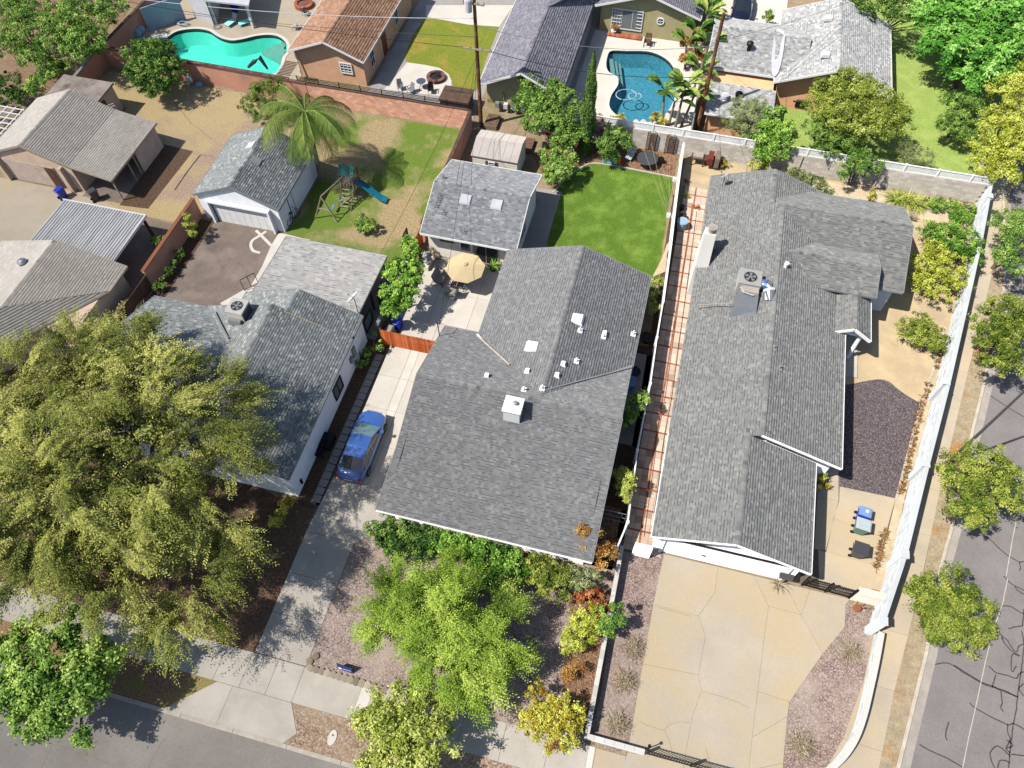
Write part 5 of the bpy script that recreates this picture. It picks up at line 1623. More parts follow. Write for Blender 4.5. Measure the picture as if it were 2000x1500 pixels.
def crown(name, blobs, n, ln=0.16, wd=0.09, material='leaf_mid', parent=None, clump=0.45, dens=1.6, droop=0.0, shell=0.55, flat_=0.8, seed=1, seed_t=0.0, strand=False):
    n = int(n * 1.9)
    P, N, T, r, D0, cc, dd = blob_points(blobs, n, clump, dens, flat_, shell, seed)
    P[:, 2] = np.maximum(P[:, 2], 0.04)
    D = r.normal(size=P.shape) + D0 * 0.6
    D[:, 2] -= droop
    if strand:
        D = D0 * 1.3 + r.normal(size=P.shape) * 0.45
        D[:, 2] -= droop
    N = unit(N + r.normal(size=N.shape) * 0.55)
    m = len(P)
    V, F, T = leaf_quads(P, N, D, ln * (0.6 + 0.8 * r.random(m)), wd * (0.6 + 0.8 * r.random(m)), np.clip(T + seed_t, 0, 1))
    return arrays_obj(name, V, F, T, material, parent), cc, dd


def feather(blobs, nspray, material, parent, length=1.1, leaflets=14, ln=0.15, wd=0.05, droop=0.5, seed=3, sway=0.35, shell=0.6, clumps=1.4, name='crown', spread=0.16):
    """long fine sprays: leaflets strung along arching shoots, plus thin bare shoots"""
    r = np.random.default_rng(seed)
    B = np.array(blobs, float)
    p = B[:, 3] ** 2; p = p / p.sum()
    bi = r.choice(len(B), nspray, p=p)
    d = unit(r.normal(size=(nspray, 3)))
    d[:, 2] = np.abs(d[:, 2]) * np.where(r.random(nspray) < 0.85, 1, -0.5)
    # clump the sprays
    K = max(8, int(clumps * (B[:, 3] ** 2).sum() * math.pi))
    kb = r.choice(len(B), K, p=p)
    kd = unit(r.normal(size=(K, 3))); kd[:, 2] = np.abs(kd[:, 2]) * np.where(r.random(K) < 0.85, 1, -0.5)
    kc = B[kb, :3] + kd * (shell + (1 - shell) * r.random(K) ** 0.7)[:, None] * np.stack([B[kb, 3], B[kb, 3], B[kb, 4]], axis=1)
    kt = np.clip(r.normal(0.5, 0.22, K), 0, 1)
    ksw = r.normal(size=(K, 3)) * 0.5
    ki = r.integers(0, K, nspray)
    base = kc[ki] + r.normal(size=(nspray, 3)) * 0.24
    dirn = unit(kd[ki] * np.array([1, 1, 0.35]) + ksw[ki] * sway * 2 + r.normal(size=(nspray, 3)) * sway)
    L = length * (0.5 + 0.9 * r.random(nspray))
    t = np.linspace(0.05, 1, leaflets)[None, :, None]
    P = base[:, None, :] + dirn[:, None, :] * L[:, None, None] * t
    P[:, :, 2] -= droop * (L[:, None] * t[:, :, 0]) ** 2 / max(length, .1) * 0.6
    tang = dirn[:, None, :] * np.ones_like(P)
    tang[:, :, 2] -= droop * t[:, :, 0] * 1.1
    side = np.cross(tang, np.array([0, 0, 1.0]) + r.normal(size=P.shape) * 0.3)
    sgn = np.where(np.arange(leaflets) % 2 == 0, 1.0, -1.0)[None, :, None]
    side = side / np.maximum(1e-6, np.linalg.norm(side, axis=2, keepdims=True)) * sgn
    C = P + side * spread * 0.4 * (0.5 + r.random(P.shape[:2])[:, :, None])
    D = side * 0.9 + tang * 0.9
    C, D = C.reshape(-1, 3), D.reshape(-1, 3)
    C[:, 2] = np.maximum(C[:, 2], 0.05)
    N = unit(np.array([0, 0, 1.0]) + r.normal(size=C.shape) * 0.6 + np.repeat(kd[ki], leaflets, axis=0) * 0.5)
    T = np.clip(np.repeat(kt[ki] + r.normal(0, 0.08, nspray), leaflets) + r.normal(0, 0.1, len(C)), 0, 1)
    m = len(C)
    V, F, T = leaf_quads(C, N, D, ln * (0.6 + 0.8 * r.random(m)), wd * (0.7 + 0.6 * r.random(m)), T)
    return arrays_obj(name, V, F, T, material, parent), kc, base, dirn, L


def trunk_parts(parent, base, top, r0, limbs, bark='bark', lean=(0, 0), seed=1):
    rr = random.Random(seed)
    b, t = Vector(base), Vector(top)
    m = MB()
    mid = (b + t) / 2 + Vector((rr.gauss(0, .1), rr.gauss(0, .1), 0))
    m.tube([b + Vector((0, 0, -0.05)), b + Vector((0, 0, 0.15)), mid, t], [r0 * 1.5, r0 * 1.1, r0 * 0.85, r0 * 0.65], 8)
    for l in limbs:
        l = Vector(l)
        a = t + (b - t) * rr.random() * 0.3
        k1 = a + (l - a) * 0.4 + Vector((rr.gauss(0, .15), rr.gauss(0, .15), 0.15))
        k2 = a + (l - a) * 0.75 + Vector((rr.gauss(0, .15), rr.gauss(0, .15), 0.1))
        m.tube([a, k1, k2, l], [r0 * 0.45, r0 * 0.3, r0 * 0.18, r0 * 0.05], 6)
    return m.build('trunk', bark, parent)


def to_blobs(px_blobs, zc, hz=0.6):
    """(px, py, radius px[, z]) -> world ellipsoids"""
    out = []
    for b in px_blobs:
        z = b[3] if len(b) > 3 else zc
        x, y, _z = G(b[0], b[1], z)
        r = b[2] / pxm(b[0], b[1], z)
        out.append((x, y, z, r, max(0.25, min(z * 0.95, r * hz))))
    return out


def tree(name, label, cat, px_blobs, zc, n, material, hz=0.6, trunk=True, r0=0.12, bark='bark', group=None, base=None, **kw):
    B = to_blobs(px_blobs, zc, hz)
    cx = sum(b[0] * b[3] ** 2 for b in B) / sum(b[3] ** 2 for b in B)
    cy = sum(b[1] * b[3] ** 2 for b in B) / sum(b[3] ** 2 for b in B)
    if base: cx, cy = base
    t = thing(name, label, cat, (0, 0, 0), group)
    c, cc, dd = crown('crown' if cat == 'tree' else 'foliage', B, n, material=material, parent=t, seed=abs(hash(label)) % 9999 if False else (len(label) * 131 + int(px_blobs[0][0]) * 7 + int(px_blobs[0][1])), **kw)
    if trunk:
        zt = min(b[2] for b in B) * 0.55
        lim = [(b[0] + random.gauss(0, b[3] * .3), b[1] + random.gauss(0, b[3] * .3), b[2] + b[4] * 0.3) for b in B for _ in range(3 if len(B) < 4 else 2)]
        for i in range(min(len(cc), 8)):
            q = cc[i * len(cc) // 8]
            lim.append(tuple(q))
        trunk_parts(t, (cx, cy, 0), (cx, cy, max(0.2, zt)), r0, lim, bark, seed=len(label))
    else:
        m = MB()
        for i in range(min(len(cc), 10)):
            q = cc[i * len(cc) // 10]
            m.tube([(cx + random.gauss(0, .08), cy + random.gauss(0, .08), 0), ((cx + q[0]) / 2, (cy + q[1]) / 2, q[2] * .45), tuple(q)], [0.03, 0.02, 0.008], 4)
        m.build('stems', bark, t)
    return t


# 1. the big feathery tree over the white house
T1 = thing('tree', 'huge sprawling olive-green feathery tree over the left half of the white house', 'tree')
b1 = to_blobs([(60, 780, 140, 6.5), (180, 730, 120, 7.5), (310, 750, 120, 7.5), (405, 800, 85, 7), (440, 900, 72, 6.8), (415, 1010, 88, 6.5), (290, 880, 180, 8.5), (120, 950, 180, 8.5), (240, 1070, 150, 7.5), (375, 1120, 88, 6), (90, 1090, 100, 6), (335, 1225, 48, 4.8), (430, 1110, 50, 5.5), (10, 900, 150, 7), (385, 1185, 55, 5), (250, 1170, 60, 5.2), (20, 1070, 80, 6), (150, 665, 50, 6.2), (235, 660, 40, 6), (470, 1040, 36, 5.5)], 7, 0.42)
_o, kc, sb, sd, sL = feather(b1, 8800, 'leaf_olive', T1, length=1.35, leaflets=24, ln=0.15, wd=0.055, droop=0.5, seed=11, sway=0.17, clumps=0.7, shell=0.55)
crown('inner_foliage', [(b[0], b[1], b[2] - .2, b[3] * .82, b[4] * .85) for b in b1 if b[3] > 2.9], 40000, ln=0.15, wd=0.06, material='leaf_olive', parent=T1, clump=0.55, dens=0.9, seed=12, seed_t=-.12)  # darker leaf tint paints the shade inside the crown
rr = np.random.default_rng(5)
tw = MB()
for i in rr.choice(len(sb), 520, replace=False):
    a, d, l = Vector(sb[i]), Vector(sd[i]), float(sL[i])
    tw.tube([a - d * 0.6, a + d * l * 0.5 + Vector((0, 0, 0.02)), a + d * l * 1.15 + Vector((0, 0, -0.25 * l))], [0.016, 0.011, 0.006], 3, cap=False)
tw.build('twigs', 'bark_pale', T1, kind='stuff')
cx, cy = G(270, 930, 6)[:2]
trunk_parts(T1, (cx, cy - 2.2, 0), (cx, cy - 1.5, 2.6), 0.42, [tuple(kc[i]) for i in range(0, len(kc), max(1, len(kc) // 26))], 'bark', seed=4)

# 2. feathery bright tree in the front garden
T2 = thing('tree', 'bright green feathery tree in the pink gravel front garden', 'tree')
b2 = to_blobs([(765, 1155, 50, 3.2), (830, 1125, 48, 3.4), (780, 1215, 52, 3.6), (870, 1190, 78, 4.2), (940, 1235, 66, 3.6), (880, 1270, 74, 3.6), (970, 1195, 36, 2.8), (920, 1320, 52, 2.8), (835, 1280, 42, 2.8), (735, 1190, 30, 2.6), (990, 1285, 30, 2.4)], 3.5, 0.5)
_o, kc, sb, sd, sL = feather(b2, 6400, 'leaf_feather', T2, length=0.9, leaflets=14, ln=0.14, wd=0.045, droop=0.55, seed=21, sway=0.2, clumps=1.5, shell=0.6)
crown('inner_foliage', [(b[0], b[1], b[2] - .2, b[3] * .75, b[4] * .8) for b in b2], 10000, ln=0.12, wd=0.05, material='leaf_feather', parent=T2, clump=0.4, dens=1.6, seed=13, seed_t=-.12)  # inner leaves tinted down, crown shade put into their colour
cx, cy = G(890, 1215, 3.5)[:2]
trunk_parts(T2, (cx, cy, 0), (cx, cy, 1.4), 0.2, [tuple(kc[i]) for i in range(0, len(kc), max(1, len(kc) // 18))], 'bark', seed=5)

# 3. other trees and shrubs (photograph survey: centre and radius of each leafy mass)
tree('tree', 'lime-green leafy street tree at the lower left corner over the kerb', 'tree', [(110, 1285, 95, 4), (55, 1350, 60, 3.6), (200, 1300, 55, 3.6), (100, 1375, 60, 3.4), (150, 1350, 60, 3.6), (35, 1260, 45, 3.6), (168, 1435, 22, 2.6), (130, 1400, 30, 3), (60, 1405, 35, 3)],
     3.8, 26000, 'leaf_lime', ln=0.17, wd=0.10, clump=0.42, dens=2.2, r0=0.16, hz=0.6)
tree('street_tree', 'loose yellow-green young tree on the gravel verge at the bottom', 'tree', [(745, 1420, 48, 3.2), (800, 1370, 45, 3.2), (840, 1400, 40, 3), (790, 1455, 60, 3.2), (850, 1460, 45, 3), (720, 1395, 25, 2.6), (737, 1365, 16, 2.8), (880, 1375, 28, 2.6), (820, 1500, 50, 3), (740, 1490, 40, 2.8)],
     3.2, 13500, 'leaf_yellow', ln=0.17, wd=0.075, clump=0.36, dens=2.4, r0=0.12)
tree('shrub', 'orange and yellow feathery shrub at the corner of the low front wall', 'shrub', [(1060, 1375, 38, 1.5), (1105, 1400, 42, 1.5), (1040, 1415, 32, 1.2), (1085, 1440, 36, 1.2), (1125, 1435, 22, 1), (1050, 1345, 20, 1.6)], 1.4, 5200, 'leaf_mixed', ln=0.15, wd=0.06, clump=0.28, dens=3.5, trunk=False, strand=True)
tree('shrub', 'yellow-green shrub against the low white wall on the red mulch', 'shrub', [(1130, 1225, 40, 1.4), (1110, 1255, 28, 1.1), (1150, 1205, 28, 1.4)], 1.3, 3000, 'leaf_gold', ln=0.13, wd=0.06, clump=0.26, dens=4, trunk=False)
tree('shrub', 'fresh green leafy shrub leaning over the low white wall', 'shrub', [(1200, 1200, 28, 1.7), (1185, 1225, 20, 1.5)], 1.6, 1700, 'leaf_lime', ln=0.15, wd=0.08, clump=0.22, dens=4, trunk=False)
tree('shrub', 'rust-red shrub beside the low wall below the eave corner', 'shrub', [(1160, 1170, 26, 1.2), (1180, 1190, 18, 1.2), (1140, 1165, 16, 1)], 1.1, 1700, 'leaf_red', ln=0.12, wd=0.06, clump=0.24, dens=4, trunk=False)
tree('shrub', 'straggly rust-brown dried shrub at the foot of the low wall', 'shrub', [(1120, 1300, 22, .8), (1110, 1320, 14, .6)], .7, 700, 'leaf_orange', ln=0.12, wd=0.04, clump=0.25, dens=3, trunk=False)
tree('shrub', 'tall reddish shrub reaching over the front right corner of the grey roof', 'shrub', [(1150, 1055, 26, 2.6), (1165, 1085, 24, 2.2), (1185, 1080, 20, 1.8), (1140, 1035, 14, 3)], 2.2, 1900, 'leaf_orange', ln=0.15, wd=0.06, clump=0.28, dens=3, r0=0.05)
tree('hedge_shrub', 'dark green shrub under the left end of the front eave', 'shrub', [(748, 1030, 34, 1.8), (785, 1045, 40, 1.9), (830, 1055, 36, 1.9), (765, 1068, 32, 1.3)], 1.7, 6400, 'leaf_dark', ln=0.14, wd=0.08, clump=0.3, dens=3.4, trunk=False)
tree('hedge_shrub', 'glossy green flowering shrub under the middle of the front eave', 'shrub', [(895, 1068, 38, 2), (945, 1085, 42, 2), (995, 1105, 42, 1.9), (935, 1125, 30, 1.4), (980, 1140, 28, 1.2), (860, 1062, 30, 2)], 1.8, 8200, 'leaf_citrus', ln=0.15, wd=0.09, clump=0.3, dens=3.4, trunk=False)
tree('hedge_shrub', 'rounded yellow-green clipped shrub near the right end of the front eave', 'shrub', [(1060, 1120, 42, 1.7), (1090, 1140, 38, 1.4), (1045, 1095, 30, 2)], 1.6, 5200, 'leaf_street', ln=0.11, wd=0.06, clump=0.26, dens=4, trunk=False)
tree('hedge_shrub', 'soft grey-green shrub between the clipped shrub and the low wall', 'shrub', [(1130, 1130, 26, 1.4), (1155, 1125, 20, 1.4)], 1.3, 2000, 'leaf_grey', ln=0.12, wd=0.05, clump=0.25, dens=4, trunk=False)
# east street trees
g = 'trees along the east street'
tree('street_tree', 'yellow-green street tree beside the lamp post on the east verge', 'tree', [(1875, 925, 48, 3), (1920, 900, 50, 3.2), (1885, 975, 52, 3), (1935, 955, 50, 3.2), (1965, 920, 35, 3), (1905, 1005, 38, 2.7), (1970, 975, 35, 2.8)], 3, 13500, 'leaf_street', ln=0.13, wd=0.07, clump=0.34, dens=2.6, group=g)
tree('street_tree', 'lowest green street tree with golden right edge on the east verge', 'tree', [(1810, 1165, 45, 2.8), (1860, 1150, 50, 3), (1840, 1210, 60, 3), (1895, 1195, 45, 3), (1870, 1245, 42, 2.7), (1920, 1225, 25, 2.6), (1790, 1150, 25, 2.6)], 3, 14500, 'leaf_street', ln=0.12, wd=0.065, clump=0.34, dens=2.8, group=g, seed_t=-0.08)
tree('street_tree', 'dense green street tree in the middle of the east verge', 'tree', [(1930, 640, 45, 3.2), (1965, 610, 45, 3.4), (1945, 690, 45, 3.2), (1985, 660, 45, 3.2), (1970, 715, 32, 2.8), (2010, 620, 40, 3)], 3.2, 13500, 'leaf_street', ln=0.13, wd=0.07, clump=0.34, dens=2.6, group=g, seed_t=-0.1)
tree('street_tree', 'uppermost dark green street tree by the corner of the back wall', 'tree', [(1965, 435, 32, 3), (1990, 470, 38, 3.2), (1965, 500, 30, 3), (2005, 430, 30, 3), (1990, 520, 28, 2.8)], 3, 6500, 'leaf_mid', ln=0.13, wd=0.07, clump=0.34, dens=2.6, group=g, seed_t=0.0)
# side yard
tree('shrub', 'round green shrub alone on the bare sand beside the long wall', 'shrub', [(1785, 650, 35, 1), (1815, 660, 35, 1.1), (1800, 640, 35, 1.3), (1825, 675, 22, .8)], 1.1, 4600, 'leaf_yellow', ln=0.12, wd=0.065, clump=0.28, dens=3.4, trunk=False, seed_t=-.18)
tree('shrub', 'large bright yellow shrub by the long white wall', 'shrub', [(1810, 520, 38, 1.5), (1850, 520, 40, 1.6), (1830, 560, 42, 1.5), (1870, 550, 28, 1.3), (1800, 550, 26, 1.2), (1825, 490, 28, 1.5)], 1.4, 7200, 'leaf_gold', ln=0.13, wd=0.07, clump=0.3, dens=3.0, trunk=False, seed_t=0.05)
tree('shrub', 'dark green citrus shrub above the yellow shrub by the long wall', 'shrub', [(1850, 465, 38, 1.8), (1885, 475, 35, 1.8), (1820, 455, 26, 1.6), (1875, 440, 28, 1.6), (1895, 500, 25, 1.5)], 1.7, 5800, 'leaf_citrus', ln=0.14, wd=0.08, clump=0.3, dens=3.0, trunk=False)
tree('ground_cover', 'low leafy green ground cover in the bed below the back wall', 'plant', [(1830, 400, 22, .35), (1860, 405, 24, .35), (1890, 412, 22, .35), (1875, 425, 22, .4)], .35, 2600, 'leaf_citrus', ln=0.12, wd=0.07, clump=0.25, dens=5, trunk=False)
tree('hedge_shrub', 'olive shrub behind the north eave of the long grey roof', 'shrub', [(1545, 342, 22, 1.8), (1570, 350, 22, 1.7), (1595, 362, 20, 1.6), (1612, 372, 14, 1.5)], 1.6, 3200, 'leaf_grey', ln=0.13, wd=0.07, clump=0.3, dens=3, trunk=False, seed_t=-.15)
# trees beyond the lattice fence
tree('tree', 'broad light green tree in front of the peach house', 'tree', [(1620, 185, 42, 4), (1665, 170, 45, 4.5), (1710, 190, 45, 4.3), (1740, 225, 40, 3.8), (1600, 215, 30, 3.4), (1650, 225, 50, 4), (1700, 245, 48, 3.8), (1760, 245, 25, 3), (1610, 180, 28, 3.6)], 4, 16000, 'leaf_yellow', ln=0.16, wd=0.08, clump=0.42, dens=2.2, seed_t=-.22)
tree('tree', 'dark grey-green tree in front of the broad light green tree', 'tree', [(1600, 255, 34, 2.6), (1640, 265, 40, 2.8), (1665, 285, 30, 2.4), (1620, 290, 30, 2.2), (1680, 255, 25, 2.8)], 2.6, 7600, 'leaf_dark', ln=0.15, wd=0.08, clump=0.34, dens=2.6, seed_t=0.12)
tree('shrub', 'bright green shrub overhanging the back fence in the middle', 'shrub', [(1680, 305, 32, 2.4), (1700, 325, 26, 2.2), (1665, 325, 24, 2.1), (1645, 335, 18, 2)], 2.2, 3600, 'leaf_lime', ln=0.15, wd=0.07, clump=0.28, dens=3, trunk=False, seed_t=-.15)
tree('shrub', 'brownish green shrub at the lawn end of the back fence', 'shrub', [(1765, 295, 28, 1.6), (1795, 305, 28, 1.5), (1780, 325, 26, 1.4), (1815, 325, 18, 1.2)], 1.5, 3000, 'leaf_grey', ln=0.11, wd=0.05, clump=0.3, dens=3, trunk=False, seed_t=-.1)
tree('tree', 'round mid-green tree in the corner of the bright lawn', 'tree', [(1865, 205, 34, 2.4), (1895, 225, 34, 2.4), (1860, 240, 32, 2.2), (1895, 200, 24, 2.4), (1880, 260, 24, 1.8)], 2.3, 6600, 'leaf_mid', ln=0.15, wd=0.08, clump=0.34, dens=2.8, seed_t=-.02)
tree('tree', 'golden yellow tree filling the right edge below the large green tree', 'tree', [(1970, 180, 45, 4), (1985, 230, 50, 4.2), (1945, 245, 40, 3.6), (1930, 295, 40, 3), (1970, 290, 50, 3.4), (2010, 270, 50, 4), (1920, 330, 30, 2.4), (1960, 335, 35, 2.6), (2000, 160, 45, 4.2)], 3.6, 17000, 'leaf_gold', ln=0.15, wd=0.08, clump=0.4, dens=2.3, strand=True)
tree('tree', 'grey-green wispy tree beside the silver porch roof', 'tree', [(1450, 215, 32, 2.6), (1470, 245, 32, 2.4), (1430, 245, 26, 2.2), (1480, 205, 22, 2.8), (1450, 270, 22, 1.8)], 2.4, 6200, 'leaf_grey', ln=0.2, wd=0.03, clump=0.34, dens=3, strand=True)
tree('tree', 'leafy green citrus tree between the wispy tree and the lawn', 'tree', [(1515, 225, 24, 3), (1530, 255, 28, 2.8), (1495, 270, 26, 2.6), (1525, 290, 28, 2.4), (1490, 300, 22, 2), (1500, 240, 22, 3)], 2.7, 5600, 'leaf_citrus', ln=0.18, wd=0.1, clump=0.3, dens=2.8, seed_t=0.1)
tree('shrub', 'small yellow-green shrub under the citrus tree by the fence', 'shrub', [(1485, 322, 16, 1.2), (1470, 320, 12, 1)], 1.1, 900, 'leaf_gold', ln=0.11, wd=0.06, clump=0.22, dens=4, trunk=False)
tree('tree', 'dark grey-green trees along the top edge left of the large green tree', 'tree', [(1700, 5, 50, 4), (1760, 15, 50, 4), (1810, 25, 45, 3.6), (1640, -15, 40, 4), (1850, 60, 30, 3)], 3.8, 8000, 'leaf_dark', ln=0.17, wd=0.09, clump=0.4, dens=2.2, seed_t=0.08)
# centre yard
tree('tree', 'round light green citrus tree at the corner of the green lawn', 'tree', [(1075, 305, 28, 2), (1105, 310, 26, 2), (1090, 335, 30, 1.7), (1075, 345, 22, 1.4), (1110, 330, 20, 1.6)], 1.9, 5600, 'leaf_lime', ln=0.15, wd=0.09, clump=0.28, dens=3.2, r0=0.08)
tree('tree', 'dark green spreading tree left of the tall cypress', 'tree', [(1035, 165, 26, 3.4), (1030, 200, 30, 3), (1060, 200, 34, 3.2), (1095, 195, 34, 3.2), (1050, 235, 34, 2.8), (1090, 240, 34, 2.8), (1125, 220, 30, 2.8), (1125, 265, 25, 2.2), (1100, 270, 25, 2.2), (1085, 165, 18, 3.4)], 3, 14000, 'leaf_mid', ln=0.17, wd=0.1, clump=0.34, dens=2.8, seed_t=-.12)
tree('shrub', 'dark green shrub beside the cypress under the lattice fence', 'shrub', [(1200, 262, 26, 2), (1185, 285, 24, 1.8), (1220, 280, 20, 1.6), (1195, 305, 20, 1)], 1.7, 3200, 'leaf_mid', ln=0.14, wd=0.08, clump=0.28, dens=3, trunk=False, seed_t=-.1)
tree('tree', 'tall leafy green tree growing against the redwood patio fence', 'tree', [(800, 498, 26, 3.4), (780, 530, 28, 3.4), (808, 530, 25, 3.2), (770, 565, 28, 3.1), (795, 560, 28, 3), (765, 595, 22, 2.6), (785, 600, 22, 2.4), (800, 475, 16, 3.2)], 3, 8600, 'leaf_citrus', ln=0.17, wd=0.1, clump=0.28, dens=3, r0=0.09, seed_t=.08)
tree('shrub', 'small lone green bush on the patchy lawn', 'shrub', [(708, 432, 17, .9), (722, 440, 15, .8), (702, 446, 12, .6)], .8, 1500, 'leaf_mid', ln=0.13, wd=0.07, clump=0.2, dens=5, trunk=False)
tree('tree', 'large round dark green tree against the brown wall in the dry yard', 'tree', [(270, 110, 30, 2.8), (300, 110, 45, 3), (275, 145, 38, 2.6), (320, 145, 42, 2.6), (300, 170, 34, 1.8), (335, 125, 25, 2.6), (275, 90, 22, 3)], 2.6, 12000, 'leaf_dark', ln=0.19, wd=0.1, clump=0.36, dens=2.5, seed_t=.06)
tree('tree', 'bright green tree at the top left corner', 'tree', [(130, 55, 50, 3.8), (165, 90, 45, 3.4), (110, 90, 40, 3.2), (190, 40, 40, 3.6), (215, 20, 35, 3.4), (150, 20, 40, 3.8)], 3.6, 13000, 'leaf_lime', ln=0.17, wd=0.1, clump=0.38, dens=2.4, seed_t=-.05)
tree('tree', 'olive green tree beside the bright tree at the top left edge', 'tree', [(50, 60, 50, 3.6), (30, 20, 45, 3.6), (70, 15, 45, 3.8), (15, 90, 35, 3), (60, 110, 32, 2.6), (95, 120, 26, 2.4)], 3.4, 10000, 'leaf_mid', ln=0.17, wd=0.09, clump=0.38, dens=2.4, seed_t=-.05)
tree('shrub', 'green shrub between the flat-roofed shed and the top left trees', 'shrub', [(105, 140, 24, 1.8), (130, 132, 20, 1.8), (70, 165, 22, 1.6), (60, 178, 16, 1.4), (85, 155, 18, 1.6)], 1.6, 3800, 'leaf_lime', ln=0.15, wd=0.09, clump=0.28, dens=3, trunk=False)
tree('shrub', 'dark shaded shrub at the left edge above the white pergola', 'shrub', [(15, 165, 30, 1.4), (40, 185, 22, 1.2), (10, 195, 22, 1)], 1.2, 2800, 'leaf_dark', ln=0.15, wd=0.08, clump=0.32, dens=3, trunk=False, seed_t=-.2)
tree('shrub', 'overgrown green bush between the garage and the brown wall', 'shrub', [(490, 205, 26, 1.9), (515, 180, 30, 2.2), (500, 225, 20, 1.6), (540, 165, 24, 2.6), (530, 210, 22, 1.6)], 1.9, 4200, 'leaf_palm', ln=0.2, wd=0.05, clump=0.34, dens=3, trunk=False, strand=True)
# narrow yard between the two front houses
tree('shrub', 'green bush on the narrow side yard near the blue bin', 'shrub', [(1235, 795, 22, 2), (1255, 780, 14, 2.2), (1228, 820, 18, 1.6)], 1.8, 2200, 'leaf_mid', ln=0.13, wd=0.07, clump=0.26, dens=3.4, trunk=False, seed_t=.1)
tree('shrub', 'yellow-green bush leaning on the side fence near the front', 'shrub', [(1225, 945, 20, 2), (1232, 930, 14, 2.2), (1215, 970, 16, 1.8), (1208, 930, 20, 1.2)], 1.8, 2200, 'leaf_yellow', ln=0.13, wd=0.07, clump=0.26, dens=3.4, trunk=False, seed_t=-.05)
tree('shrub', 'small yellow bush at the rear corner of the centre house', 'shrub', [(1283, 550, 14, 1.3), (1275, 575, 16, 1.2), (1275, 600, 14, .9)], 1.1, 1300, 'leaf_yellow', ln=0.12, wd=0.07, clump=0.22, dens=4, trunk=False, seed_t=-.1)
tree('shrub', 'tall narrow green hedge beside the dark blue car at the top', 'shrub', [(1400, 5, 14, 2.4), (1390, 25, 13, 2.2), (1395, -10, 14, 2.6)], 2.2, 1800, 'leaf_lime', ln=0.13, wd=0.08, clump=0.25, dens=4, trunk=False, seed_t=-.05)
tree('shrub', 'small shrub behind the silver roof at the top', 'shrub', [(1502, 30, 14, 1.2)], 1.2, 700, 'leaf_mid', ln=0.13, wd=0.08, clump=0.25, dens=4, trunk=False)
# strip beside the white house and brown wall
tree('shrub', 'scruffy green shrub by the gate post at the end of the stone path', 'shrub', [(740, 660, 14, 1.0), (735, 680, 10, .7), (715, 690, 16, .5), (705, 712, 12, .4)], .8, 1500, 'leaf_mid', ln=0.12, wd=0.06, clump=0.2, dens=5, trunk=False)
tree('shrub', 'orange-tinged leafy shrub under the edge of the big tree by the driveway', 'shrub', [(555, 1000, 18, .9), (540, 1020, 16, .8), (560, 980, 12, .9)], .8, 1300, 'leaf_mixed', ln=0.13, wd=0.06, clump=0.24, dens=4, trunk=False)
tree('shrub', 'yellow-green shrub on the brown wall left of the garage door', 'shrub', [(372, 440, 12, 1.6), (368, 425, 9, 1.8), (375, 455, 9, 1.2)], 1.4, 900, 'leaf_yellow', ln=0.13, wd=0.05, clump=0.2, dens=5, trunk=False, seed_t=-.1, strand=True)
tree('shrub', 'dark green shrub in the middle of the strip below the brown wall', 'shrub', [(350, 495, 10, .6), (325, 535, 13, .7), (340, 515, 10, .5)], .6, 1300, 'leaf_dark', ln=0.12, wd=0.06, clump=0.2, dens=5, trunk=False)
tree('shrub', 'dark green shrub at the lower end of the strip below the brown wall', 'shrub', [(310, 560, 12, .6), (300, 590, 13, .6)], .6, 1100, 'leaf_dark', ln=0.12, wd=0.06, clump=0.2, dens=5, trunk=False)
tree('shrub', 'green agave-like clump behind the brown wall by the carport post', 'plant', [(308, 470, 12, .7)], .6, 500, 'leaf_mid', ln=0.3, wd=0.05, clump=0.25, dens=5, trunk=False, strand=True)

# large pinnate-leaved tree, top right
TP = thing('tree', 'huge vivid green tree with fern-like leaves at the top right corner', 'tree')
bp_ = to_blobs([(1870, 30, 60, 5), (1930, 20, 70, 5.5), (1980, 60, 60, 5), (1880, 90, 55, 4.4), (1940, 105, 60, 4.6), (1900, 140, 35, 3.4), (1985, 120, 40, 4), (1840, 60, 35, 4)], 4.6, 0.6)
feather(bp_, 3600, 'leaf_bright', TP, length=0.95, leaflets=16, ln=0.3, wd=0.13, droop=0.35, seed=31, sway=0.2, clumps=2.2, shell=0.7, spread=0.3)
cx, cy = G(1915, 80, 4.5)[:2]
trunk_parts(TP, (cx, cy, 0), (cx, cy, 2.2), 0.28, [(b[0], b[1], b[2]) for b in bp_] * 2, 'bark', seed=8)

# tall cypresses
def cypress(label, base, h, r, material='leaf_cypress', n=3600, seed=1):
    t = thing('cypress', label, 'tree')
    rg = np.random.default_rng(seed)
    z = h * (0.02 + 0.98 * rg.random(n) ** 1.05)
    prof = np.interp(z / h, [0, .12, .45, .8, 1], [.65, .95, 1.0, .55, .05]) * r
    a = rg.random(n) * 2 * math.pi
    bump = 1 + 0.18 * np.sin(a * 3 + z * 2.2)
    rad = prof * (0.72 + 0.32 * rg.random(n)) * bump
    P = np.stack([base[0] + rad * np.cos(a), base[1] + rad * np.sin(a), z], axis=1)
    D = np.stack([np.cos(a) * .25, np.sin(a) * .25, np.ones(n)], axis=1) + rg.normal(size=(n, 3)) * .18
    N = unit(np.stack([np.cos(a), np.sin(a), np.full(n, .3)], axis=1) + rg.normal(size=(n, 3)) * .4)
    V, F, T = leaf_quads(P, N, D, 0.26 * (0.6 + .8 * rg.random(n)), 0.08 * (0.6 + .8 * rg.random(n)), np.clip(rg.normal(.5, .22, n), 0, 1))
    arrays_obj('crown', V, F, T, material, t)
    MB().tube([(base[0], base[1], 0), (base[0], base[1], h * .8)], [r * .2, 0.02], 6).build('trunk', 'bark', t)
    return t


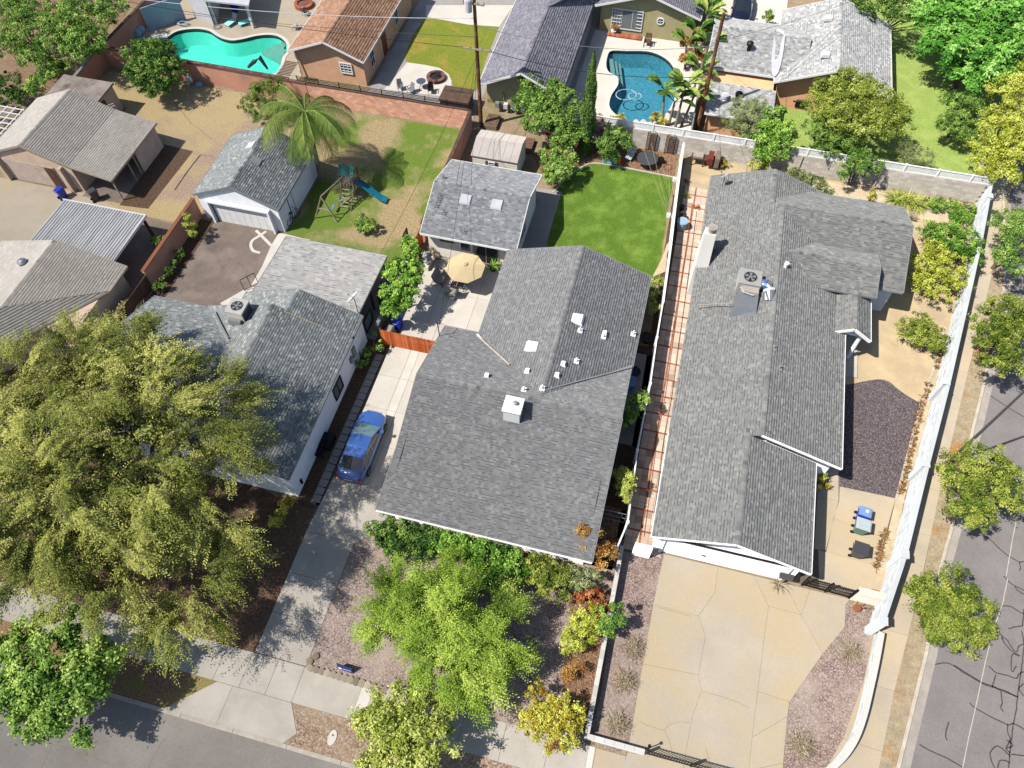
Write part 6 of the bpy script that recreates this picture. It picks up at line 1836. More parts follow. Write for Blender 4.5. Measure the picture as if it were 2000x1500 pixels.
c1 = G(1142, 302, 0)
cypress('tall slender cypress standing between the dark tree and the lattice fence', c1, 9.3, 0.55, n=8000, seed=2)
c2 = G(1180, 306, 0)
cypress('short slender cypress next to the tall one', c2, 3.0, 0.42, n=2400, seed=3)


def blades(name, parent, base, n, length, width, material, spread=0.5, droop=0.6, seed=1, up=0.8):
    """arching strap leaves from one point; each blade three segments"""
    rg = np.random.default_rng(seed)
    m = MB()
    for i in range(n):
        a = rg.random() * 2 * math.pi
        l = length * (0.6 + 0.6 * rg.random())
        e = spread * (0.3 + 0.9 * rg.random())
        d = Vector((math.cos(a) * e, math.sin(a) * e, up)).normalized()
        s = Vector((-math.sin(a), math.cos(a), 0)) * width / 2
        p = Vector(base) + Vector((rg.normal() * .05, rg.normal() * .05, 0))
        t = float(np.clip(rg.normal(.5, .25), 0, 1))
        prev = (p - s * .5, p + s * .5)
        q = p
        for k in range(1, 5):
            d = (d + Vector((0, 0, -droop * 0.32))).normalized()
            q = q + d * l / 4
            w = [0.8, 1.0, 0.75, 0.08][k - 1]
            cur = (q - s * w, q + s * w)
            m.face([prev[0], prev[1], cur[1], cur[0]], t)
            prev = cur
    return m.build(name, material, parent)


def frond(m, base, dirn, length, n, lf, wd, droop, rg, tint, gap=0.0):
    """feather palm frond: rachis with hanging leaflets"""
    d = Vector(dirn).normalized()
    q = Vector(base)
    pts = [q.copy()]
    for k in range(n):
        d = (d + Vector((0, 0, -droop / n))).normalized()
        q = q + d * length / n
        pts.append(q.copy())
        s = d.cross(Vector((0, 0, 1)))
        if s.length < .05:
            continue
        s.normalize()
        f = math.sin(math.pi * min(1, (k + 1.5) / n * .9)) * .8 + .3
        for sg in (-1, 1):
            for rep in range(2):
                o = q - d * (length / n) * rep * .5
                tip = o + s * sg * lf * f * .75 + d * lf * .35 + Vector((0, 0, -lf * f * (.55 + .35 * rg.random())))
                w = d * wd
                m.face([o, o + w, tip + w * .2, tip - w * .1], float(np.clip(tint + rg.normal() * .15, 0, 1)))
    return pts


# queen palm in the rear lawn
PT = thing('palm_tree', 'tall feather palm with drooping fronds beside the white detached garage', 'palm tree')
pb = G(628, 352, 0); ph_ = 6.0
pc = G(598, 226, ph_)
MB().tube([pb, (pb[0] * .67 + pc[0] * .33, pb[1] * .67 + pc[1] * .33, 1.9), (pb[0] * .3 + pc[0] * .7, pb[1] * .3 + pc[1] * .7, 4.0), pc], [0.24, 0.19, 0.17, 0.2], 12).build('trunk', 'bark_pale', PT)
mb_ = MB()
rg = np.random.default_rng(9)
for k in range(26):
    a = rg.random() * 6.28
    mb_.tube([Vector(pc) + Vector((math.cos(a) * .15, math.sin(a) * .15, -.5 + rg.random() * .4)), Vector(pc) + Vector((math.cos(a) * .35, math.sin(a) * .35, .1 + rg.random() * .5))], [0.05, 0.02], 4)
mb_.build('leaf_bases', 'wood_brown', PT)
for k in range(30):
    a = 2 * math.pi * k / 30 + rg.normal() * .15
    el = 0.0 + rg.random() * 1.3
    if k in (3, 7): continue
    m = MB()
    fl = 3.3 + rg.random() * 1.2
    pts = frond(m, Vector(pc) + Vector((0, 0, .3)), (math.cos(a), math.sin(a), el), fl, 44, 0.95, 0.032, 2.1, rg, 0.15 + rg.random() * .5)
    m.tube([tuple(p) for p in pts[::4]], 0.025, 4, tint=.8, cap=False)
    m.build('frond', 'leaf_palm', PT)


def banana(label, base, h, nleaf, lean=(0, 0), seed=1, ll=1.35, lw=0.27):
    t = thing('bird_of_paradise_plant', label, 'plant')
    rg = np.random.default_rng(seed)
    top = Vector((base[0] + lean[0], base[1] + lean[1], h))
    MB().tube([base, ((base[0] + top.x) / 2, (base[1] + top.y) / 2, h * .5), top], [0.12, 0.10, 0.08], 8).build('trunk', 'bark_pale', t)
    for i in range(nleaf):
        a = math.radians(-20) + math.pi * i + rg.normal() * .35 + (i // 2) * .15
        el = 0.5 + 1.6 * (i / max(1, nleaf - 1))
        d = Vector((math.cos(a), math.sin(a), el)).normalized()
        q = top.copy()
        pet = q + d * .5
        m = MB()
        m.tube([q, pet], [0.03, 0.02], 4, tint=.5, cap=False)
        s = d.cross(Vector((0, 0, 1)))
        s = s.normalized() if s.length > .05 else Vector((1, 0, 0))
        q = pet; prevw = 0.05; dd = d.copy(); tt = float(rg.random())
        for k in range(1, 8):
            dd = (dd + Vector((0, 0, -0.13 - .04 * i / nleaf))).normalized()
            nq = q + dd * ll / 7
            w = math.sin(math.pi * (k / 7.6)) ** .6 * lw
            for sg in (-1, 1):
                j = rg.normal() * .04
                up = Vector((0, 0, .12 * w / lw))
                m.face([q, q + s * sg * prevw + up, nq + s * sg * w + up + Vector((0, 0, j)), nq], min(1, max(0, tt + rg.normal() * .12)))
            prevw, q = w, nq
        m.build('leaf', 'leaf_banana', t)
    return t


for i, (lab, b, h, nl, ln_) in enumerate([
        ('broad-leaved plant standing by itself at the lower right of the blue pool', G(1293, 250), 3.4, 9, (-.4, .3)),
        ('tallest broad-leaved plant at the right rim of the blue pool', G(1318, 252), 3.9, 10, (.1, .2)),
        ('broad-leaved plant against the fence right of the blue pool', G(1330, 248), 3.0, 9, (.5, .2)),
        ('low broad-leaved plant below the fence corner by the blue pool', G(1306, 245), 2.4, 8, (.1, -.1)),
        ('broad-leaved plant at the upper right corner of the pool terrace', G(1352, 130), 3.0, 9, (-.2, 0)),
        ('broad-leaved plant next to the wall of the olive house', G(1368, 95), 3.0, 10, (0, .3)),
        ('broad-leaved plant reaching over the pool terrace from the right', G(1338, 135), 2.2, 9, (-.3, 0)),
        ('broad-leaved plant beside the silver roof edge', G(1365, 150), 2.8, 9, (.2, .3)),
        ('broad-leaved plant leaning over the fence by the utility pole', G(1350, 190), 2.6, 9, (.2, .1))]):
    banana(lab, (b[0], b[1], 0), h, nl, ln_, seed=40 + i)
tree('shrub', 'mass of red-tinged tropical foliage between pool terrace and silver roof', 'shrub', [(1345, 85, 16, 1.4), (1355, 110, 18, 1.4), (1340, 115, 14, 1.1), (1372, 60, 14, 1.6)], 1.3, 1700, 'leaf_orange', ln=0.22, wd=0.1, clump=0.3, dens=4, trunk=False)
tree('shrub', 'round orange-yellow shrub left of the stones at the pool end', 'shrub', [(1205, 235, 13, .7), (1212, 230, 9, .7)], .6, 1000, 'leaf_mixed', ln=0.12, wd=0.07, clump=0.2, dens=5, trunk=False)
tree('shrub', 'round orange-yellow shrub under the broad-leaved plants', 'shrub', [(1283, 230, 14, .8), (1295, 238, 12, .7)], .7, 1200, 'leaf_mixed', ln=0.12, wd=0.07, clump=0.2, dens=5, trunk=False)
tree('shrub', 'purple-bronze shrub between the two cypresses', 'shrub', [(1160, 255, 15, 1.8), (1168, 235, 12, 2), (1175, 262, 12, 1.5)], 1.7, 1600, 'leaf_bronze', ln=0.25, wd=0.05, clump=0.28, dens=4, trunk=False, strand=True)
# grass fountains and small plants
for i, (x, y) in enumerate(((1748, 385), (1770, 388), (1790, 394))):
    t = thing('ornamental_grass', ('fountain of green strap leaves, leftmost of three below the back wall', 'fountain of green strap leaves, middle of three below the back wall', 'fountain of green strap leaves, rightmost of three below the back wall')[i], 'plant', group='strap-leaved clumps')
    blades('leaf_blades', t, G(x, y + 8), 130, 1.25, 0.05, 'leaf_yellow', 0.8, 1.0, seed=60 + i)
tree('shrub', 'small golden shrub at the sandy bed behind the wing roof', 'shrub', [(1700, 385, 10, .5), (1706, 378, 8, .5)], .5, 600, 'leaf_mixed', ln=0.1, wd=0.05, clump=0.18, dens=5, trunk=False)
tree('shrub', 'bare-stemmed small shrub at the corner of the wing roof', 'shrub', [(1785, 425, 7, .4), (1780, 418, 6, .5)], .4, 200, 'leaf_straw', ln=0.1, wd=0.03, clump=0.2, dens=5, trunk=False)
# dried tumbleweed shrubs
for i, (x, y, r, lab) in enumerate(((1238, 1262, 25, 'dried grey-brown shrub on red gravel, uppermost of three along the driveway'),
                                    (1222, 1328, 28, 'dried grey-brown shrub on red gravel, middle of three along the driveway'),
                                    (1206, 1412, 27, 'dried shrub with a green side, lowest of three along the driveway'),
                                    (1664, 1272, 26, 'dried dark shrub at the wide part of the right gravel bed'),
                                    (1568, 1457, 29, 'dried shrub at the bottom of the right gravel bed'))):
    B = to_blobs([(x, y, r, .4)], .4, .55)[0]
    t = thing('dried_shrub', lab, 'shrub', group='dried shrubs on gravel')
    rg = np.random.default_rng(70 + i)
    m = MB()
    for k in range(190):
        a, e = rg.random() * 6.283, rg.random() ** .6
        d = Vector((math.cos(a) * e, math.sin(a) * e, .25 + .75 * (1 - e))) * B[3]
        p = Vector((B[0], B[1], 0.02)) + Vector((rg.normal(), rg.normal(), 0)) * .06
        c = p + d * .55 + Vector((rg.normal(), rg.normal(), rg.normal())) * .07
        e_ = p + d + Vector((rg.normal(), rg.normal(), 0)) * .12
        e_.z = max(.03, e_.z * .8)
        m.tube([p, c, e_], [0.014, 0.011, 0.006], 3, tint=rg.random(), cap=False)
        for q in range(2):
            f = c + (e_ - c) * rg.random()
            m.tube([f, f + Vector((rg.normal(), rg.normal(), rg.normal() * .5)) * .13], [0.008, 0.004], 3, tint=rg.random(), cap=False)
    m.build('stems', 'leaf_straw', t)
# succulent rows along the garden edging: each clump a plant
succ = [(1813, 752), (1809, 764), (1805, 776), (1800, 790), (1797, 800), (1794, 811), (1791, 822), (1788, 834), (1785, 846), (1783, 858), (1781, 869), (1778, 881), (1776, 890), (1773, 901), (1771, 912), (1769, 923), (1766, 934), (1763, 944), (1761, 954), (1758, 962),
        (1846, 660), (1843, 672), (1839, 684), (1836, 696), (1831, 707), (1828, 717),
        (1729, 1040), (1724, 1050), (1721, 1062), (1719, 1073), (1716, 1085), (1714, 1096), (1711, 1107)]
sx = [None] * 3
for i, (x, y) in enumerate(succ):
    k = i % 3
    p = G(x, y)
    if sx[k] is None:
        t = thing('succulent_plant', 'small rusty succulent in the row beside the dark gravel court', 'plant', (0, 0, 0), 'succulents lining the garden edging')
        blades('leaf_rosette', t, (0, 0, 0.0), 34, 0.30, 0.05, 'leaf_succulent', 0.9, 0.5, seed=80 + k, up=.7)
        sx[k] = t; t.location = p
    else:
        copy_thing(sx[k], loc=p, rz=random.random() * 6, label=None if i < 20 else 'small rusty succulent in the row on the sand near the round green shrub' if i < 26 else 'small rusty succulent in the short row beside the three wheeled bins')
# ------------------------------------------------------------------ walls and fences
def block_wall(name, label, a, b, h, th, material, L=0.45, H=0.22, cap=None, cap_mat=None, cat='wall', base=0.0, indiv=300, cap_w=None):
    """wall of coursed blocks; every block of the course bond its own piece up to the limit"""
    W = thing(name, label, cat)
    a, b = Vector((a[0], a[1], 0)), Vector((b[0], b[1], 0))
    d = (b - a); Lt = d.length; d.normalize(); n = Vector((-d.y, d.x, 0))
    core = MB()
    c = [a + n * (th / 2 - .012), b + n * (th / 2 - .012), b - n * (th / 2 - .012), a - n * (th / 2 - .012)]
    core.prism([tuple(p[:2]) for p in c], base, base + h - 0.01).build('mortar', 'joint_dark' if False else (cap_mat or material), W)
    rows = max(1, round(h / H)); hh = h / rows
    cols = max(1, round(Lt / L)); ll = Lt / cols
    cnt = 0; rest = MB()
    base_mesh = {}
    for r in range(rows - 1, -1, -1):
        off = 0.5 if r % 2 else 0.0
        for k in range(cols + (1 if off else 0)):
            u0, u1 = max(0, (k - off) * ll) + .006, min(Lt, (k + 1 - off) * ll) - .006
            if u1 - u0 < .05: continue
            w = u1 - u0
            t = random.random()
            p = a + d * u0
            q = a + d * u1
            s = n * (th / 2 + random.random() * .004)
            z0, z1 = base + r * hh + .006, base + (r + 1) * hh - .006
            cc = [p - s, q - s, q + s, p + s]
            m = MB() if cnt < indiv else rest
            m.hexa([(v.x, v.y, z0) for v in cc] + [(v.x, v.y, z1) for v in cc], t)
            if cnt < indiv:
                m.build('block', material, W)
            cnt += 1
    if rest.v:
        rest.build('blocks_rest', material, W, kind='stuff')
    if cap:
        cw = cap_w or th + 0.06
        m = MB().prism(strip_wall([a[:2], b[:2]], cw, 0, 0), base + h, base + h + cap)
        m.build('coping', cap_mat or material, W)
    return W


block_wall('block_wall', 'salmon block wall with black rail on top behind the patchy lawn', (-31.2, 49.75), (-16.7, 49.75), 1.85, 0.2, 'block_salmon', L=0.45, H=0.205, cap=0.05, cap_mat='coping_brown')
RL = thing('metal_rail', 'black metal rail running along the top of the salmon block wall', 'railing')
for k in range(4):
    MB().beam((-32.0, 49.8, 2.0 + k * .13), (-16.7, 49.8, 2.0 + k * .13), 0.035).build('rail', 'black_metal', RL)
for k in range(9):
    MB().box(-32.0 + k * 1.9 - .03, -32.0 + k * 1.9 + .03, 49.77, 49.83, 1.9, 2.5).build('post', 'black_metal', RL)
FR_ = thing('lattice_screen', 'dark brown slatted screen at the left end of the salmon wall beside the tan house', 'fence')
for k in range(10):
    MB().beam((-34.2, 50.4 + k * .2, 1.9), (-33.0, 50.4 + k * .2, 1.9), 0.05, 0.06).build('slat', 'wood_brown', FR_)


def plain_wall(name, label, pts, h, th, material, cap=None, cap_mat='coping_brown', cat='wall', capw=0.08):
    W = thing(name, label, cat)
    MB().prism(strip_wall(pts, th, 0, 0), 0.0, h).build('wall_body', material, W)
    if cap:
        MB().prism(strip_wall(pts, th + capw, 0, 0), h, h + cap).build('coping', cap_mat, W)
    return W


plain_wall('garden_wall', 'long reddish-brown stucco wall along the dry yard below the turquoise pool', [(-51.2, 50.2), (-31.25, 49.75)], 1.85, 0.2, 'stucco_pink', 0.12, 'brick_brown')
bw = thing('brick_coping', 'dark brick-on-edge coping along the pool side of the brown wall', 'coping')
for k in range(84):
    MB().box(-50.9 + k * .215, -50.9 + k * .215 + .19, 49.98 - k * .0032, 50.3 - k * .0032, 1.98, 2.04, tint=random.random()).build('brick', 'brick_brown', bw)
plain_wall('garden_wall', 'brown stucco wall running up past the bright green tree to the top edge', [(-51.15, 50.3), (-51.0, 56.0), (-50.8, 68.0)], 1.85, 0.2, 'stucco_pink', 0.08, 'coping_brown')
plain_wall('garden_wall', 'brown wall with grey coping between flat-roofed shed and the pool corner', [(-51.05, 45.3), (-51.2, 50.1)], 1.85, 0.2, 'stucco_pink', 0.08, 'trim_grey')
plain_wall('garden_wall', 'dark-capped brown wall between the patchy lawn and the guest house', [(-16.65, 49.6), (-16.55, 36.5)], 1.85, 0.2, 'stucco_pink', 0.06, 'coping_brown')
plain_wall('garden_wall', 'pinkish-brown wall between the carport and the old asphalt drive', [(-34.25, 35.0), (-34.3, 27.5)], 1.75, 0.2, 'stucco_pink', 0.06, 'terracotta')
plain_wall('garden_wall', 'dark weathered end of the brown wall beside the big tree', [(-34.3, 27.45), (-34.5, 20.0)], 1.4, 0.2, 'coping_brown', 0.06, 'coping_brown')
plain_wall('garden_wall', 'low grey wall behind the tall tree and the blue bin on the patio', [(-16.62, 33.5), (-16.75, 27.2)], 1.5, 0.16, 'wood_grey', 0.05, 'trim_grey')
wf = thing('wood_fence', 'redwood fence panel at the corner of the guest house', 'fence')
for k in range(9):
    MB().box(-16.62, -16.58, 33.6 + k * .31, 33.6 + k * .31 + .28, 0.02, 1.8, tint=random.random()).build('plank', 'redwood', wf)
plain_wall('garden_wall', 'grey block wall under the lattice behind the dark tree', [(-10.9, 50.8), (-5.9, 50.85)], 1.6, 0.2, 'block_grey', 0.06, 'block_grey')

# picket gate across the driveway
GT = thing('picket_gate', 'redwood picket gate across the driveway between patio and blue car', 'gate')
gx0, gx1 = -16.35, -12.35
for k in range(30):
    x = gx0 + k * (gx1 - gx0) / 30
    m = MB(); w = .118; h = 1.72 + random.gauss(0, .008)
    P_ = [(x, 26.78, .04), (x + w, 26.78, .04), (x + w, 26.78, h - .06), (x + w / 2, 26.78, h), (x, 26.78, h - .06)]
    Q_ = [(p[0], 26.80, p[2]) for p in P_]
    t = random.random()
    m.face(P_, t); m.face(Q_[::-1], t)
    for i in range(5):
        j = (i + 1) % 5
        m.face([P_[j], P_[i], Q_[i], Q_[j]], t)
    m.build('picket', 'redwood', GT)
for z in (.35, 1.4):
    MB().box(gx0, gx1, 26.80, 26.86, z, z + .09).build('rail', 'redwood', GT)
for x in (gx0, gx1 + .05):
    MB().box(x - .05, x + .05, 26.8, 26.92, 0, 1.75).build('post', 'wood_brown', GT)

# side fence between the two front houses
SF = thing('side_fence', 'white-topped side fence running between the two front houses', 'fence')
fpts = [G(1205, 1070, 1.6), G(1226, 1020, 1.6), G(1245, 880, 1.6), G(1270, 750, 1.6), G(1283, 660, 1.6), G(1295, 590, 1.6), G(1310, 480, 1.6), G(1320, 395, 1.6), G(1335, 282, 1.6)]
for a, b in zip(fpts[:-1], fpts[1:]):
    th = 0.09 if a[1] > 31 else 0.06
    MB().beam((a[0], a[1], 1.6), (b[0], b[1], 1.6), 0.16 if a[1] > 31 else .09, 0.07).build('top_rail', 'paint_white', SF)
    MB().prism(strip_wall([a[:2], b[:2]], 0.05, 0, 0), 0.03, 1.56).build('fence_panel', 'trim_grey' if a[1] < 31 else 'paint_white', SF)
for p in fpts:
    MB().box(p[0] - .08, p[0] + .08, p[1] - .08, p[1] + .08, 0, 1.72).build('post', 'paint_white', SF)
for px_, py_ in ((1306, 420), (1318, 350)):
    p = G(px_, py_, 1.7)
    MB().box(p[0] - .16, p[0] + .12, p[1] - .12, p[1] + .12, 1.55, 1.82).build('bracket', 'paint_white', SF)
# canvas shade along the lawn end of the fence
cv = MB()
a_ = [G(1308, 470, 1.5), G(1302, 500, 1.55), G(1300, 530, 1.5), G(1276, 540, 1.9)]
b_ = [G(1302, 478, 1.0), G(1293, 505, .9), G(1284, 522, 1.2), G(1275, 539, 1.8)]
for i in range(3):
    cv.face([a_[i], a_[i + 1], b_[i + 1], b_[i]]); cv.face([b_[i], b_[i + 1], tuple(Vector(a_[i + 1]) + Vector((0.01, .01, -.02))), tuple(Vector(a_[i]) + Vector((.01, .01, -.02)))])
tag(cv.build('canvas_shade', 'shade_canvas'), 'tan canvas shade tied between the fence and the rear roof corner', 'shade cloth')
# chain gate at the front of the side yard
cg = thing('wire_gate', 'thin grey wire gate across the shaded side yard', 'gate')
for k in range(3):
    MB().beam((0.25, 17.9, .3 + k * .6), (1.85, 17.9, .3 + k * .6), .035).build('rail', 'galvanised', cg)
for k in range(8):
    MB().beam((0.25 + k * .225, 17.9, .05), (0.25 + k * .225, 17.9, 1.5), .02).build('bar', 'galvanised', cg)
tag(MB().tube([G(1352, 400, .9), G(1330, 560, .9), G(1300, 770, .9), G(1285, 850, .9), G(1258, 1048, .9)], 0.025, 6).build('path_cable', 'wood_brown'), 'thin brown cable along the brick path', 'rail')  # cable drawn for a thin dark line along the bricks
for px_, py_ in ((1352, 400), (1330, 560), (1300, 770), (1258, 1048)):
    p = G(px_, py_, .9)

# back wall with white lattice
BWp = [(-5.9, 50.85), (24.0, 50.9)]
B1 = thing('block_wall', 'grey-tan block wall along the rear of the corner lot under white lattice', 'wall')
MB().prism(strip_wall(BWp, 0.16, 0, 0), 0, 1.78).build('wall_body', 'block_grey', B1)
cnt = 0
rs = MB()
for r in range(8):
    for k in range(66):
        x0 = -5.9 + (k - (.5 if r % 2 else 0)) * .455
        if x0 < -5.9 or x0 + .45 > 24: continue
        cell = (x0 + .006, x0 + .449, 50.765, 50.79, r * .222 + .006, r * .222 + .216)
        if cnt < 300 and x0 > 9.5:
            MB().box(*cell, tint=random.random()).build('block', 'block_grey', B1); cnt += 1
        else:
            rs.box(*cell, tint=random.random())
rs.build('blocks_rest', 'block_grey', B1, kind='stuff')
for px_ in (1490, 1560, 1716):
    p = G(px_, 350, 1)
    MB().box(p[0] - .04, p[0] + .04, 50.68, 50.76, 0, 1.78).build('pier', 'block_grey', B1)
LT = thing('lattice_fence', 'white lattice topping along the whole back wall', 'fence')
LX0, LX1 = -6.6, 24.1
zz0, zz1 = 1.83, 2.36
k = 0
x = LX0
while x < LX1 - .2:
    x1 = min(LX1, x + 2.42)
    m = MB()
    for sgn in (1, -1):
        u = x - .6
        while u < x1 + .6:
            a0, b0 = (u, zz0), (u + (zz1 - zz0) * sgn, zz1)
            pts = []
            (xa, za), (xb, zb) = a0, b0
            # clip to the bay
            def cl(xa, za, xb, zb):
                for lim, s_ in ((x, 1), (x1, -1)):
                    da, db = (xa - lim) * s_, (xb - lim) * s_
                    if da < 0 and db < 0: return None
                    if da < 0: t = da / (da - db); xa, za = xa + (xb - xa) * t, za + (zb - za) * t
                    elif db < 0: t = db / (db - da); xb, zb = xb + (xa - xb) * t, zb + (za - zb) * t
                return xa, za, xb, zb
            c = cl(xa, za, xb, zb)
            if c and abs(c[0] - c[2]) > .03:
                m.beam((c[0], 50.86 + .012 * sgn, c[1]), (c[2], 50.86 + .012 * sgn, c[3]), 0.012, 0.05)
            u += 0.125
    m.build('lattice_panel', 'paint_white', LT)
    MB().box(x, x1, 50.82, 50.9, zz1, zz1 + .06).build('top_rail', 'paint_white', LT)
    MB().box(x, x1, 50.82, 50.9, zz0 - .06, zz0).build('bottom_rail', 'paint_white', LT)
    MB().box(x - .06, x + .06, 50.79, 50.93, 1.7, 2.46).build('post', 'paint_white', LT)
    x = x1; k += 1
# fence running north between the pool terrace and the peach yard
nf = thing('board_fence', 'dark weathered board fence beside the broad-leaved plants and pool', 'fence')
pa, pb2 = (1.35, 51.0), (1.25, 58.8)
for k in range(26):
    y0 = 51.0 + k * .3
    MB().box(1.3, 1.34, y0, y0 + .28, 0, 1.8, tint=random.random()).build('board', 'wood_grey', nf)
MB().box(1.2, 1.3, 51.0, 58.8, 1.75, 1.85).build('top_rail', 'trim_grey', nf)
# two trellises on the back wall
for px0, px1, lab in ((1258, 1262, 'arched dark lattice trellis standing left on the back wall above the round table'), (1296, 1302, 'arched dark lattice trellis standing right on the back wall above the round table')):
    cx_ = G(px0 + 6, 316, 0)[0]
    tr_ = thing('garden_trellis', lab, 'trellis')
    m = MB()
    for s_ in (1, -1):
        for k in range(-6, 10):
            zl = k * .2
            p0, p1 = (cx_ - .35, zl), (cx_ + .35, zl + .7) 
            if s_ < 0: p0, p1 = (cx_ + .35, zl), (cx_ - .35, zl + .7)
            za, zb = p0[1], p1[1]
            if zb < .05 or za > 1.75: continue
            t0 = max(0, (.05 - za) / .7); t1 = min(1, (1.8 - za) / .7)
            A_ = (p0[0] + (p1[0] - p0[0]) * t0, 50.62 + .02 * s_, za + .7 * t0); B_ = (p0[0] + (p1[0] - p0[0]) * t1, 50.62 + .02 * s_, za + .7 * t1)
            m.beam(A_, B_, .02, .045)
    m.build('lattice', 'wood_brown', tr_)
    for sx_ in (-.37, .37):
        MB().beam((cx_ + sx_, 50.6, 0), (cx_ + sx_, 50.6, 1.8), .05).build('upright', 'black_metal', tr_)
    MB().tube([(cx_ - .37, 50.6, 1.8), (cx_ - .2, 50.6, 1.95), (cx_, 50.6, 2.0), (cx_ + .2, 50.6, 1.95), (cx_ + .37, 50.6, 1.8)], .025, 5).build('arch', 'black_metal', tr_)

# long white corner wall
wallc = [(23.85, 50.6)] + [G(p[0] - 2, p[1], 2.05)[:2] for p in ((1918, 470), (1898, 560), (1852, 760), (1812, 915), (1770, 1085), (1730, 1205))]
EW = thing('boundary_wall', 'long white painted block wall beside the east sidewalk with square piers', 'wall')
wres = _res([w[:2] for w in wallc], 34)
MB().prism(strip_wall([tuple(p) for p in wres], 0.17, 0, 0), 0.0, 2.0).build('wall_body', 'block_white', EW)
cnt = 0
rest = MB()
for i in range(34):
    a, b = wres[i], wres[i + 1]
    d = (b - a); L = d.length; d.normalize(); n = Vector((-d.y, d.x))
    nk = round(L / .42)
    for r in range(10):
        for k in range(nk):
            u0, u1 = L * k / nk + .006, L * (k + 1) / nk - .006
            o = (L / nk / 2) if r % 2 else 0
            p, q = a + d * (u0 + o), a + d * min(L + o, u1 + o)
            s = n * .09
            z0, z1 = r * .2 + .005, r * .2 + .195
            m = rest if cnt >= 300 or r < 8 else MB()
            m.hexa([(p - s).to_tuple() + (z0,), (q - s).to_tuple() + (z0,), (q + s).to_tuple() + (z0,), (p + s).to_tuple() + (z0,),
                    (p - s).to_tuple() + (z1,), (q - s).to_tuple() + (z1,), (q + s).to_tuple() + (z1,), (p + s).to_tuple() + (z1,)], random.random())
            if m is not rest:
                m.build('block', 'block_white', EW); cnt += 1
rest.build('blocks_rest', 'block_white', EW, kind='stuff')
for a, b in zip(wres[:-1], wres[1:]):
    MB().prism(strip_wall([tuple(a), tuple(b)], 0.22, 0, 0), 2.0, 2.06).build('cap_stone', 'block_white', EW)
for p in ((1937, 382), (1852, 745), (1812, 905), (1771, 1082), (1729, 1212)):
    c = G(p[0] - 4, p[1], 2.1)
    MB().box(c[0] - .16, c[0] + .2, c[1] - .19, c[1] + .19, 0, 2.08).box(c[0] - .2, c[0] + .24, c[1] - .23, c[1] + .23, 2.08, 2.14).build('pier', 'block_white', EW)
# low curved front wall
lowc = [G(*p, 0.75)[:2] for p in ((1722, 1235), (1712, 1290), (1700, 1345), (1688, 1395), (1672, 1440), (1650, 1475), (1625, 1500), (1590, 1530), (1550, 1552))]
LWs = smooth_line(lowc, 4)
LW = thing('front_wall', 'low curved white block wall continuing the tall wall around the bottom corner', 'wall')
MB().prism(strip_wall(LWs, 0.17, 0, 0), 0, 0.72).build('wall_body', 'block_white', LW)
for r in range(3):
    P_ = [Vector(p) for p in LWs]
    for a, b in zip(P_[:-1], P_[1:]):
        m = MB().prism(strip_wall([tuple(a + (b - a) * .01), tuple(b - (b - a) * .01)], 0.19, 0, 0), r * .24 + .005, r * .24 + .235, tint=random.random()); m.build('block', 'block_white', LW)
for a, b in zip(LWs[:-1], LWs[1:]):
    MB().prism(strip_wall([a, b], 0.3, 0, 0), 0.72, 0.79).build('cap_stone', 'stone_white', LW)
# low wall on the left of the wide driveway
LW2 = thing('front_wall', 'straight low white wall between the gravel garden and the red gravel strip', 'wall')
l2 = [(1.95, 16.3), (1.95, 6.2)]
MB().prism(strip_wall(l2, 0.17, 0, 0), 0, 0.78).build('wall_body', 'block_white', LW2)
for k in range(22):
    MB().box(1.83, 2.07, 6.2 + k * .459 + .006, 6.2 + (k + 1) * .459 - .006, .78, .84, tint=random.random()).build('cap_stone', 'stone_white', LW2)
LW3 = thing('front_wall', 'short low white wall at the bottom corner ending at the iron gate', 'wall')
MB().box(1.85, 4.9, 6.0, 6.17, 0, .5).build('wall_body', 'block_white', LW3)
for k in range(6):
    MB().box(1.85 + k * .508 + .006, 1.85 + (k + 1) * .508 - .006, 5.96, 6.21, .5, .56, tint=random.random()).build('cap_stone', 'stone_white', LW3)
MB().box(2.6, 3.6, 16.2, 16.36, 0, 1.6).build('return_wall', 'stucco_white', H4)


def iron_gate(label, a, b, h, n, posts=2):
    g_ = thing('iron_gate', label, 'gate')
    a, b = Vector(a), Vector(b)
    for z in (.12, h - .12):
        MB().beam((a.x, a.y, z), (b.x, b.y, z), .04).build('rail', 'black_metal', g_)
    for k in range(n + 1):
        p = a + (b - a) * k / n
        MB().beam((p.x, p.y, .05), (p.x, p.y, h), .028).build('bar', 'black_metal', g_)
    for k in range(posts + 1):
        p = a + (b - a) * k / posts
        MB().box(p.x - .05, p.x + .05, p.y - .05, p.y + .05, 0, h + .08).build('post', 'black_metal', g_)
    return g_


iron_gate('black iron gate between the garage corner and the grey block piece', G(1566, 1143), G(1657, 1168), 1.35, 26)
iron_gate('black sliding iron gate at the bottom of the wide driveway', (4.95, 6.1, 0), (9.6, 6.1, 0), 1.2, 34)
GB = thing('block_wall', 'grey block stub wall joining the iron gate to the tall white wall', 'wall')
ga, gb_ = G(1660, 1168), G(1722, 1183)
MB().prism(strip_wall([ga[:2], gb_[:2]], 0.2, 0, 0), 0, 1.3).build('wall_body', 'block_grey', GB)
for k in range(5):
    a = Vector(ga[:2]) + (Vector(gb_[:2]) - Vector(ga[:2])) * (k / 5 + .005); b = Vector(ga[:2]) + (Vector(gb_[:2]) - Vector(ga[:2])) * ((k + 1) / 5 - .005)
    MB().prism(strip_wall([tuple(a), tuple(b)], 0.42, 0, 0), 1.3, 1.37, tint=.8).build('cap_stone', 'block_grey', GB)
dw_ = thing('driftwood_heap', 'driftwood, shells and dark ornaments heaped below the grey stub wall', 'ornament')
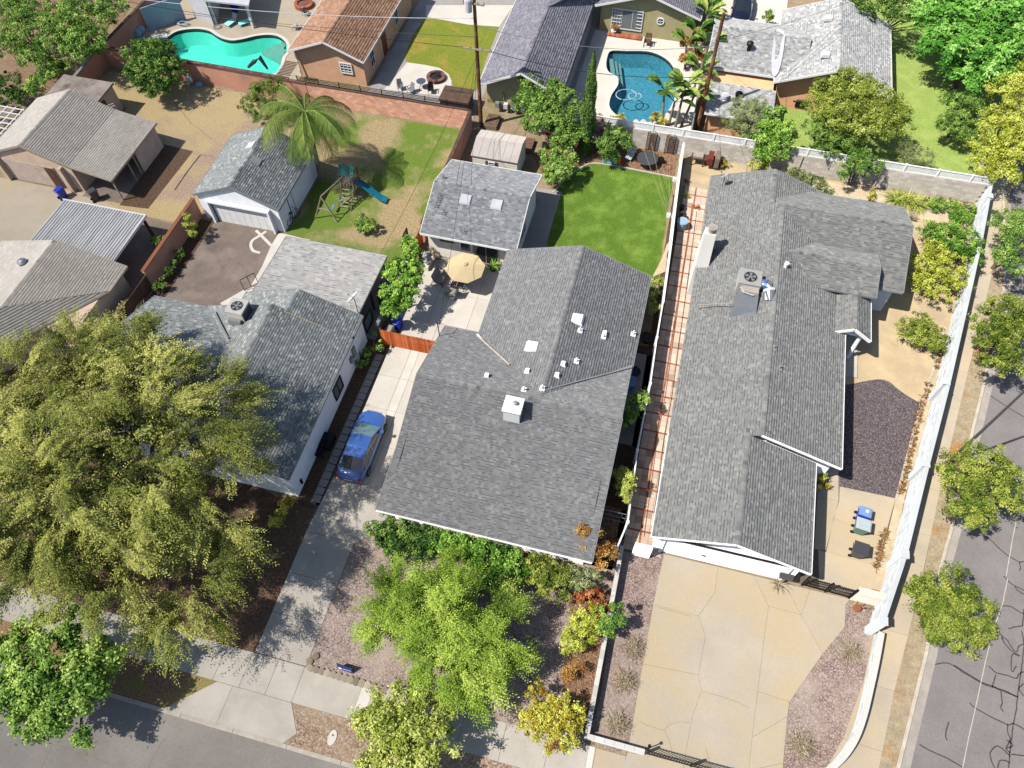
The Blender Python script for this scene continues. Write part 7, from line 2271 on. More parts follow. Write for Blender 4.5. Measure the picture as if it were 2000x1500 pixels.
for k in range(9):
    p = Vector(G(1668 + k * 6, 1180 + k * 2.2)); q = p + Vector((random.gauss(0, .3), random.gauss(0, .15), .25))
    MB().tube([p, (p + q) / 2 + Vector((0, 0, .12)), q], [.05, .04, .02], 5).build('driftwood', ('wood_pale', 'wood_brown', 'wood_grey')[k % 3], dw_)
pt_ = thing('clay_pot', 'round terracotta pot at the corner of the right gravel bed', 'pot', G(1671, 1190))
MB().lathe([(0.1, 0), (.2, .12), (.22, .25), (.16, .36), (.18, .38)], sides=14).build('pot', 'terracotta', pt_)


# ------------------------------------------------------------------ poles and wires
def utility_pole(label, base, top_px, ht, arms, r=.17):
    t = thing('utility_pole', label, 'utility pole')
    top = G(top_px[0], top_px[1], ht)
    MB().tube([(base[0], base[1], 0), ((base[0] + top[0]) / 2, (base[1] + top[1]) / 2, ht / 2), top], [r, r * .88, r * .72], 12).build('pole', 'pole_wood', t)
    for f, L, ang in arms:
        c = Vector(base) + (Vector(top) - Vector((base[0], base[1], 0))) * f
        c.z = ht * f
        d = Vector((math.cos(ang), math.sin(ang), 0))
        arm = MB().beam(c - d * L / 2 + Vector((0, -.15, 0)), c + d * L / 2 + Vector((0, -.15, 0)), .1, .12).build('crossarm', 'wood_pale', t)
        for u in (-.48, -.2, .2, .48):
            p = c + d * L * u + Vector((0, -.15, .06))
            MB().lathe([(.03, 0), (.05, .05), (.03, .08), (.05, .12), (.01, .16)], p, 8).build('insulator', 'trim_grey', arm)
    return t, top


UP1, tp1 = utility_pole('left utility pole with crossarm standing behind the salmon wall corner', G(940, 247), (925, -16), 11.6, [(.62, 2.4, 0.0), (.93, 1.6, .0)])
tc = G(913, 2, 11.2)
MB().lathe([(.0, 0), (.26, .02), (.28, .9), (.22, 1.0), (.02, 1.04)], (tp1[0] - .38, tp1[1] - .25, 10.2), 14).build('transformer', 'stucco_grey', UP1)
UP2, tp2 = utility_pole('leaning bare utility pole rising over the silver porch roof', G(1359, 265), (1414, 26), 10.2, [])
LPb = G(1849, 906)
LP = thing('street_lamp', 'grey street lamp post beside the east kerb, shading a street tree', 'street lamp', LPb)
MB().tube([(0, 0, 0), (0, 0, 4), (0, 0, 8.6)], [.11, .085, .06], 12).build('post', 'trim_dark', LP)
MB().tube([(0, 0, 8.5), (.9, .1, 8.9), (1.9, .2, 9.0)], [.05, .04, .035], 8).build('arm', 'trim_dark', LP)
MB().box(1.7, 2.4, .1, .35, 8.92, 9.05).build('lamp_head', 'trim_grey', LP)


def wire(label, A, B, sag, r=.014, mat_='black_metal', n=14, grp='overhead wires'):
    A, B = Vector(A), Vector(B)
    pts = []
    for k in range(n + 1):
        t = k / n
        p = A.lerp(B, t); p.z -= sag * 4 * t * (1 - t)
        pts.append(p)
    tag(MB().tube(pts, r, 5, cap=False).build('overhead_wire', mat_), label, 'wire', grp)


wire('pale wrapped power line from the left pole over the pool to the left edge', (tp1[0], tp1[1], 9.6), G(100, -25, 9.5), .7, .024, 'white_plastic')
wire('thin power line from the left pole over the terracotta roof', (tp1[0], tp1[1], 8.1), G(60, -12, 8.0), .5, .016, 'trim_dark')
wire('lower telephone line from the crossarm across the brown wall', (tp1[0] - .9, tp1[1], 7.1), G(0, 15 - 60, 7.2), .6, .02, 'black_metal')
wire('thick cable from the left pole across the blue-grey roof to the right pole', (tp1[0] + .9, tp1[1], 7.1), G(1378, 150, 6.6), .8, .026)
wire('pale spiral cable from the left pole to the right pole', G(930, 50, 10.2), G(1392, 90, 9.6), .9, .02, 'trim_grey')
wire('line from the right pole over the silver roof to the top right', G(1400, 80, 8.8), G(1690, -8, 7.2), .3, .016, 'trim_dark')
wire('service drop from the silver roof corner up to the top edge', G(1528, 150, 3.4), G(1672, 14, 5.6), .15, .014, 'trim_dark')
wire('service drop from the left pole to the guest house roof, left strand', (tp1[0], tp1[1], 7.0), G(891, 361, 4.3), .3, .013)
wire('service drop from the left pole to the guest house roof, right strand', (tp1[0], tp1[1], 6.8), G(920, 364, 4.3), .3, .013)
wire('service drop from the left pole to the far corner of the pale patio cover', (tp1[0], tp1[1], 6.6), G(744, 495, 2.8), .5, .013)
wire('service drop running down over the guest house and umbrella to the roof mast', (tp1[0] + .1, tp1[1], 6.6), G(857, 640, 4.2), .6, .013)
wire('first service drop from the right pole down to the side fence bracket', G(1250, 270, 3.0), G(1304, 418, 1.8), .1, .013, 'wood_pale')
wire('second service drop from the right pole down to the side fence bracket', G(1272, 280, 3.0), G(1306, 418, 1.8), .1, .013, 'wood_pale')
wire('third service drop from the right pole down to the side fence bracket', G(1308, 300, 3.0), G(1307, 418, 1.8), .05, .013, 'wood_pale')
wire('service drop from the right pole to the mast at the rear grey roof', (tp2[0], tp2[1], 8.6), G(1409, 345, 4.4), .3, .013)
wire('far cable from the right pole towards the olive house roof', G(1408, 35, 10), G(1290, -20, 5.5), .3, .013)

# ------------------------------------------------------------------ rooftop equipment
def ac_unit(label, x0, x1, y0, y1, z0, z1, body, fan_r, panels=True):
    t = thing('air_conditioner', label, 'air conditioner')
    MB().box(x0, x1, y0, y1, z0, z1 - .05).build('cabinet', body, t)
    MB().box(x0 - .02, x1 + .02, y0 - .02, y1 + .02, z1 - .05, z1).build('lid', body, t)
    cx_, cy_ = (x0 + x1) / 2, (y0 + y1) / 2
    MB().tube([(cx_, cy_, z1), (cx_, cy_, z1 + .012)], fan_r, 24).build('fan_opening', 'black_metal', t)
    m = MB()
    for k in range(5):
        a = k * 2 * math.pi / 5
        c, s = math.cos(a), math.sin(a)
        c2, s2 = math.cos(a + .6), math.sin(a + .6)
        m.face([(cx_, cy_, z1 + .02), (cx_ + fan_r * .85 * c, cy_ + fan_r * .85 * s, z1 + .018), (cx_ + fan_r * .85 * c2, cy_ + fan_r * .85 * s2, z1 + .03)])
    m.tube([(cx_, cy_, z1 + .012), (cx_, cy_, z1 + .05)], fan_r * .2, 10)
    m.build('fan', 'sheet_metal', t)
    gm = MB()
    for rr_ in (.45, .7, .98):
        pts = [(cx_ + fan_r * rr_ * math.cos(a), cy_ + fan_r * rr_ * math.sin(a), z1 + .05) for a in [2 * math.pi * k / 20 for k in range(21)]]
        gm.tube(pts, .008, 4, cap=False)
    gm.build('guard', 'trim_grey', t)
    return t


A1 = ac_unit('grey rooftop air conditioner with curved duct on the long grey roof', 5.9, 7.3, 33.75, 35.0, 3.9, 4.95, 'ac_grey', .42)
MB().hexa([(5.75, 31.9, 3.55), (7.4, 31.9, 3.95), (7.35, 33.6, 3.95), (5.95, 33.6, 3.6), (6.1, 32.3, 4.35), (7.3, 32.2, 4.35), (7.3, 33.6, 4.6), (6.1, 33.6, 4.6)]).build('plenum', 'galvanised', A1)
MB().box(6.15, 7.25, 33.3, 33.74, 4.1, 4.75).build('control_box', 'gutter', A1)
MB().tube([(7.3, 34.3, 4.5), (7.75, 34.25, 4.6), (7.95, 33.8, 4.5), (7.95, 33.3, 4.2)], .36, 14).build('duct', 'galvanised', A1)
MB().tube([(7.56, 34.25, 4.62), (7.74, 34.2, 4.66)], .375, 14).build('duct_band', 'paint_blue', A1)
MB().tube([(7.9, 33.98, 4.58), (7.95, 33.84, 4.52)], .375, 14).build('duct_band', 'hose_white', A1)
MB().tube([G(1431, 592, 4.3), G(1397, 593, 3.7), G(1363, 596, 3.4), G(1361, 600, 3.25)], .03, 6).build('drain_pipe', 'trim_tan', A1)
MB().tube([(6.1, 33.6, 4.7), (6.3, 33.2, 4.75), (6.9, 33.1, 4.7), (7.0, 33.2, 4.65)], .03, 6).build('refrigerant_pipe', 'hose_white', A1)
A2 = ac_unit('beige rooftop air conditioner with a long shadow on the white house roof', -25.05, -23.95, 23.75, 24.9, 3.5, 4.75, 'ac_beige', .38)
MB().box(-24.95, -24.1, 23.5, 23.74, 3.4, 4.2).build('side_panel', 'trim_grey', A2)
MB().box(-23.94, -23.9, 23.85, 24.8, 3.8, 4.55).build('grille', 'trim_dark', A2)
MB().tube([(-24.7, 23.5, 3.7), (-24.4, 23.1, 3.6), (-24.0, 22.9, 3.55)], .05, 6).build('conduit', 'black_metal', A2)


def dish(label, mast_px, zbase, R=.42, up=.9, az=2.6, mat_='white_plastic', group=None):
    b = Vector(G(mast_px[0], mast_px[1], zbase))
    t = thing('satellite_dish', label, 'satellite dish', group=group)
    MB().tube([b, b + Vector((0, 0, up))], .025, 6).tube([b + Vector((.35, .2, -.02)), b + Vector((0, 0, up * .6))], .015, 5).build('mast', 'black_metal', t)
    d = Vector((math.cos(az) * .75, math.sin(az) * .75, .66)).normalized()
    s = d.cross(Vector((0, 0, 1))).normalized(); u = s.cross(d)
    c = b + Vector((0, 0, up)) + d * .06
    m = MB()
    for j in range(3):
        r0, r1 = R * j / 3, R * (j + 1) / 3
        for k in range(18):
            a0, a1 = 2 * math.pi * k / 18, 2 * math.pi * (k + 1) / 18
            def q(r, a): return c + s * r * math.cos(a) + u * r * math.sin(a) + d * (r * r * .55)
            m.face([q(r0, a0), q(r1, a0), q(r1, a1), q(r0, a1)])
    m.build('dish', mat_, t)
    MB().tube([c, c + d * .38 - u * .12], .012, 4).box(-.03, .03, -.03, .03, -.03, .03, M=Matrix.Translation(c + d * .4 - u * .12)).build('feed_arm', 'black_metal', t)
    return t


dish('satellite dish on a mast at the edge of the white house roof', (700, 612), 2.7, .5, 1.5, 2.9)
dish('small satellite dish on a mast at the north-west corner of the rear grey roof', (1411, 362), 3.2, .3, .8, 2.4)
ms = thing('roof_mast', 'bent black service mast with looped cable at the small roof by the gate', 'mast')
b = Vector(G(859, 658, 3.0))
MB().tube([b, b + Vector((-.05, .05, 1.3)), b + Vector((-.1, .1, 1.45))], .03, 6).tube([b, b + Vector((.3, .05, 0)), b + Vector((.8, .15, .1))], .022, 5).build('mast', 'black_metal', ms)

# ------------------------------------------------------------------ vehicles
def car(name, label, pos, rz, paint, L=4.85, Wd=1.85, Hh=1.45, glassm='glass_green'):
    t = thing(name, label, 'car', pos, None, rz)
    # stations along x (rear -> front): (x, half width, z belt, z roof or None)
    h = L / 2
    xs_ = [-h, -h + .12, -h + .55, -h + .95, -h + 1.5, -.4, .35, .9, 1.35, h - .75, h - .3, h - .06, h]
    hw = [.66, .78, .86, .90, .92, .92, .92, .915, .90, .88, .80, .66, .52]
    zt = [.72, .90, .96, .97, .95, .93, .92, .93, .93, .86, .76, .62, .50]
    zb = [.34, .24, .2, .2, .2, .2, .2, .2, .2, .2, .22, .26, .32]
    sec = []
    for x, w, a, b_ in zip(xs_, hw, zt, zb):
        ring = [(x, -w * .86, b_), (x, -w, b_ + .12), (x, -w * 1.0, (a + b_) / 2 + .05), (x, -w * .95, a - .06), (x, -w * .72, a + .01), (x, 0, a + .05),
                (x, w * .72, a + .01), (x, w * .95, a - .06), (x, w * 1.0, (a + b_) / 2 + .05), (x, w, b_ + .12), (x, w * .86, b_)]
        sec.append(ring)
    m = MB()
    nb = len(sec[0])
    for r in sec: m.v.extend(r)
    for i in range(len(sec) - 1):
        for k in range(nb):
            kk = (k + 1) % nb
            m.f.append((i * nb + k, (i + 1) * nb + k, (i + 1) * nb + kk, i * nb + kk)); m.t.append(.5)
    m.f.append(tuple(range(nb))); m.t.append(.5)
    m.f.append(tuple(range((len(sec) - 1) * nb, len(sec) * nb))[::-1]); m.t.append(.5)
    m.build('body', paint, t, smooth=True)
    # greenhouse
    gx = [-h + .55, -h + 1.25, -.55, .25, 1.25]
    gz = [.97, 1.36, 1.45, 1.42, .94]
    gw = [.78, .66, .67, .66, .80]
    gb = .93
    roof = MB()
    P_ = [(gx[1], -gw[1], gz[1]), (gx[2], -gw[2], gz[2]), (gx[3], -gw[3], gz[3])]
    R_ = [(p[0], -p[1], p[2]) for p in P_]
    Cc = [(p[0], 0, p[2] + .045) for p in P_]
    for i in range(2):
        roof.face([P_[i], P_[i + 1], Cc[i + 1], Cc[i]]); roof.face([Cc[i], Cc[i + 1], R_[i + 1], R_[i]])
    lo_ = [(p[0], p[1], p[2] - .05) for p in P_]; lr = [(p[0], -p[1], p[2]) for p in lo_]
    for i in range(2):
        roof.face([lo_[i], lo_[i + 1], P_[i + 1], P_[i]]); roof.face([R_[i], R_[i + 1], lr[i + 1], lr[i]])
    roof.build('roof', paint, t, smooth=True)
    MB().face([(gx[4], -gw[4], .93), (gx[4] + .02, 0, .99), (Cc[2][0] + .02, 0, Cc[2][2]), (gx[3], -gw[3] + .02, gz[3])]).face([(gx[4] + .02, 0, .99), (gx[4], gw[4], .93), (gx[3], gw[3] - .02, gz[3]), (Cc[2][0] + .02, 0, Cc[2][2])]).build('windscreen', glassm, t)
    MB().face([(gx[0], gw[0], .96), (gx[0] - .02, 0, 1.01), (Cc[0][0], 0, Cc[0][2]), (gx[1], gw[1] - .02, gz[1])]).face([(gx[0] - .02, 0, 1.01), (gx[0], -gw[0], .96), (gx[1], -gw[1] + .02, gz[1]), (Cc[0][0], 0, Cc[0][2])]).build('rear_window', 'glass_dark', t)
    for s in (-1, 1):
        MB().face([(gx[0] + .12, s * .84, gb), (gx[4] - .1, s * .86, gb), (gx[3], s * (gw[3] + .005), gz[3] - .05), (gx[2], s * (gw[2] + .005), gz[2] - .05), (gx[1], s * (gw[1] + .005), gz[1] - .05)]).build('side_window', 'glass_dark', t)
        MB().beam((-.35, s * .87, gb), (-.42, s * .68, 1.4), .05, .04).build('pillar', paint, t)
        MB().beam((gx[4], s * gw[4], .94), (gx[3], s * gw[3], gz[3]), .05, .04).beam((gx[0], s * gw[0], .96), (gx[1], s * gw[1], gz[1]), .06, .04).build('pillar', paint, t)
        MB().box(.85, 1.03, min(s * .9, s * 1.08), max(s * .9, s * 1.08), .92, 1.04).build('mirror', paint, t)
        MB().box(-h + .0, -h + .16, min(s * .52, s * .8), max(s * .52, s * .8), .72, .86).build('tail_light', 'tail_red', t)
        MB().box(h - .36, h - .1, min(s * .5, s * .76), max(s * .5, s * .76), .6, .72).build('headlight', 'white_plastic', t)
        MB().box(-h + .9, h - 1.2, min(s * .915, s * .935), max(s * .915, s * .935), .3, .36).build('sill_trim', 'chrome', t)
        for x in (-h + .95, h - .95):
            w_ = MB().tube([(x, s * .70, .33), (x, s * .93, .33)], .33, 20).build('wheel', 'rubber', t)
            MB().tube([(x, s * .93, .33), (x, s * .945, .33)], .21, 12).build('rim', 'chrome', w_)
    MB().box(-h - .015, -h + .02, -.26, .26, .55, .68).build('number_plate', 'white_plastic', t)
    MB().box(-h - .01, -h + .05, -.6, .6, .36, .46).build('bumper_trim', 'trim_dark', t)
    return t


cr = G(687, 938, .35); cf = G(752, 812, .5)
ang = math.atan2(20.95 - 16.35, -14.55 + 14.75)
car('parked_car', 'blue sedan parked in the driveway between the white house and the centre house', (-14.78, 18.85, 0.03), math.radians(91), 'paint_blue', L=5.0, Wd=1.9)
car('parked_car', 'dark navy car at the very top beside the narrow hedge', (3.8, 72.0, 0.02), math.radians(-90), 'paint_navy', L=4.8, glassm='glass_dark')


# ------------------------------------------------------------------ bins
def bin_(label, pos, rz, body, lid, h=1.05, w=.62, sticker=None, group=None):
    t = thing('wheeled_bin', label, 'bin', pos, group, rz)
    MB().hexa([(-.24, -.22, .05), (.24, -.22, .05), (.24, .22, .05), (-.24, .22, .05), (-w / 2 - .04, -w / 2, h - .1), (w / 2 + .04, -w / 2, h - .1), (w / 2 + .04, w / 2, h - .1), (-w / 2 - .04, w / 2, h - .1)]).build('body', body, t)
    MB().hexa([(-w / 2 - .08, -w / 2 - .03, h - .1), (w / 2 + .08, -w / 2 - .03, h - .1), (w / 2 + .08, w / 2 + .03, h - .1), (-w / 2 - .08, w / 2 + .03, h - .1),
               (-w / 2 - .04, -w / 2 + .02, h - .02), (w / 2 - .02, -w / 2 + .04, h + .02), (w / 2 - .02, w / 2 - .04, h + .02), (-w / 2 - .04, w / 2 - .02, h - .02)]).build('lid', lid, t)
    for s in (-.2, .2):
        MB().tube([(-.3, s - .04, .12), (-.3, s + .04, .12)], .12, 12).build('wheel', 'rubber', t)
    MB().tube([(-w / 2 - .14, -.2, h - .08), (-w / 2 - .14, .2, h - .08)], .02, 6).build('handle', body, t)
    if sticker:
        MB().box(-.04, .14, -.1, .1, h + .02, h + .026).build('sticker', sticker, t)
    return t


g_ = 'wheeled bins on the east side slab'
bin_('blue wheeled bin with faded lid, top of the three beside the garage', (15.3, 21.75, .02), -.15, 'bin_blue', 'bin_blue_lid', 1.0, .56, 'white_plastic', g_)
bin_('green wheeled bin with pale lid, middle of the three beside the garage', (15.15, 20.85, .02), -.12, 'bin_green', 'bin_pale_lid', 1.15, .68, None, g_)
bin_('black wheeled bin, lowest of the three beside the garage', (15.05, 19.35, .02), -.1, 'bin_black', 'bin_black', 1.15, .68, None, g_)
_b = G(778, 643)
bin_('bright blue wheeled bin behind the redwood picket gate', (_b[0], _b[1] + .1, .02), 1.4, 'bin_blue', 'bin_blue', 1.05, .58, 'solar_cover')
_b = G(763, 655)
bin_('grey-topped bin tucked beside the blue bin behind the gate', (_b[0], _b[1] + .1, .02), 1.4, 'trim_tan', 'gutter', .8, .45)
_b = G(126, 386)
bin_('blue wheeled bin in front of the old taupe-roofed garage', (_b[0], _b[1], .02), 1.2, 'bin_blue', 'bin_blue', .95, .5)
_b = G(190, 390)
bin_('black wheeled bin under the lean-to post by the carport', (_b[0], _b[1], .02), 1.0, 'bin_black', 'bin_black', 1.0, .55)

# ------------------------------------------------------------------ patio
ux, uy = -12.27, 33.2
UM = thing('patio_umbrella', 'tan octagonal patio umbrella open in front of the guest house', 'umbrella', (ux, uy, 0))
UR, UZ = 1.42, 2.35
ring = [(UR * math.cos(math.radians(22.5 + 45 * k)), UR * math.sin(math.radians(22.5 + 45 * k)), UZ - .45) for k in range(8)]
ring2 = [(p[0] * .5, p[1] * .5, UZ - .18) for p in ring]
for k in range(8):
    j = (k + 1) % 8
    MB().face([(0, 0, UZ), ring2[k], ring2[j]]).face([ring2[k], ring[k], ring[j], ring2[j]]).face([(0, 0, UZ - .02), (ring2[j][0], ring2[j][1], ring2[j][2] - .02), (ring2[k][0], ring2[k][1], ring2[k][2] - .02)]).build('canopy_panel', 'umbrella_canvas', UM)
    MB().tube([(0, 0, UZ - .03), (ring2[k][0], ring2[k][1], ring2[k][2] - .03), (ring[k][0], ring[k][1], ring[k][2] - .03)], .012, 4).build('rib', 'wood_brown', UM)
MB().lathe([(.26, 0), (.24, .06), (.05, .08)], sides=18).build('base', 'white_plastic', UM)
MB().tube([(0, 0, .05), (0, 0, UZ + .06)], .025, 8).build('pole', 'wood_brown', UM)
MB().lathe([(.22, UZ - .03), (.2, UZ + .03), (.02, UZ + .1)], sides=8).build('vent_cap', 'umbrella_canvas', UM)


def patio_chair(label, pos, rz, cush='cushion', w=.7, n=5, group='patio chairs'):
    t = thing('patio_chair', label, 'chair', pos, group, rz)
    if cush:
        MB().box(-.3, .3, -w / 2 + .05, w / 2 - .05, .36, .46).build('seat_cushion', cush, t)
        MB().hexa([(-.36, -w / 2 + .05, .42), (-.26, -w / 2 + .05, .42), (-.26, w / 2 - .05, .42), (-.36, w / 2 - .05, .42), (-.5, -w / 2 + .05, .95), (-.42, -w / 2 + .05, .95), (-.42, w / 2 - .05, .95), (-.5, w / 2 - .05, .95)]).build('back_cushion', cush, t)
    else:
        for k in range(n):
            MB().box(-.3 + k * .12, -.3 + k * .12 + .09, -w / 2 + .04, w / 2 - .04, .38, .4).build('slat', 'black_metal', t)
    for s in (-1, 1):
        y = s * w / 2
        MB().tube([(.32, y, 0), (.34, y, .55), (-.2, y, .6), (-.46, y, 1.0)], .018, 5).build('side_frame', 'black_metal', t)
        MB().tube([(-.36, y, 0), (-.3, y, .4), (.32, y, .38)], .018, 5).build('side_frame', 'black_metal', t)
    MB().tube([(-.46, -w / 2, 1.0), (-.46, w / 2, 1.0)], .018, 5).build('top_rail', 'black_metal', t)
    return t


def seat_at(px, py): p = G(px, py); return (p[0], p[1], .03)
patio_chair('wide cushioned patio bench-chair nearest the tall tree', seat_at(862, 550), math.radians(-5), 'cushion', 1.15)
patio_chair('cushioned patio chair lowest of the group on the pale patio', seat_at(884, 578), math.radians(170), 'cushion', .7)
PTb = thing('patio_table', 'black slatted patio table between the chairs and the umbrella', 'table', seat_at(898, 557))
for k in range(7):
    MB().box(-.45 + k * .13, -.45 + k * .13 + .1, -.55, .55, .5, .53).build('slat', 'black_metal', PTb)
for x in (-.42, .42):
    for y in (-.5, .5):
        MB().beam((x, y, 0), (x, y, .5), .035).build('leg', 'black_metal', PTb)
pl = thing('potted_plant', 'dark leafy potted plant at the guest house door by the umbrella', 'plant', seat_at(963, 528))
MB().lathe([(.2, 0), (.26, .4), (.28, .42)], sides=14).build('pot', 'pot_black', pl)
blades('leaf_blades', pl, (0, 0, .4), 34, .8, .08, 'leaf_mid', .8, .8, seed=91)
pw = thing('flowering_plant', 'white flowering plant in a pale planter against the patio fence', 'plant', seat_at(836, 520))
MB().box(-.2, .2, -.5, .5, 0, .4).build('planter', 'siding_cream', pw)
crown('foliage', [(0, .3, .8, .32, .3), (0, -.1, .6, .25, .2)], 420, .12, .07, 'stone_white', pw, .15, 6, seed=5)
wr = thing('wire_rack', 'white wire plant rack beside the flowering plant on the patio', 'rack', seat_at(862, 514))
for k in range(3):
    MB().tube([(-.3, -.15, .1 + k * .3), (.3, -.15, .1 + k * .3), (.3, .15, .1 + k * .3), (-.3, .15, .1 + k * .3), (-.3, -.15, .1 + k * .3)], .015, 4).build('shelf', 'hose_white', wr)
for x, y in ((-.3, -.15), (.3, -.15), (.3, .15), (-.3, .15)):
    MB().beam((x, y, 0), (x, y, .75), .02).build('leg', 'hose_white', wr)
bk = thing('bougainvillea', 'leggy rust-leaved climber between the patio wall and the guest house', 'plant', seat_at(846, 497))
crown('foliage', [(0, 0, .5, .4, .35), (.5, -.35, .3, .3, .2)], 420, .1, .05, 'leaf_bronze', bk, .2, 5, seed=7)

# ------------------------------------------------------------------ playset
pz = thing('playset', 'wooden swing set with green canopy tower and teal slide on the rear lawn', 'playset')
pc0 = G(690, 378)
X0, Y0 = pc0[0], pc0[1]
for dx in (-.55, .55):
    for dy in (-.55, .55):
        MB().beam((X0 + dx, Y0 + dy, 0), (X0 + dx * .9, Y0 + dy * .9, 2.5), .09).build('tower_post', 'wood_grey', pz)
MB().box(X0 - .6, X0 + .6, Y0 - .6, Y0 + .6, 1.15, 1.22).build('deck', 'wood_grey', pz)
for k in range(5):
    MB().box(X0 - .58 + k * .25, X0 - .48 + k * .25, Y0 - .62, Y0 - .58, 1.2, 1.75).build('rail_board', 'wood_pale', pz)
MB().face([(X0 - .6, Y0 - .6, 2.3), (X0 + .6, Y0 - .6, 2.3), (X0 + .6, Y0, 2.9), (X0 - .6, Y0, 2.9)]).face([(X0 - .6, Y0, 2.9), (X0 + .6, Y0, 2.9), (X0 + .6, Y0 + .6, 2.3), (X0 - .6, Y0 + .6, 2.3)]).build('canopy', 'green_canvas', pz)
for k in range(5):
    MB().box(X0 - .5, X0 + .5, Y0 - 1.7 + k * .24, Y0 - 1.6 + k * .24, .12 + k * .22, .16 + k * .22).build('ladder_rung', 'wood_pale', pz)
for s in (-.52, .52):
    MB().beam((X0 + s, Y0 - 1.9, 0), (X0 + s, Y0 - .55, 1.25), .07).build('ladder_side', 'wood_grey', pz)
sl_ = [(X0 + .6, Y0 + .1, 1.2), (X0 + 1.2, Y0 + .0, 1.0), (X0 + 1.9, Y0 - .15, .55), (X0 + 2.5, Y0 - .25, .25), (X0 + 2.95, Y0 - .3, .2)]
m = MB()
for a, b in zip(sl_[:-1], sl_[1:]):
    w_ = .24
    m.hexa([(a[0], a[1] - w_, a[2] - .04), (b[0], b[1] - w_, b[2] - .04), (b[0], b[1] + w_, b[2] - .04), (a[0], a[1] + w_, a[2] - .04), (a[0], a[1] - w_, a[2]), (b[0], b[1] - w_, b[2]), (b[0], b[1] + w_, b[2]), (a[0], a[1] + w_, a[2])])
m.build('slide', 'teal_plastic', pz)
for s in (-.26, .26):
    for a, b in zip(sl_[:-1], sl_[1:]):
        MB().beam((a[0], a[1] + s, a[2] + .06), (b[0], b[1] + s, b[2] + .06), .04, .14).build('slide_edge', 'teal_plastic', pz)
sw_top = (X0 - 1.0, Y0 - 3.0, 2.2)
MB().beam((X0 - .1, Y0 - .4, 2.2), sw_top, .11, .13).build('swing_beam', 'wood_grey', pz)
for dx in (-.9, .95):
    MB().beam((sw_top[0] + dx, sw_top[1] - .25, 0), sw_top, .09).build('a_frame_leg', 'wood_pale', pz)
MB().beam((sw_top[0] - .45, sw_top[1] - .13, 1.05), (sw_top[0] + .5, sw_top[1] - .13, 1.05), .06, .12).build('a_frame_brace', 'wood_pale', pz)
for f in (.35, .7):
    p = Vector((X0 - .1, Y0 - .4, 2.2)).lerp(Vector(sw_top), f)
    for s in (-.18, .18):
        MB().tube([p + Vector((0, s, 0)), p + Vector((0, s, -1.7))], .012, 4).build('chain', 'galvanised', pz)
    MB().box(p.x - .1, p.x + .1, p.y - .22, p.y + .22, .46, .5).build('swing_seat', 'bin_blue_lid', pz)

# ------------------------------------------------------------------ garden odds
sg = thing('yard_sign', 'dark blue estate agent sign in a wire frame on the pink gravel', 'sign')
c = Vector(G(677, 1306))
MB().hexa([c + Vector(v) for v in ((-.42, -.12, .02), (.42, -.16, .02), (.42, -.12, .02), (-.42, -.08, .02), (-.42, .0, .62), (.42, -.04, .62), (.42, .0, .62), (-.42, .04, .62))]).build('sign_board', 'yard_sign_blue', sg)
MB().hexa([c + Vector(v) for v in ((-.38, -.115, .12), (-.2, -.123, .12), (-.2, -.118, .12), (-.38, -.11, .12), (-.38, -.085, .3), (-.2, -.093, .3), (-.2, -.088, .3), (-.38, -.08, .3))]).build('sign_emblem', 'paint_white', sg)
MB().hexa([c + Vector(v) for v in ((-.1, -.12, .3), (.36, -.135, .3), (.36, -.125, .3), (-.1, -.11, .3), (-.1, -.105, .36), (.36, -.12, .36), (.36, -.11, .36), (-.1, -.095, .36))]).build('sign_line', 'solar_cover', sg)
for s in (-.44, .44):
    MB().tube([c + Vector((s, -.12, 0)), c + Vector((s, 0, .7)), c + Vector((s * .6, .35, 0))], .012, 4).build('wire_leg', 'black_metal', sg)
MB().tube([c + Vector((-.44, 0, .7)), c + Vector((.44, -.02, .7))], .012, 4).build('wire_leg', 'black_metal', sg)

ed = [(613, 1283), (604, 1291), (603, 1300), (617, 1310), (630, 1309)]
ed = [(617, 1282), (605, 1292)] + [(606 + k * 11.2, 1305 + k * 3.35) for k in range(18)]
eds = None
SE = thing('stone_edging', 'single row of round pale stones edging the pink gravel along the sidewalk', 'edging')
for k, (x, y) in enumerate(ed):
    p = G(x, y)
    r = .19 + .03 * random.random()
    MB().lathe([(r * .8, 0), (r, .04), (r * .95, .1), (r * .6, .13)], (p[0], p[1], 0.0), 11, tint=random.random()).build('stone', 'stone_warm', SE)
wm = thing('meter_cover', 'oval pale meter cover set in the gravel verge', 'utility cover', G(649, 1441))
m = MB()
ov = [(.22 * math.cos(a) , .38 * math.sin(a)) for a in [2 * math.pi * k / 20 for k in range(20)]]
m.prism(ov, 0, .05).build('cover', 'concrete_new', wm)
MB().tube([(.0, .12, .05), (0, .12, .06)], .05, 12).build('lid', 'trim_dark', wm)
rk_ = thing('rock_border', 'white boulders stacked along the lower end of the blue pool', 'rocks')
for k, (x, y, s_) in enumerate(((1228, 243, .3), (1236, 246, .34), (1248, 247, .36), (1260, 247, .4), (1270, 246, .3), (1256, 241, .26), (1242, 241, .24), (1222, 240, .24), (1264, 251, .25))):
    p = G(x, y)
    MB().lathe([(s_ * .8, 0), (s_, .12), (s_ * .8, .26), (s_ * .3, .34)], (p[0], p[1], 0), 9, tint=random.random()).build('boulder', 'stone_white', rk_)
hr = MB()
for j, (px_, py_, rx) in enumerate(((1223, 185, 20), (1240, 188, 13))):
    pts = [G(px_ + rx * math.cos(a), py_ + rx * .52 * math.sin(a), -.1) for a in [2 * math.pi * k / 24 for k in range(25)]]
    hr.tube(pts, .045, 6, cap=False)
tag(hr.build('pool_hose', 'solar_cover'), 'pale cleaner hose floating in loops on the blue pool', 'hose')
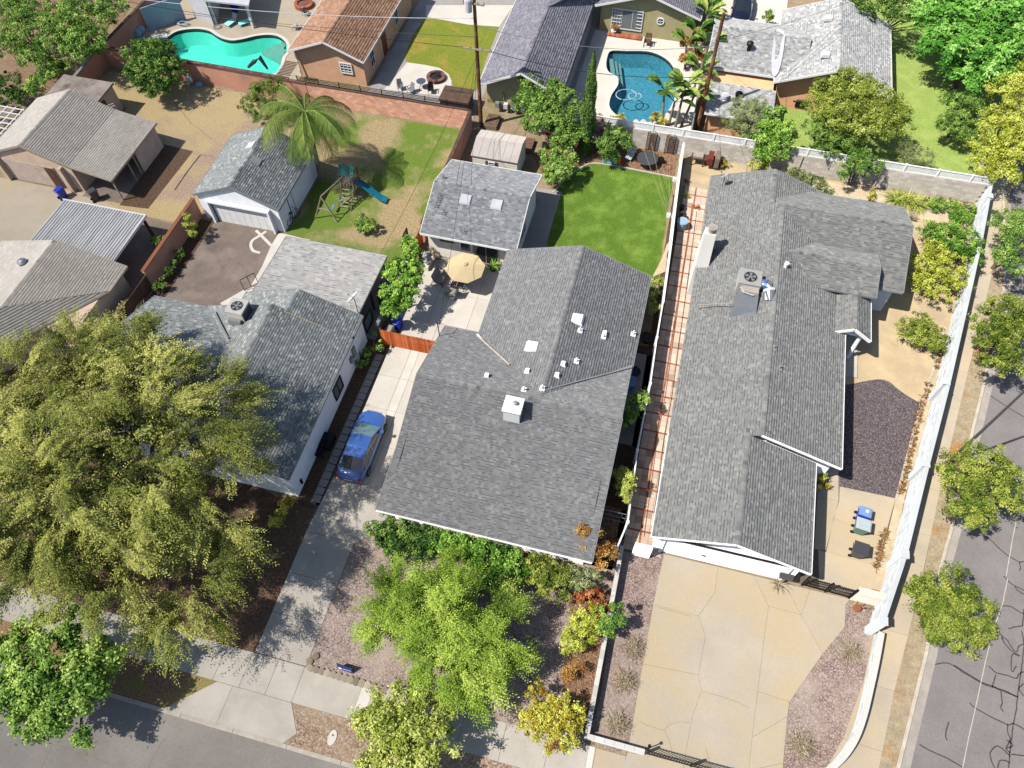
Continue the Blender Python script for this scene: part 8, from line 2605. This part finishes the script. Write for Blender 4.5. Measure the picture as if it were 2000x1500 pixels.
# adirondack / rocking chair
rcx = thing('rocking_chair', 'brown wooden rocking chair on the terrace under the patio door', 'chair', G(1264, 88))
MB().box(-.28, .28, -.28, .25, .38, .42).build('seat', 'wood_brown', rcx)
for k in range(5):
    MB().box(-.26 + k * .115, -.17 + k * .115, .25, .28, .42, 1.05).build('back_slat', 'wood_brown', rcx)
for s in (-.3, .3):
    MB().tube([(s, -.5, .08), (s, -.2, .02), (s, .2, .02), (s, .55, .1)], .03, 5).build('rocker', 'wood_brown', rcx)
    MB().beam((s, -.25, .05), (s, -.25, .6), .05).beam((s, .25, .05), (s, .25, .6), .05).build('leg', 'wood_brown', rcx)
    MB().box(s - .04, s + .04, -.3, .3, .6, .63).build('armrest', 'wood_brown', rcx)
pot2 = thing('potted_plant', 'orange flowering plant in a white pot left of the brick step', 'plant', G(1198, 66))
MB().lathe([(.18, 0), (.26, .35), (.28, .38)], sides=14).build('pot', 'paint_white', pot2)
crown('foliage', [(0, 0, .7, .35, .25)], 500, .12, .06, 'leaf_orange', pot2, .15, 8, seed=9)
# tropical seating under back wall
rt = thing('round_table', 'large round black mesh patio table below the left trellis', 'table', G(1262, 322))
MB().tube([(0, 0, .68), (0, 0, .7)], .85, 28).build('table_top', 'trim_dark', rt)
pts = [(.86 * math.cos(a), .86 * math.sin(a), .69) for a in [2 * math.pi * k / 28 for k in range(29)]]
MB().tube(pts, .025, 5, cap=False).build('rim', 'black_metal', rt)
for k in range(4):
    a = k * math.pi / 2 + .5
    MB().tube([(.1 * math.cos(a), .1 * math.sin(a), .68), (.5 * math.cos(a), .5 * math.sin(a), 0)], .03, 5).build('leg', 'black_metal', rt)
hp = thing('hoop', 'thin metal hoop lying on the litter right of the round table', 'hoop', G(1304, 327, .03))
MB().tube([(.33 * math.cos(a), .33 * math.sin(a), .03) for a in [2 * math.pi * k / 22 for k in range(23)]], .018, 5, cap=False).build('ring', 'wood_brown', hp)
lc = thing('lounge_chair', 'white reclining garden chair left of the round table', 'chair', G(1228, 312), None, 1.3)
MB().hexa([(-.3, -.28, .3), (.35, -.28, .34), (.35, .28, .34), (-.3, .28, .3), (-.3, -.28, .34), (.35, -.28, .38), (.35, .28, .38), (-.3, .28, .34)]).build('seat', 'white_plastic', lc)
MB().hexa([(.3, -.28, .34), (.36, -.28, .34), (.36, .28, .34), (.3, .28, .34), (.6, -.26, 1.05), (.66, -.26, 1.05), (.66, .26, 1.05), (.6, .26, 1.05)]).build('back', 'white_plastic', lc)
for s in (-.26, .26):
    MB().tube([(-.35, s, 0), (-.1, s, .32), (.4, s, 0)], .02, 5).build('leg', 'white_plastic', lc)
br_ = thing('chair', 'black wrought metal chair right of the round table', 'chair', G(1290, 318), None, 2.4)
MB().tube([(0, 0, .42), (0, 0, .45)], .24, 14).build('seat', 'black_metal', br_)
MB().tube([(-.22, .15, .45), (-.22, .25, .95), (0, .3, 1.05), (.22, .25, .95), (.22, .15, .45)], .02, 5).build('back', 'black_metal', br_)
for s in ((-.2, -.2), (.2, -.2), (.2, .2), (-.2, .2)):
    MB().beam((s[0], s[1], 0), (s[0] * .8, s[1] * .8, .43), .03).build('leg', 'black_metal', br_)
ty = thing('toy', 'small red and orange plastic toy in front of the white reclining chair', 'toy', G(1214, 318))
MB().box(-.2, .2, -.12, .12, .05, .25).box(-.1, .1, -.1, .1, .25, .4).build('toy_body', 'toy_red', ty)
tb = thing('tarpaulin', 'crumpled pale blue tarp on the planting bed beside the lawn edging', 'tarp')
p = G(1190, 317)
m = MB()
for i in range(5):
    for j in range(3):
        def hgt(i, j): return .04 + .14 * abs(math.sin(i * 1.7 + j * 2.3))
        q = lambda i, j: (p[0] - .6 + i * .25, p[1] - .3 + j * .22, hgt(i, j))
        m.face([q(i, j), q(i + 1, j), q(i + 1, j + 1), q(i, j + 1)])
m.build('sheet', 'tarp_blue', tb)
stp = thing('stop_sign', 'red octagonal stop sign hung on the grey wall below the dark tree', 'sign')
p = G(1071, 258, .9)
oc = [(p[0] + .42 * math.cos(math.radians(22.5 + 45 * k)), p[1], p[2] + .42 * math.sin(math.radians(22.5 + 45 * k))) for k in range(8)]
m = MB().face(oc); m.face([(a[0], a[1] + .02, a[2]) for a in oc][::-1])
oc2 = [(p[0] + .39 * math.cos(math.radians(22.5 + 45 * k)), p[1] - .006, p[2] + .39 * math.sin(math.radians(22.5 + 45 * k))) for k in range(8)]
m.build('rim', 'paint_white', stp); MB().face(oc2).build('face', 'stop_red', stp)
cu = bpy.data.curves.new('lettering', 'FONT'); cu.body = 'STOP'; cu.size = .3; cu.extrude = .004; cu.align_x = 'CENTER'; cu.align_y = 'CENTER'
_t = bpy.data.objects.new('lettering', cu); lo = bpy.data.objects.new('lettering', bpy.data.meshes.new_from_object(_t)); bpy.data.objects.remove(_t); COL.objects.link(lo); lo.data.materials.clear(); lo.parent = stp; lo.location = (p[0], p[1] - .014, p[2]); lo.rotation_euler = (math.pi / 2, 0, 0); lo.data.materials.append(MATS['paint_white'])
MB().box(p[0] - .04, p[0] + .04, p[1] + .02, p[1] + .06, 0, 1.3).build('stake', 'wood_pale', stp)
rb = thing('raised_bed', 'pair of wooden raised beds with pale frames right of the shed', 'planter')
for k, (x, y) in enumerate(((1028, 288), (962, 242))):
    q = G(x, y)
    MB().box(q[0] - .55, q[0] + .55, q[1] - .8, q[1] + .8, 0, .4).build('frame', 'wood_grey', rb)
    MB().box(q[0] - .48, q[0] + .48, q[1] - .73, q[1] + .73, .4, .42).build('soil', 'mulch', rb)
# storage by the back wall, corner lot
wb = thing('workbench', 'brown wooden potting bench with planters by the back wall of the corner lot', 'bench', G(1372, 322))
MB().box(-1.0, 1.2, -.3, .35, .7, .78).build('top', 'wood_brown', wb)
for x in (-.9, 0, 1.1):
    MB().beam((x, -.25, 0), (x, -.25, .7), .08).beam((x, .3, 0), (x, .3, .7), .08).build('leg', 'wood_brown', wb)
MB().box(-.9, -.1, -.25, .3, .78, .95).build('trough', 'gutter', wb)
MB().box(.3, .7, -.5, .5, .4, 1.1).build('folded_chair', 'door_red', wb)
MB().box(.85, 1.2, -.5, .5, .3, 1.2).build('folded_chair', 'wood_grey', wb)
pp = thing('potted_plants', 'cluster of small pots on the terrace right of the potting bench', 'plant', G(1410, 325))
for k in range(5):
    MB().lathe([(.1, 0), (.15, .25)], (random.uniform(-.5, .5), random.uniform(-.3, .3), 0), 10).build('pot', 'terracotta', pp)
crown('foliage', [(0, 0, .45, .5, .25)], 380, .1, .05, 'leaf_mixed', pp, .2, 6, seed=14)
for i, (x, y, lab, c_, sc_) in enumerate(((1331, 410, 'upper dark empty pot at the fence end of the brick path', 'pot_black', 1.0), (1333, 428, 'lower dark empty pot at the fence end of the brick path', 'pot_black', 1.1), (1330, 446, 'tall pale blue plastic drum beside the side fence', 'solar_cover', 1.9))):
    o = thing('plant_pot' if i < 2 else 'plastic_drum', lab, 'pot' if i < 2 else 'drum', G(x, y))
    MB().lathe([(.16 * sc_, 0), (.2 * sc_, .28 * sc_), (.22 * sc_, .42 * sc_), (.17 * sc_, .44 * sc_)], sides=14).build('pot' if i < 2 else 'drum_body', c_, o)
for i, (x, y, mt, lab) in enumerate(((1341, 384, 'leaf_yellow', 'small yellow-green plant beside the brick path near its top'), (1359, 407, 'leaf_red', 'small dark red plant on the brick path'), (1341, 355, 'leaf_bronze', 'spiky shaded plant at the top of the brick path'))):
    o = thing('small_plant', lab, 'plant', G(x, y))
    blades('leaf_blades', o, (0, 0, 0.02), 22, .42, .07, mt, .9, .5, seed=100 + i)
ub = thing('storage_bin', 'white-blue tub on the side yard slab by the wall of the centre house', 'tub', G(1229, 755))
MB().hexa([(-.3, -.35, 0), (.3, -.35, 0), (.3, .35, 0), (-.3, .35, 0), (-.35, -.4, .7), (.35, -.4, .7), (.35, .4, .7), (-.35, .4, .7)]).build('body', 'bin_blue_lid', ub)
for i, (x, y, lab) in enumerate(((1262, 665, 'upper black round planter in the shaded side yard'), (1237, 732, 'lower black round planter in the shaded side yard'))):
    o = thing('planter', lab, 'planter', G(x, y))
    MB().lathe([(.3, 0), (.42, .4), (.44, .42), (.36, .42), (.34, .36), (.02, .36)], sides=18).build('pot', 'pot_black', o)
bb = thing('barbecue', 'black barbecue grill against the peach house wall', 'barbecue', G(1561, 212))
MB().box(-.5, .5, -.3, .3, .35, .85).build('cabinet', 'black_metal', bb)
MB().hexa([(-.5, -.3, .85), (.5, -.3, .85), (.5, .3, .85), (-.5, .3, .85), (-.45, -.1, 1.15), (.45, -.1, 1.15), (.45, .25, 1.15), (-.45, .25, 1.15)]).build('hood', 'trim_dark', bb)
MB().tube([(-.35, -.33, .95), (.35, -.33, .95)], .02, 6).build('handle', 'chrome', bb)
for s in (-.75, .55):
    MB().box(s, s + .22, -.25, .25, .8, .84).build('side_shelf', 'black_metal', bb)
# terracotta house yard
FP = thing('fire_pit', 'round brick fire pit with wire dome on the pale patio beside the yellowing lawn', 'fire pit', G(852, 154))
for k in range(18):
    a0, a1 = 2 * math.pi * k / 18 + .02, 2 * math.pi * (k + 1) / 18 - .02
    MB().prism([(.55 * math.cos(a0), .55 * math.sin(a0)), (.85 * math.cos(a0), .85 * math.sin(a0)), (.85 * math.cos(a1), .85 * math.sin(a1)), (.55 * math.cos(a1), .55 * math.sin(a1))], 0, .32, tint=random.random()).build('brick', 'brick_brown', FP)
m = MB()
for k in range(12):
    a = math.pi * 2 * k / 12
    m.tube([(.58 * math.cos(a), .58 * math.sin(a), .32), (.45 * math.cos(a), .45 * math.sin(a), .52), (.2 * math.cos(a), .2 * math.sin(a), .64), (0, 0, .68)], .016, 4, cap=False)
m.build('dome_grate', 'black_metal', FP)
MB().lathe([(.52, .1), (.5, .2), (.02, .22)], sides=16).build('ash_bed', 'pot_black', FP)
FP2 = thing('fire_pit', 'round pink-brick fire bowl at the top of the pool deck', 'fire pit', G(594, 12))
for k in range(16):
    a0, a1 = 2 * math.pi * k / 16 + .02, 2 * math.pi * (k + 1) / 16 - .02
    MB().prism([(.62 * math.cos(a0), .62 * math.sin(a0)), (.92 * math.cos(a0), .92 * math.sin(a0)), (.92 * math.cos(a1), .92 * math.sin(a1)), (.62 * math.cos(a1), .62 * math.sin(a1))], 0, .35, tint=random.random()).build('brick', 'brick_red', FP2)
MB().lathe([(.6, .1), (.58, .22), (.02, .28)], sides=16).build('lava_rock', 'brick_brown', FP2)
bt = thing('bistro_table', 'small round silver table on dark legs beside the brick fire pit', 'table', G(824, 172))
MB().tube([(0, 0, .7), (0, 0, .73)], .42, 22).build('table_top', 'chrome', bt)
for k in range(3):
    a = k * 2.09
    MB().tube([(0, 0, .7), (.3 * math.cos(a), .3 * math.sin(a), 0)], .025, 5).build('leg', 'black_metal', bt)


def plastic_chair(label, pos, rz, m_='white_plastic', group=None):
    t = thing('garden_chair', label, 'chair', pos, group, rz)
    MB().box(-.24, .24, -.24, .24, .4, .43).build('seat', m_, t)
    MB().hexa([(-.24, .2, .43), (.24, .2, .43), (.24, .24, .43), (-.24, .24, .43), (-.2, .34, .9), (.2, .34, .9), (.2, .38, .9), (-.2, .38, .9)]).build('back', m_, t)
    for x in (-.24, .24):
        for y in (-.22, .24):
            MB().beam((x, y, 0), (x, y, .42), .035).build('leg', m_, t)
        MB().box(x - .03, x + .03, -.22, .26, .62, .65).build('armrest', m_, t)
    return t


plastic_chair('white metal chair nearest the salmon wall on the pale patio', G(783, 176), .6, 'galvanised', 'chairs on the pale patio')
plastic_chair('grey metal chair on the pale patio touching the rail', G(803, 182), -.5, 'sheet_metal', 'chairs on the pale patio')
plastic_chair('black metal chair right of the bistro table', G(842, 182), .3, 'black_metal', 'chairs on the pale patio')
plastic_chair('white plastic chair under the round dark tree by the brown wall', G(374, 166), .4)
plastic_chair('pale folding chair on the pool deck beside the terracotta roof', G(577, 58), -1.2, 'stone_white')
plastic_chair('dark metal chair in front of the pink fire bowl', G(598, 30), 2.6, 'trim_dark')
hb = thing('bag', 'white-grey bundle on the ground beside the white plastic chair', 'bag', G(390, 168))
MB().lathe([(.2, 0), (.34, .12), (.3, .28), (.1, .36)], sides=10).build('bundle', 'solar_cover', hb)
tag(MB().box(-19.9, -17.3, 51.0, 53.0, 1.3, 1.4).box(-19.8, -17.4, 51.1, 52.9, 0, 1.3).build('storage_box', 'coping_brown'), 'flat brown-roofed storage box beside the left utility pole', 'storage box')
# pool house group, top left
PH = thing('pool_house', 'pale grey pool house with white posts at the top beside the turquoise pool', 'building')
pa, pb_, pc_, pd = G(382, 35), G(418, 50), G(425, -60), G(352, -70)
MB().prism([pa[:2], pb_[:2], pc_[:2], pd[:2]], 0, 2.6).build('wall', 'stucco_grey', PH)
m = MB()
for px_, py_ in ((423, 47), (495, 55)):
    q = G(px_, py_)
    MB().box(q[0] - .1, q[0] + .1, q[1] - .1, q[1] + .1, 0, 2.5).build('post', 'paint_white', PH)
ra, rb2, rc_, rd = G(398, 2, 2.6), G(486, 12, 2.6), G(500, -50, 2.6), G(400, -60, 2.6)
MB().prism([ra[:2], rb2[:2], rc_[:2], rd[:2]], 2.55, 2.7).build('patio_roof', 'stucco_grey', PH)
MB().prism(strip_wall([G(425, 40)[:2], G(433, -20)[:2]], .15, 0, 0), 0, 2.5).build('partition', 'stucco_grey', PH)
sc_ = thing('privacy_screen', 'large pale grey panel screen standing beside the diving board', 'screen')
a, b = Vector(G(293, 62)), Vector(G(364, 38))
MB().prism(strip_wall([a[:2], b[:2]], .1, 0, 0), 0, 2.3).build('panel', 'solar_cover', sc_)
db = thing('diving_board', 'white diving board at the left end of the turquoise pool', 'diving board')
a, b = Vector(G(300, 80)), Vector(G(330, 78))
MB().prism(strip_wall([a[:2], b[:2]], .5, 0, 0), .42, .48).build('board', 'paint_white', db)
MB().prism(strip_wall([a[:2], (a + (b - a) * .4)[:2]], .6, 0, 0), 0, .42).build('stand', 'concrete_new', db)
for i, (x, y) in enumerate(((455, 47), (482, 48))):
    o = thing('pool_lounger', ('left turquoise lounge chair on the pool deck', 'right patterned turquoise lounge chair on the pool deck')[i], 'lounger', G(x, y), 'pool loungers', -.4 - .5 * i)
    MB().hexa([(-.3, -.7, .25), (.3, -.7, .25), (.3, .2, .3), (-.3, .2, .3), (-.3, -.7, .3), (.3, -.7, .3), (.3, .2, .35), (-.3, .2, .35)]).build('seat', 'pool_plaster_turquoise', o)
    MB().hexa([(-.3, .2, .3), (.3, .2, .3), (.3, .25, .3), (-.3, .25, .3), (-.3, .55, .85), (.3, .55, .85), (.3, .6, .85), (-.3, .6, .85)]).build('back', 'white_plastic' if i == 0 else 'pool_plaster_turquoise', o)
    for s in (-.28, .28):
        MB().beam((s, -.65, 0), (s, -.65, .26), .04).beam((s, .2, 0), (s, .2, .3), .04).build('leg', 'white_plastic', o)
fl = thing('pool_noodles', 'bundle of blue float and white noodles under the pool house roof', 'pool toys')
q = Vector(G(470, 25))
MB().box(q.x - .8, q.x - .3, q.y - .2, q.y + .6, 0, .9).build('float', 'bin_blue', fl)
for k in range(6):
    MB().tube([q + Vector((-.2 + k * .15, 0, .05)), q + Vector((-.1 + k * .12, .5, .7)), q + Vector((-.4 + k * .2, .9, 1.2))], .05, 6).build('noodle', 'hose_white', fl)
hc_ = thing('coiled_hose', 'coiled blue and white vacuum hose at the foot of the pale screen', 'hose')
for k in range(5):
    c = Vector(G(352 + k * 1.5, 45, .05 + .05 * k))
    MB().tube([c + Vector((.45 * math.cos(a), .3 * math.sin(a), 0)) for a in [2 * math.pi * j / 16 for j in range(17)]], .035, 5, cap=False).build('hose_loop', 'bin_blue_lid' if k % 2 else 'hose_white', hc_)
c = Vector(G(425, 53))
hc2 = thing('coiled_hose', 'grey coiled hose on the deck in front of the post', 'hose')
for k in range(4):
    MB().tube([c + Vector(((.22 + .07 * k) * math.cos(a), (.22 + .07 * k) * math.sin(a), .04)) for a in [2 * math.pi * j / 14 for j in range(15)]], .03, 5, cap=False).build('hose_loop', 'gutter', hc2)
cvr = thing('solar_cover', 'crumpled silver-blue pool cover heaped against the brown wall', 'pool cover')
c = Vector(G(266, 66))
for k in range(9):
    a = k * 2.4
    o_ = c + Vector((.55 * math.cos(a) * (k % 3) / 2, .6 * math.sin(a) * (k % 3) / 2, .0))
    MB().lathe([(.3, 0), (.42, .3), (.34, .6), (.1, .75)], tuple(o_), 8, tint=.5).build('fold', 'solar_cover', cvr)
tb2 = thing('umbrella_cover', 'dark bundled cover leaning at the pool end of the brown wall', 'cover')
c = Vector(G(510, 142, 0)); 
MB().tube([c + Vector((-1.2, .1, .3)), c + Vector((-.4, .1, 1.0)), c + Vector((.3, .1, 1.5)), c + Vector((.8, .0, .5))], [.12, .2, .22, .1], 8).build('bundle', 'bin_black', tb2)
# white pergola at the left edge
PG = thing('pergola', 'white lattice pergola at the left edge beside the taupe roof', 'pergola')
o0 = Vector(G(0, 240, 2.2)); ux_ = Vector((1, 0, 0)); uy_ = Vector((0, 1, 0))
for k in range(8):
    MB().beam((-57.5 + k * .75, 35.5, 2.25), (-57.5 + k * .75, 40.6, 2.25), .08, .12).build('rafter', 'paint_white', PG)
for k in range(9):
    MB().beam((-57.7, 35.6 + k * .6, 2.35), (-52.0, 35.6 + k * .6, 2.35), .07, .07).build('batten', 'paint_white', PG)
for x, y in ((-57.4, 35.6), (-52.3, 35.6), (-52.3, 40.5), (-57.4, 40.5)):
    MB().beam((x, y, 0), (x, y, 2.2), .12).build('post', 'paint_white', PG)
# ladder frame by the asphalt drive, rail, bench
lf_ = thing('folding_frame', 'dark tubular folding frame standing beside the old asphalt drive', 'frame', G(489, 562), None, .9)
for x in (-.45, .1, .65):
    MB().beam((x, 0, 0), (x, 0, 1.15), .04).build('upright', 'black_metal', lf_)
for z in (.1, 1.15):
    MB().beam((-.45, 0, z), (.65, 0, z), .04).build('crossbar', 'black_metal', lf_)
bn = thing('bench', 'dark cast bench and black crate beside the white house wall', 'bench', G(630, 880), None, math.radians(92))
MB().box(-.6, .6, -.2, .2, .4, .45).build('seat', 'black_metal', bn)
MB().box(-.6, .6, -.24, -.2, .45, .85).build('back', 'black_metal', bn)
for x in (-.5, .5):
    MB().beam((x, -.2, 0), (x, -.2, .42), .05).beam((x, .18, 0), (x, .18, .42), .05).build('leg', 'black_metal', bn)
bx_ = thing('crate', 'open black box standing by the wall beyond the bench', 'box', G(641, 866))
MB().box(-.35, .35, -.5, .5, 0, .5).build('box_body', 'black_metal', bx_)
bc = thing('bicycle', 'black bicycle leaning on the side of the white garage', 'bicycle', (-26.95, 36.2, 0), None, math.radians(80))
for x in (-.5, .5):
    MB().tube([(x + .33 * math.cos(a), 0, .34 + .33 * math.sin(a)) for a in [2 * math.pi * k / 20 for k in range(21)]], .02, 5, cap=False).build('wheel', 'rubber', bc)
MB().tube([(-.5, 0, .34), (-.15, 0, .34), (.05, 0, .85), (-.2, 0, .85), (-.5, 0, .34)], .018, 5).tube([(-.15, 0, .34), (-.22, 0, .95)], .018, 5).tube([(.5, 0, .34), (.38, 0, 1.0)], .018, 5).tube([(.05, 0, .85), (.4, 0, .85)], .018, 5).build('frame', 'black_metal', bc)
MB().box(-.34, -.1, -.06, .06, .95, 1.0).build('saddle', 'rubber', bc)
MB().beam((.36, -.25, 1.02), (.36, .25, 1.02), .025).build('handlebar', 'black_metal', bc)
pr = MB().tube([G(341, 370, .04), G(365, 335, .04), G(391, 302, .04), G(415, 305, .04)], .045, 5)
tag(pr.build('pipe', 'wood_pale'), 'bent pale pipe lying on the dry yard by the white garage', 'pipe')
tag(MB().tube([G(335, 195, .04), G(352, 215, .04), G(372, 240, .04), G(412, 270, .04)], .035, 5).build('garden_hose', 'wood_pale'), 'tan hose trailing across the dry yard from the round tree', 'hose')
gl_ = thing('ground_lamp', 'tall thin finial lamp on the short low wall', 'lamp', (5.0, 6.3, 0))
MB().tube([(0, 0, 0), (0, 0, 1.25)], .03, 6).lathe([(.06, 1.2), (.09, 1.3), (.02, 1.4)], sides=8).build('post', 'black_metal', gl_)
mlb = thing('mailbox', 'dark box mailbox on a plant-wrapped post at the garage corner', 'mailbox', G(1523, 1140))
MB().box(-.05, .05, -.05, .05, 0, 1.1).build('post', 'wood_grey', mlb)
MB().box(-.35, .35, -.14, .14, 1.1, 1.36).build('box', 'trim_dark', mlb)
blades('leaf_blades', mlb, (-.1, -.1, 0.02), 50, .75, .04, 'leaf_straw', .9, .6, seed=120)
tree('shrub', 'small shrub with yellow leaves at the notch between garage and house walls', 'shrub', [(1602, 930, 9, .9), (1612, 945, 8, .5), (1600, 950, 8, .6)], .7, 700, 'leaf_mixed', ln=0.12, wd=0.07, clump=0.18, dens=6, trunk=False)
# ------------------------------------------------------------------ end
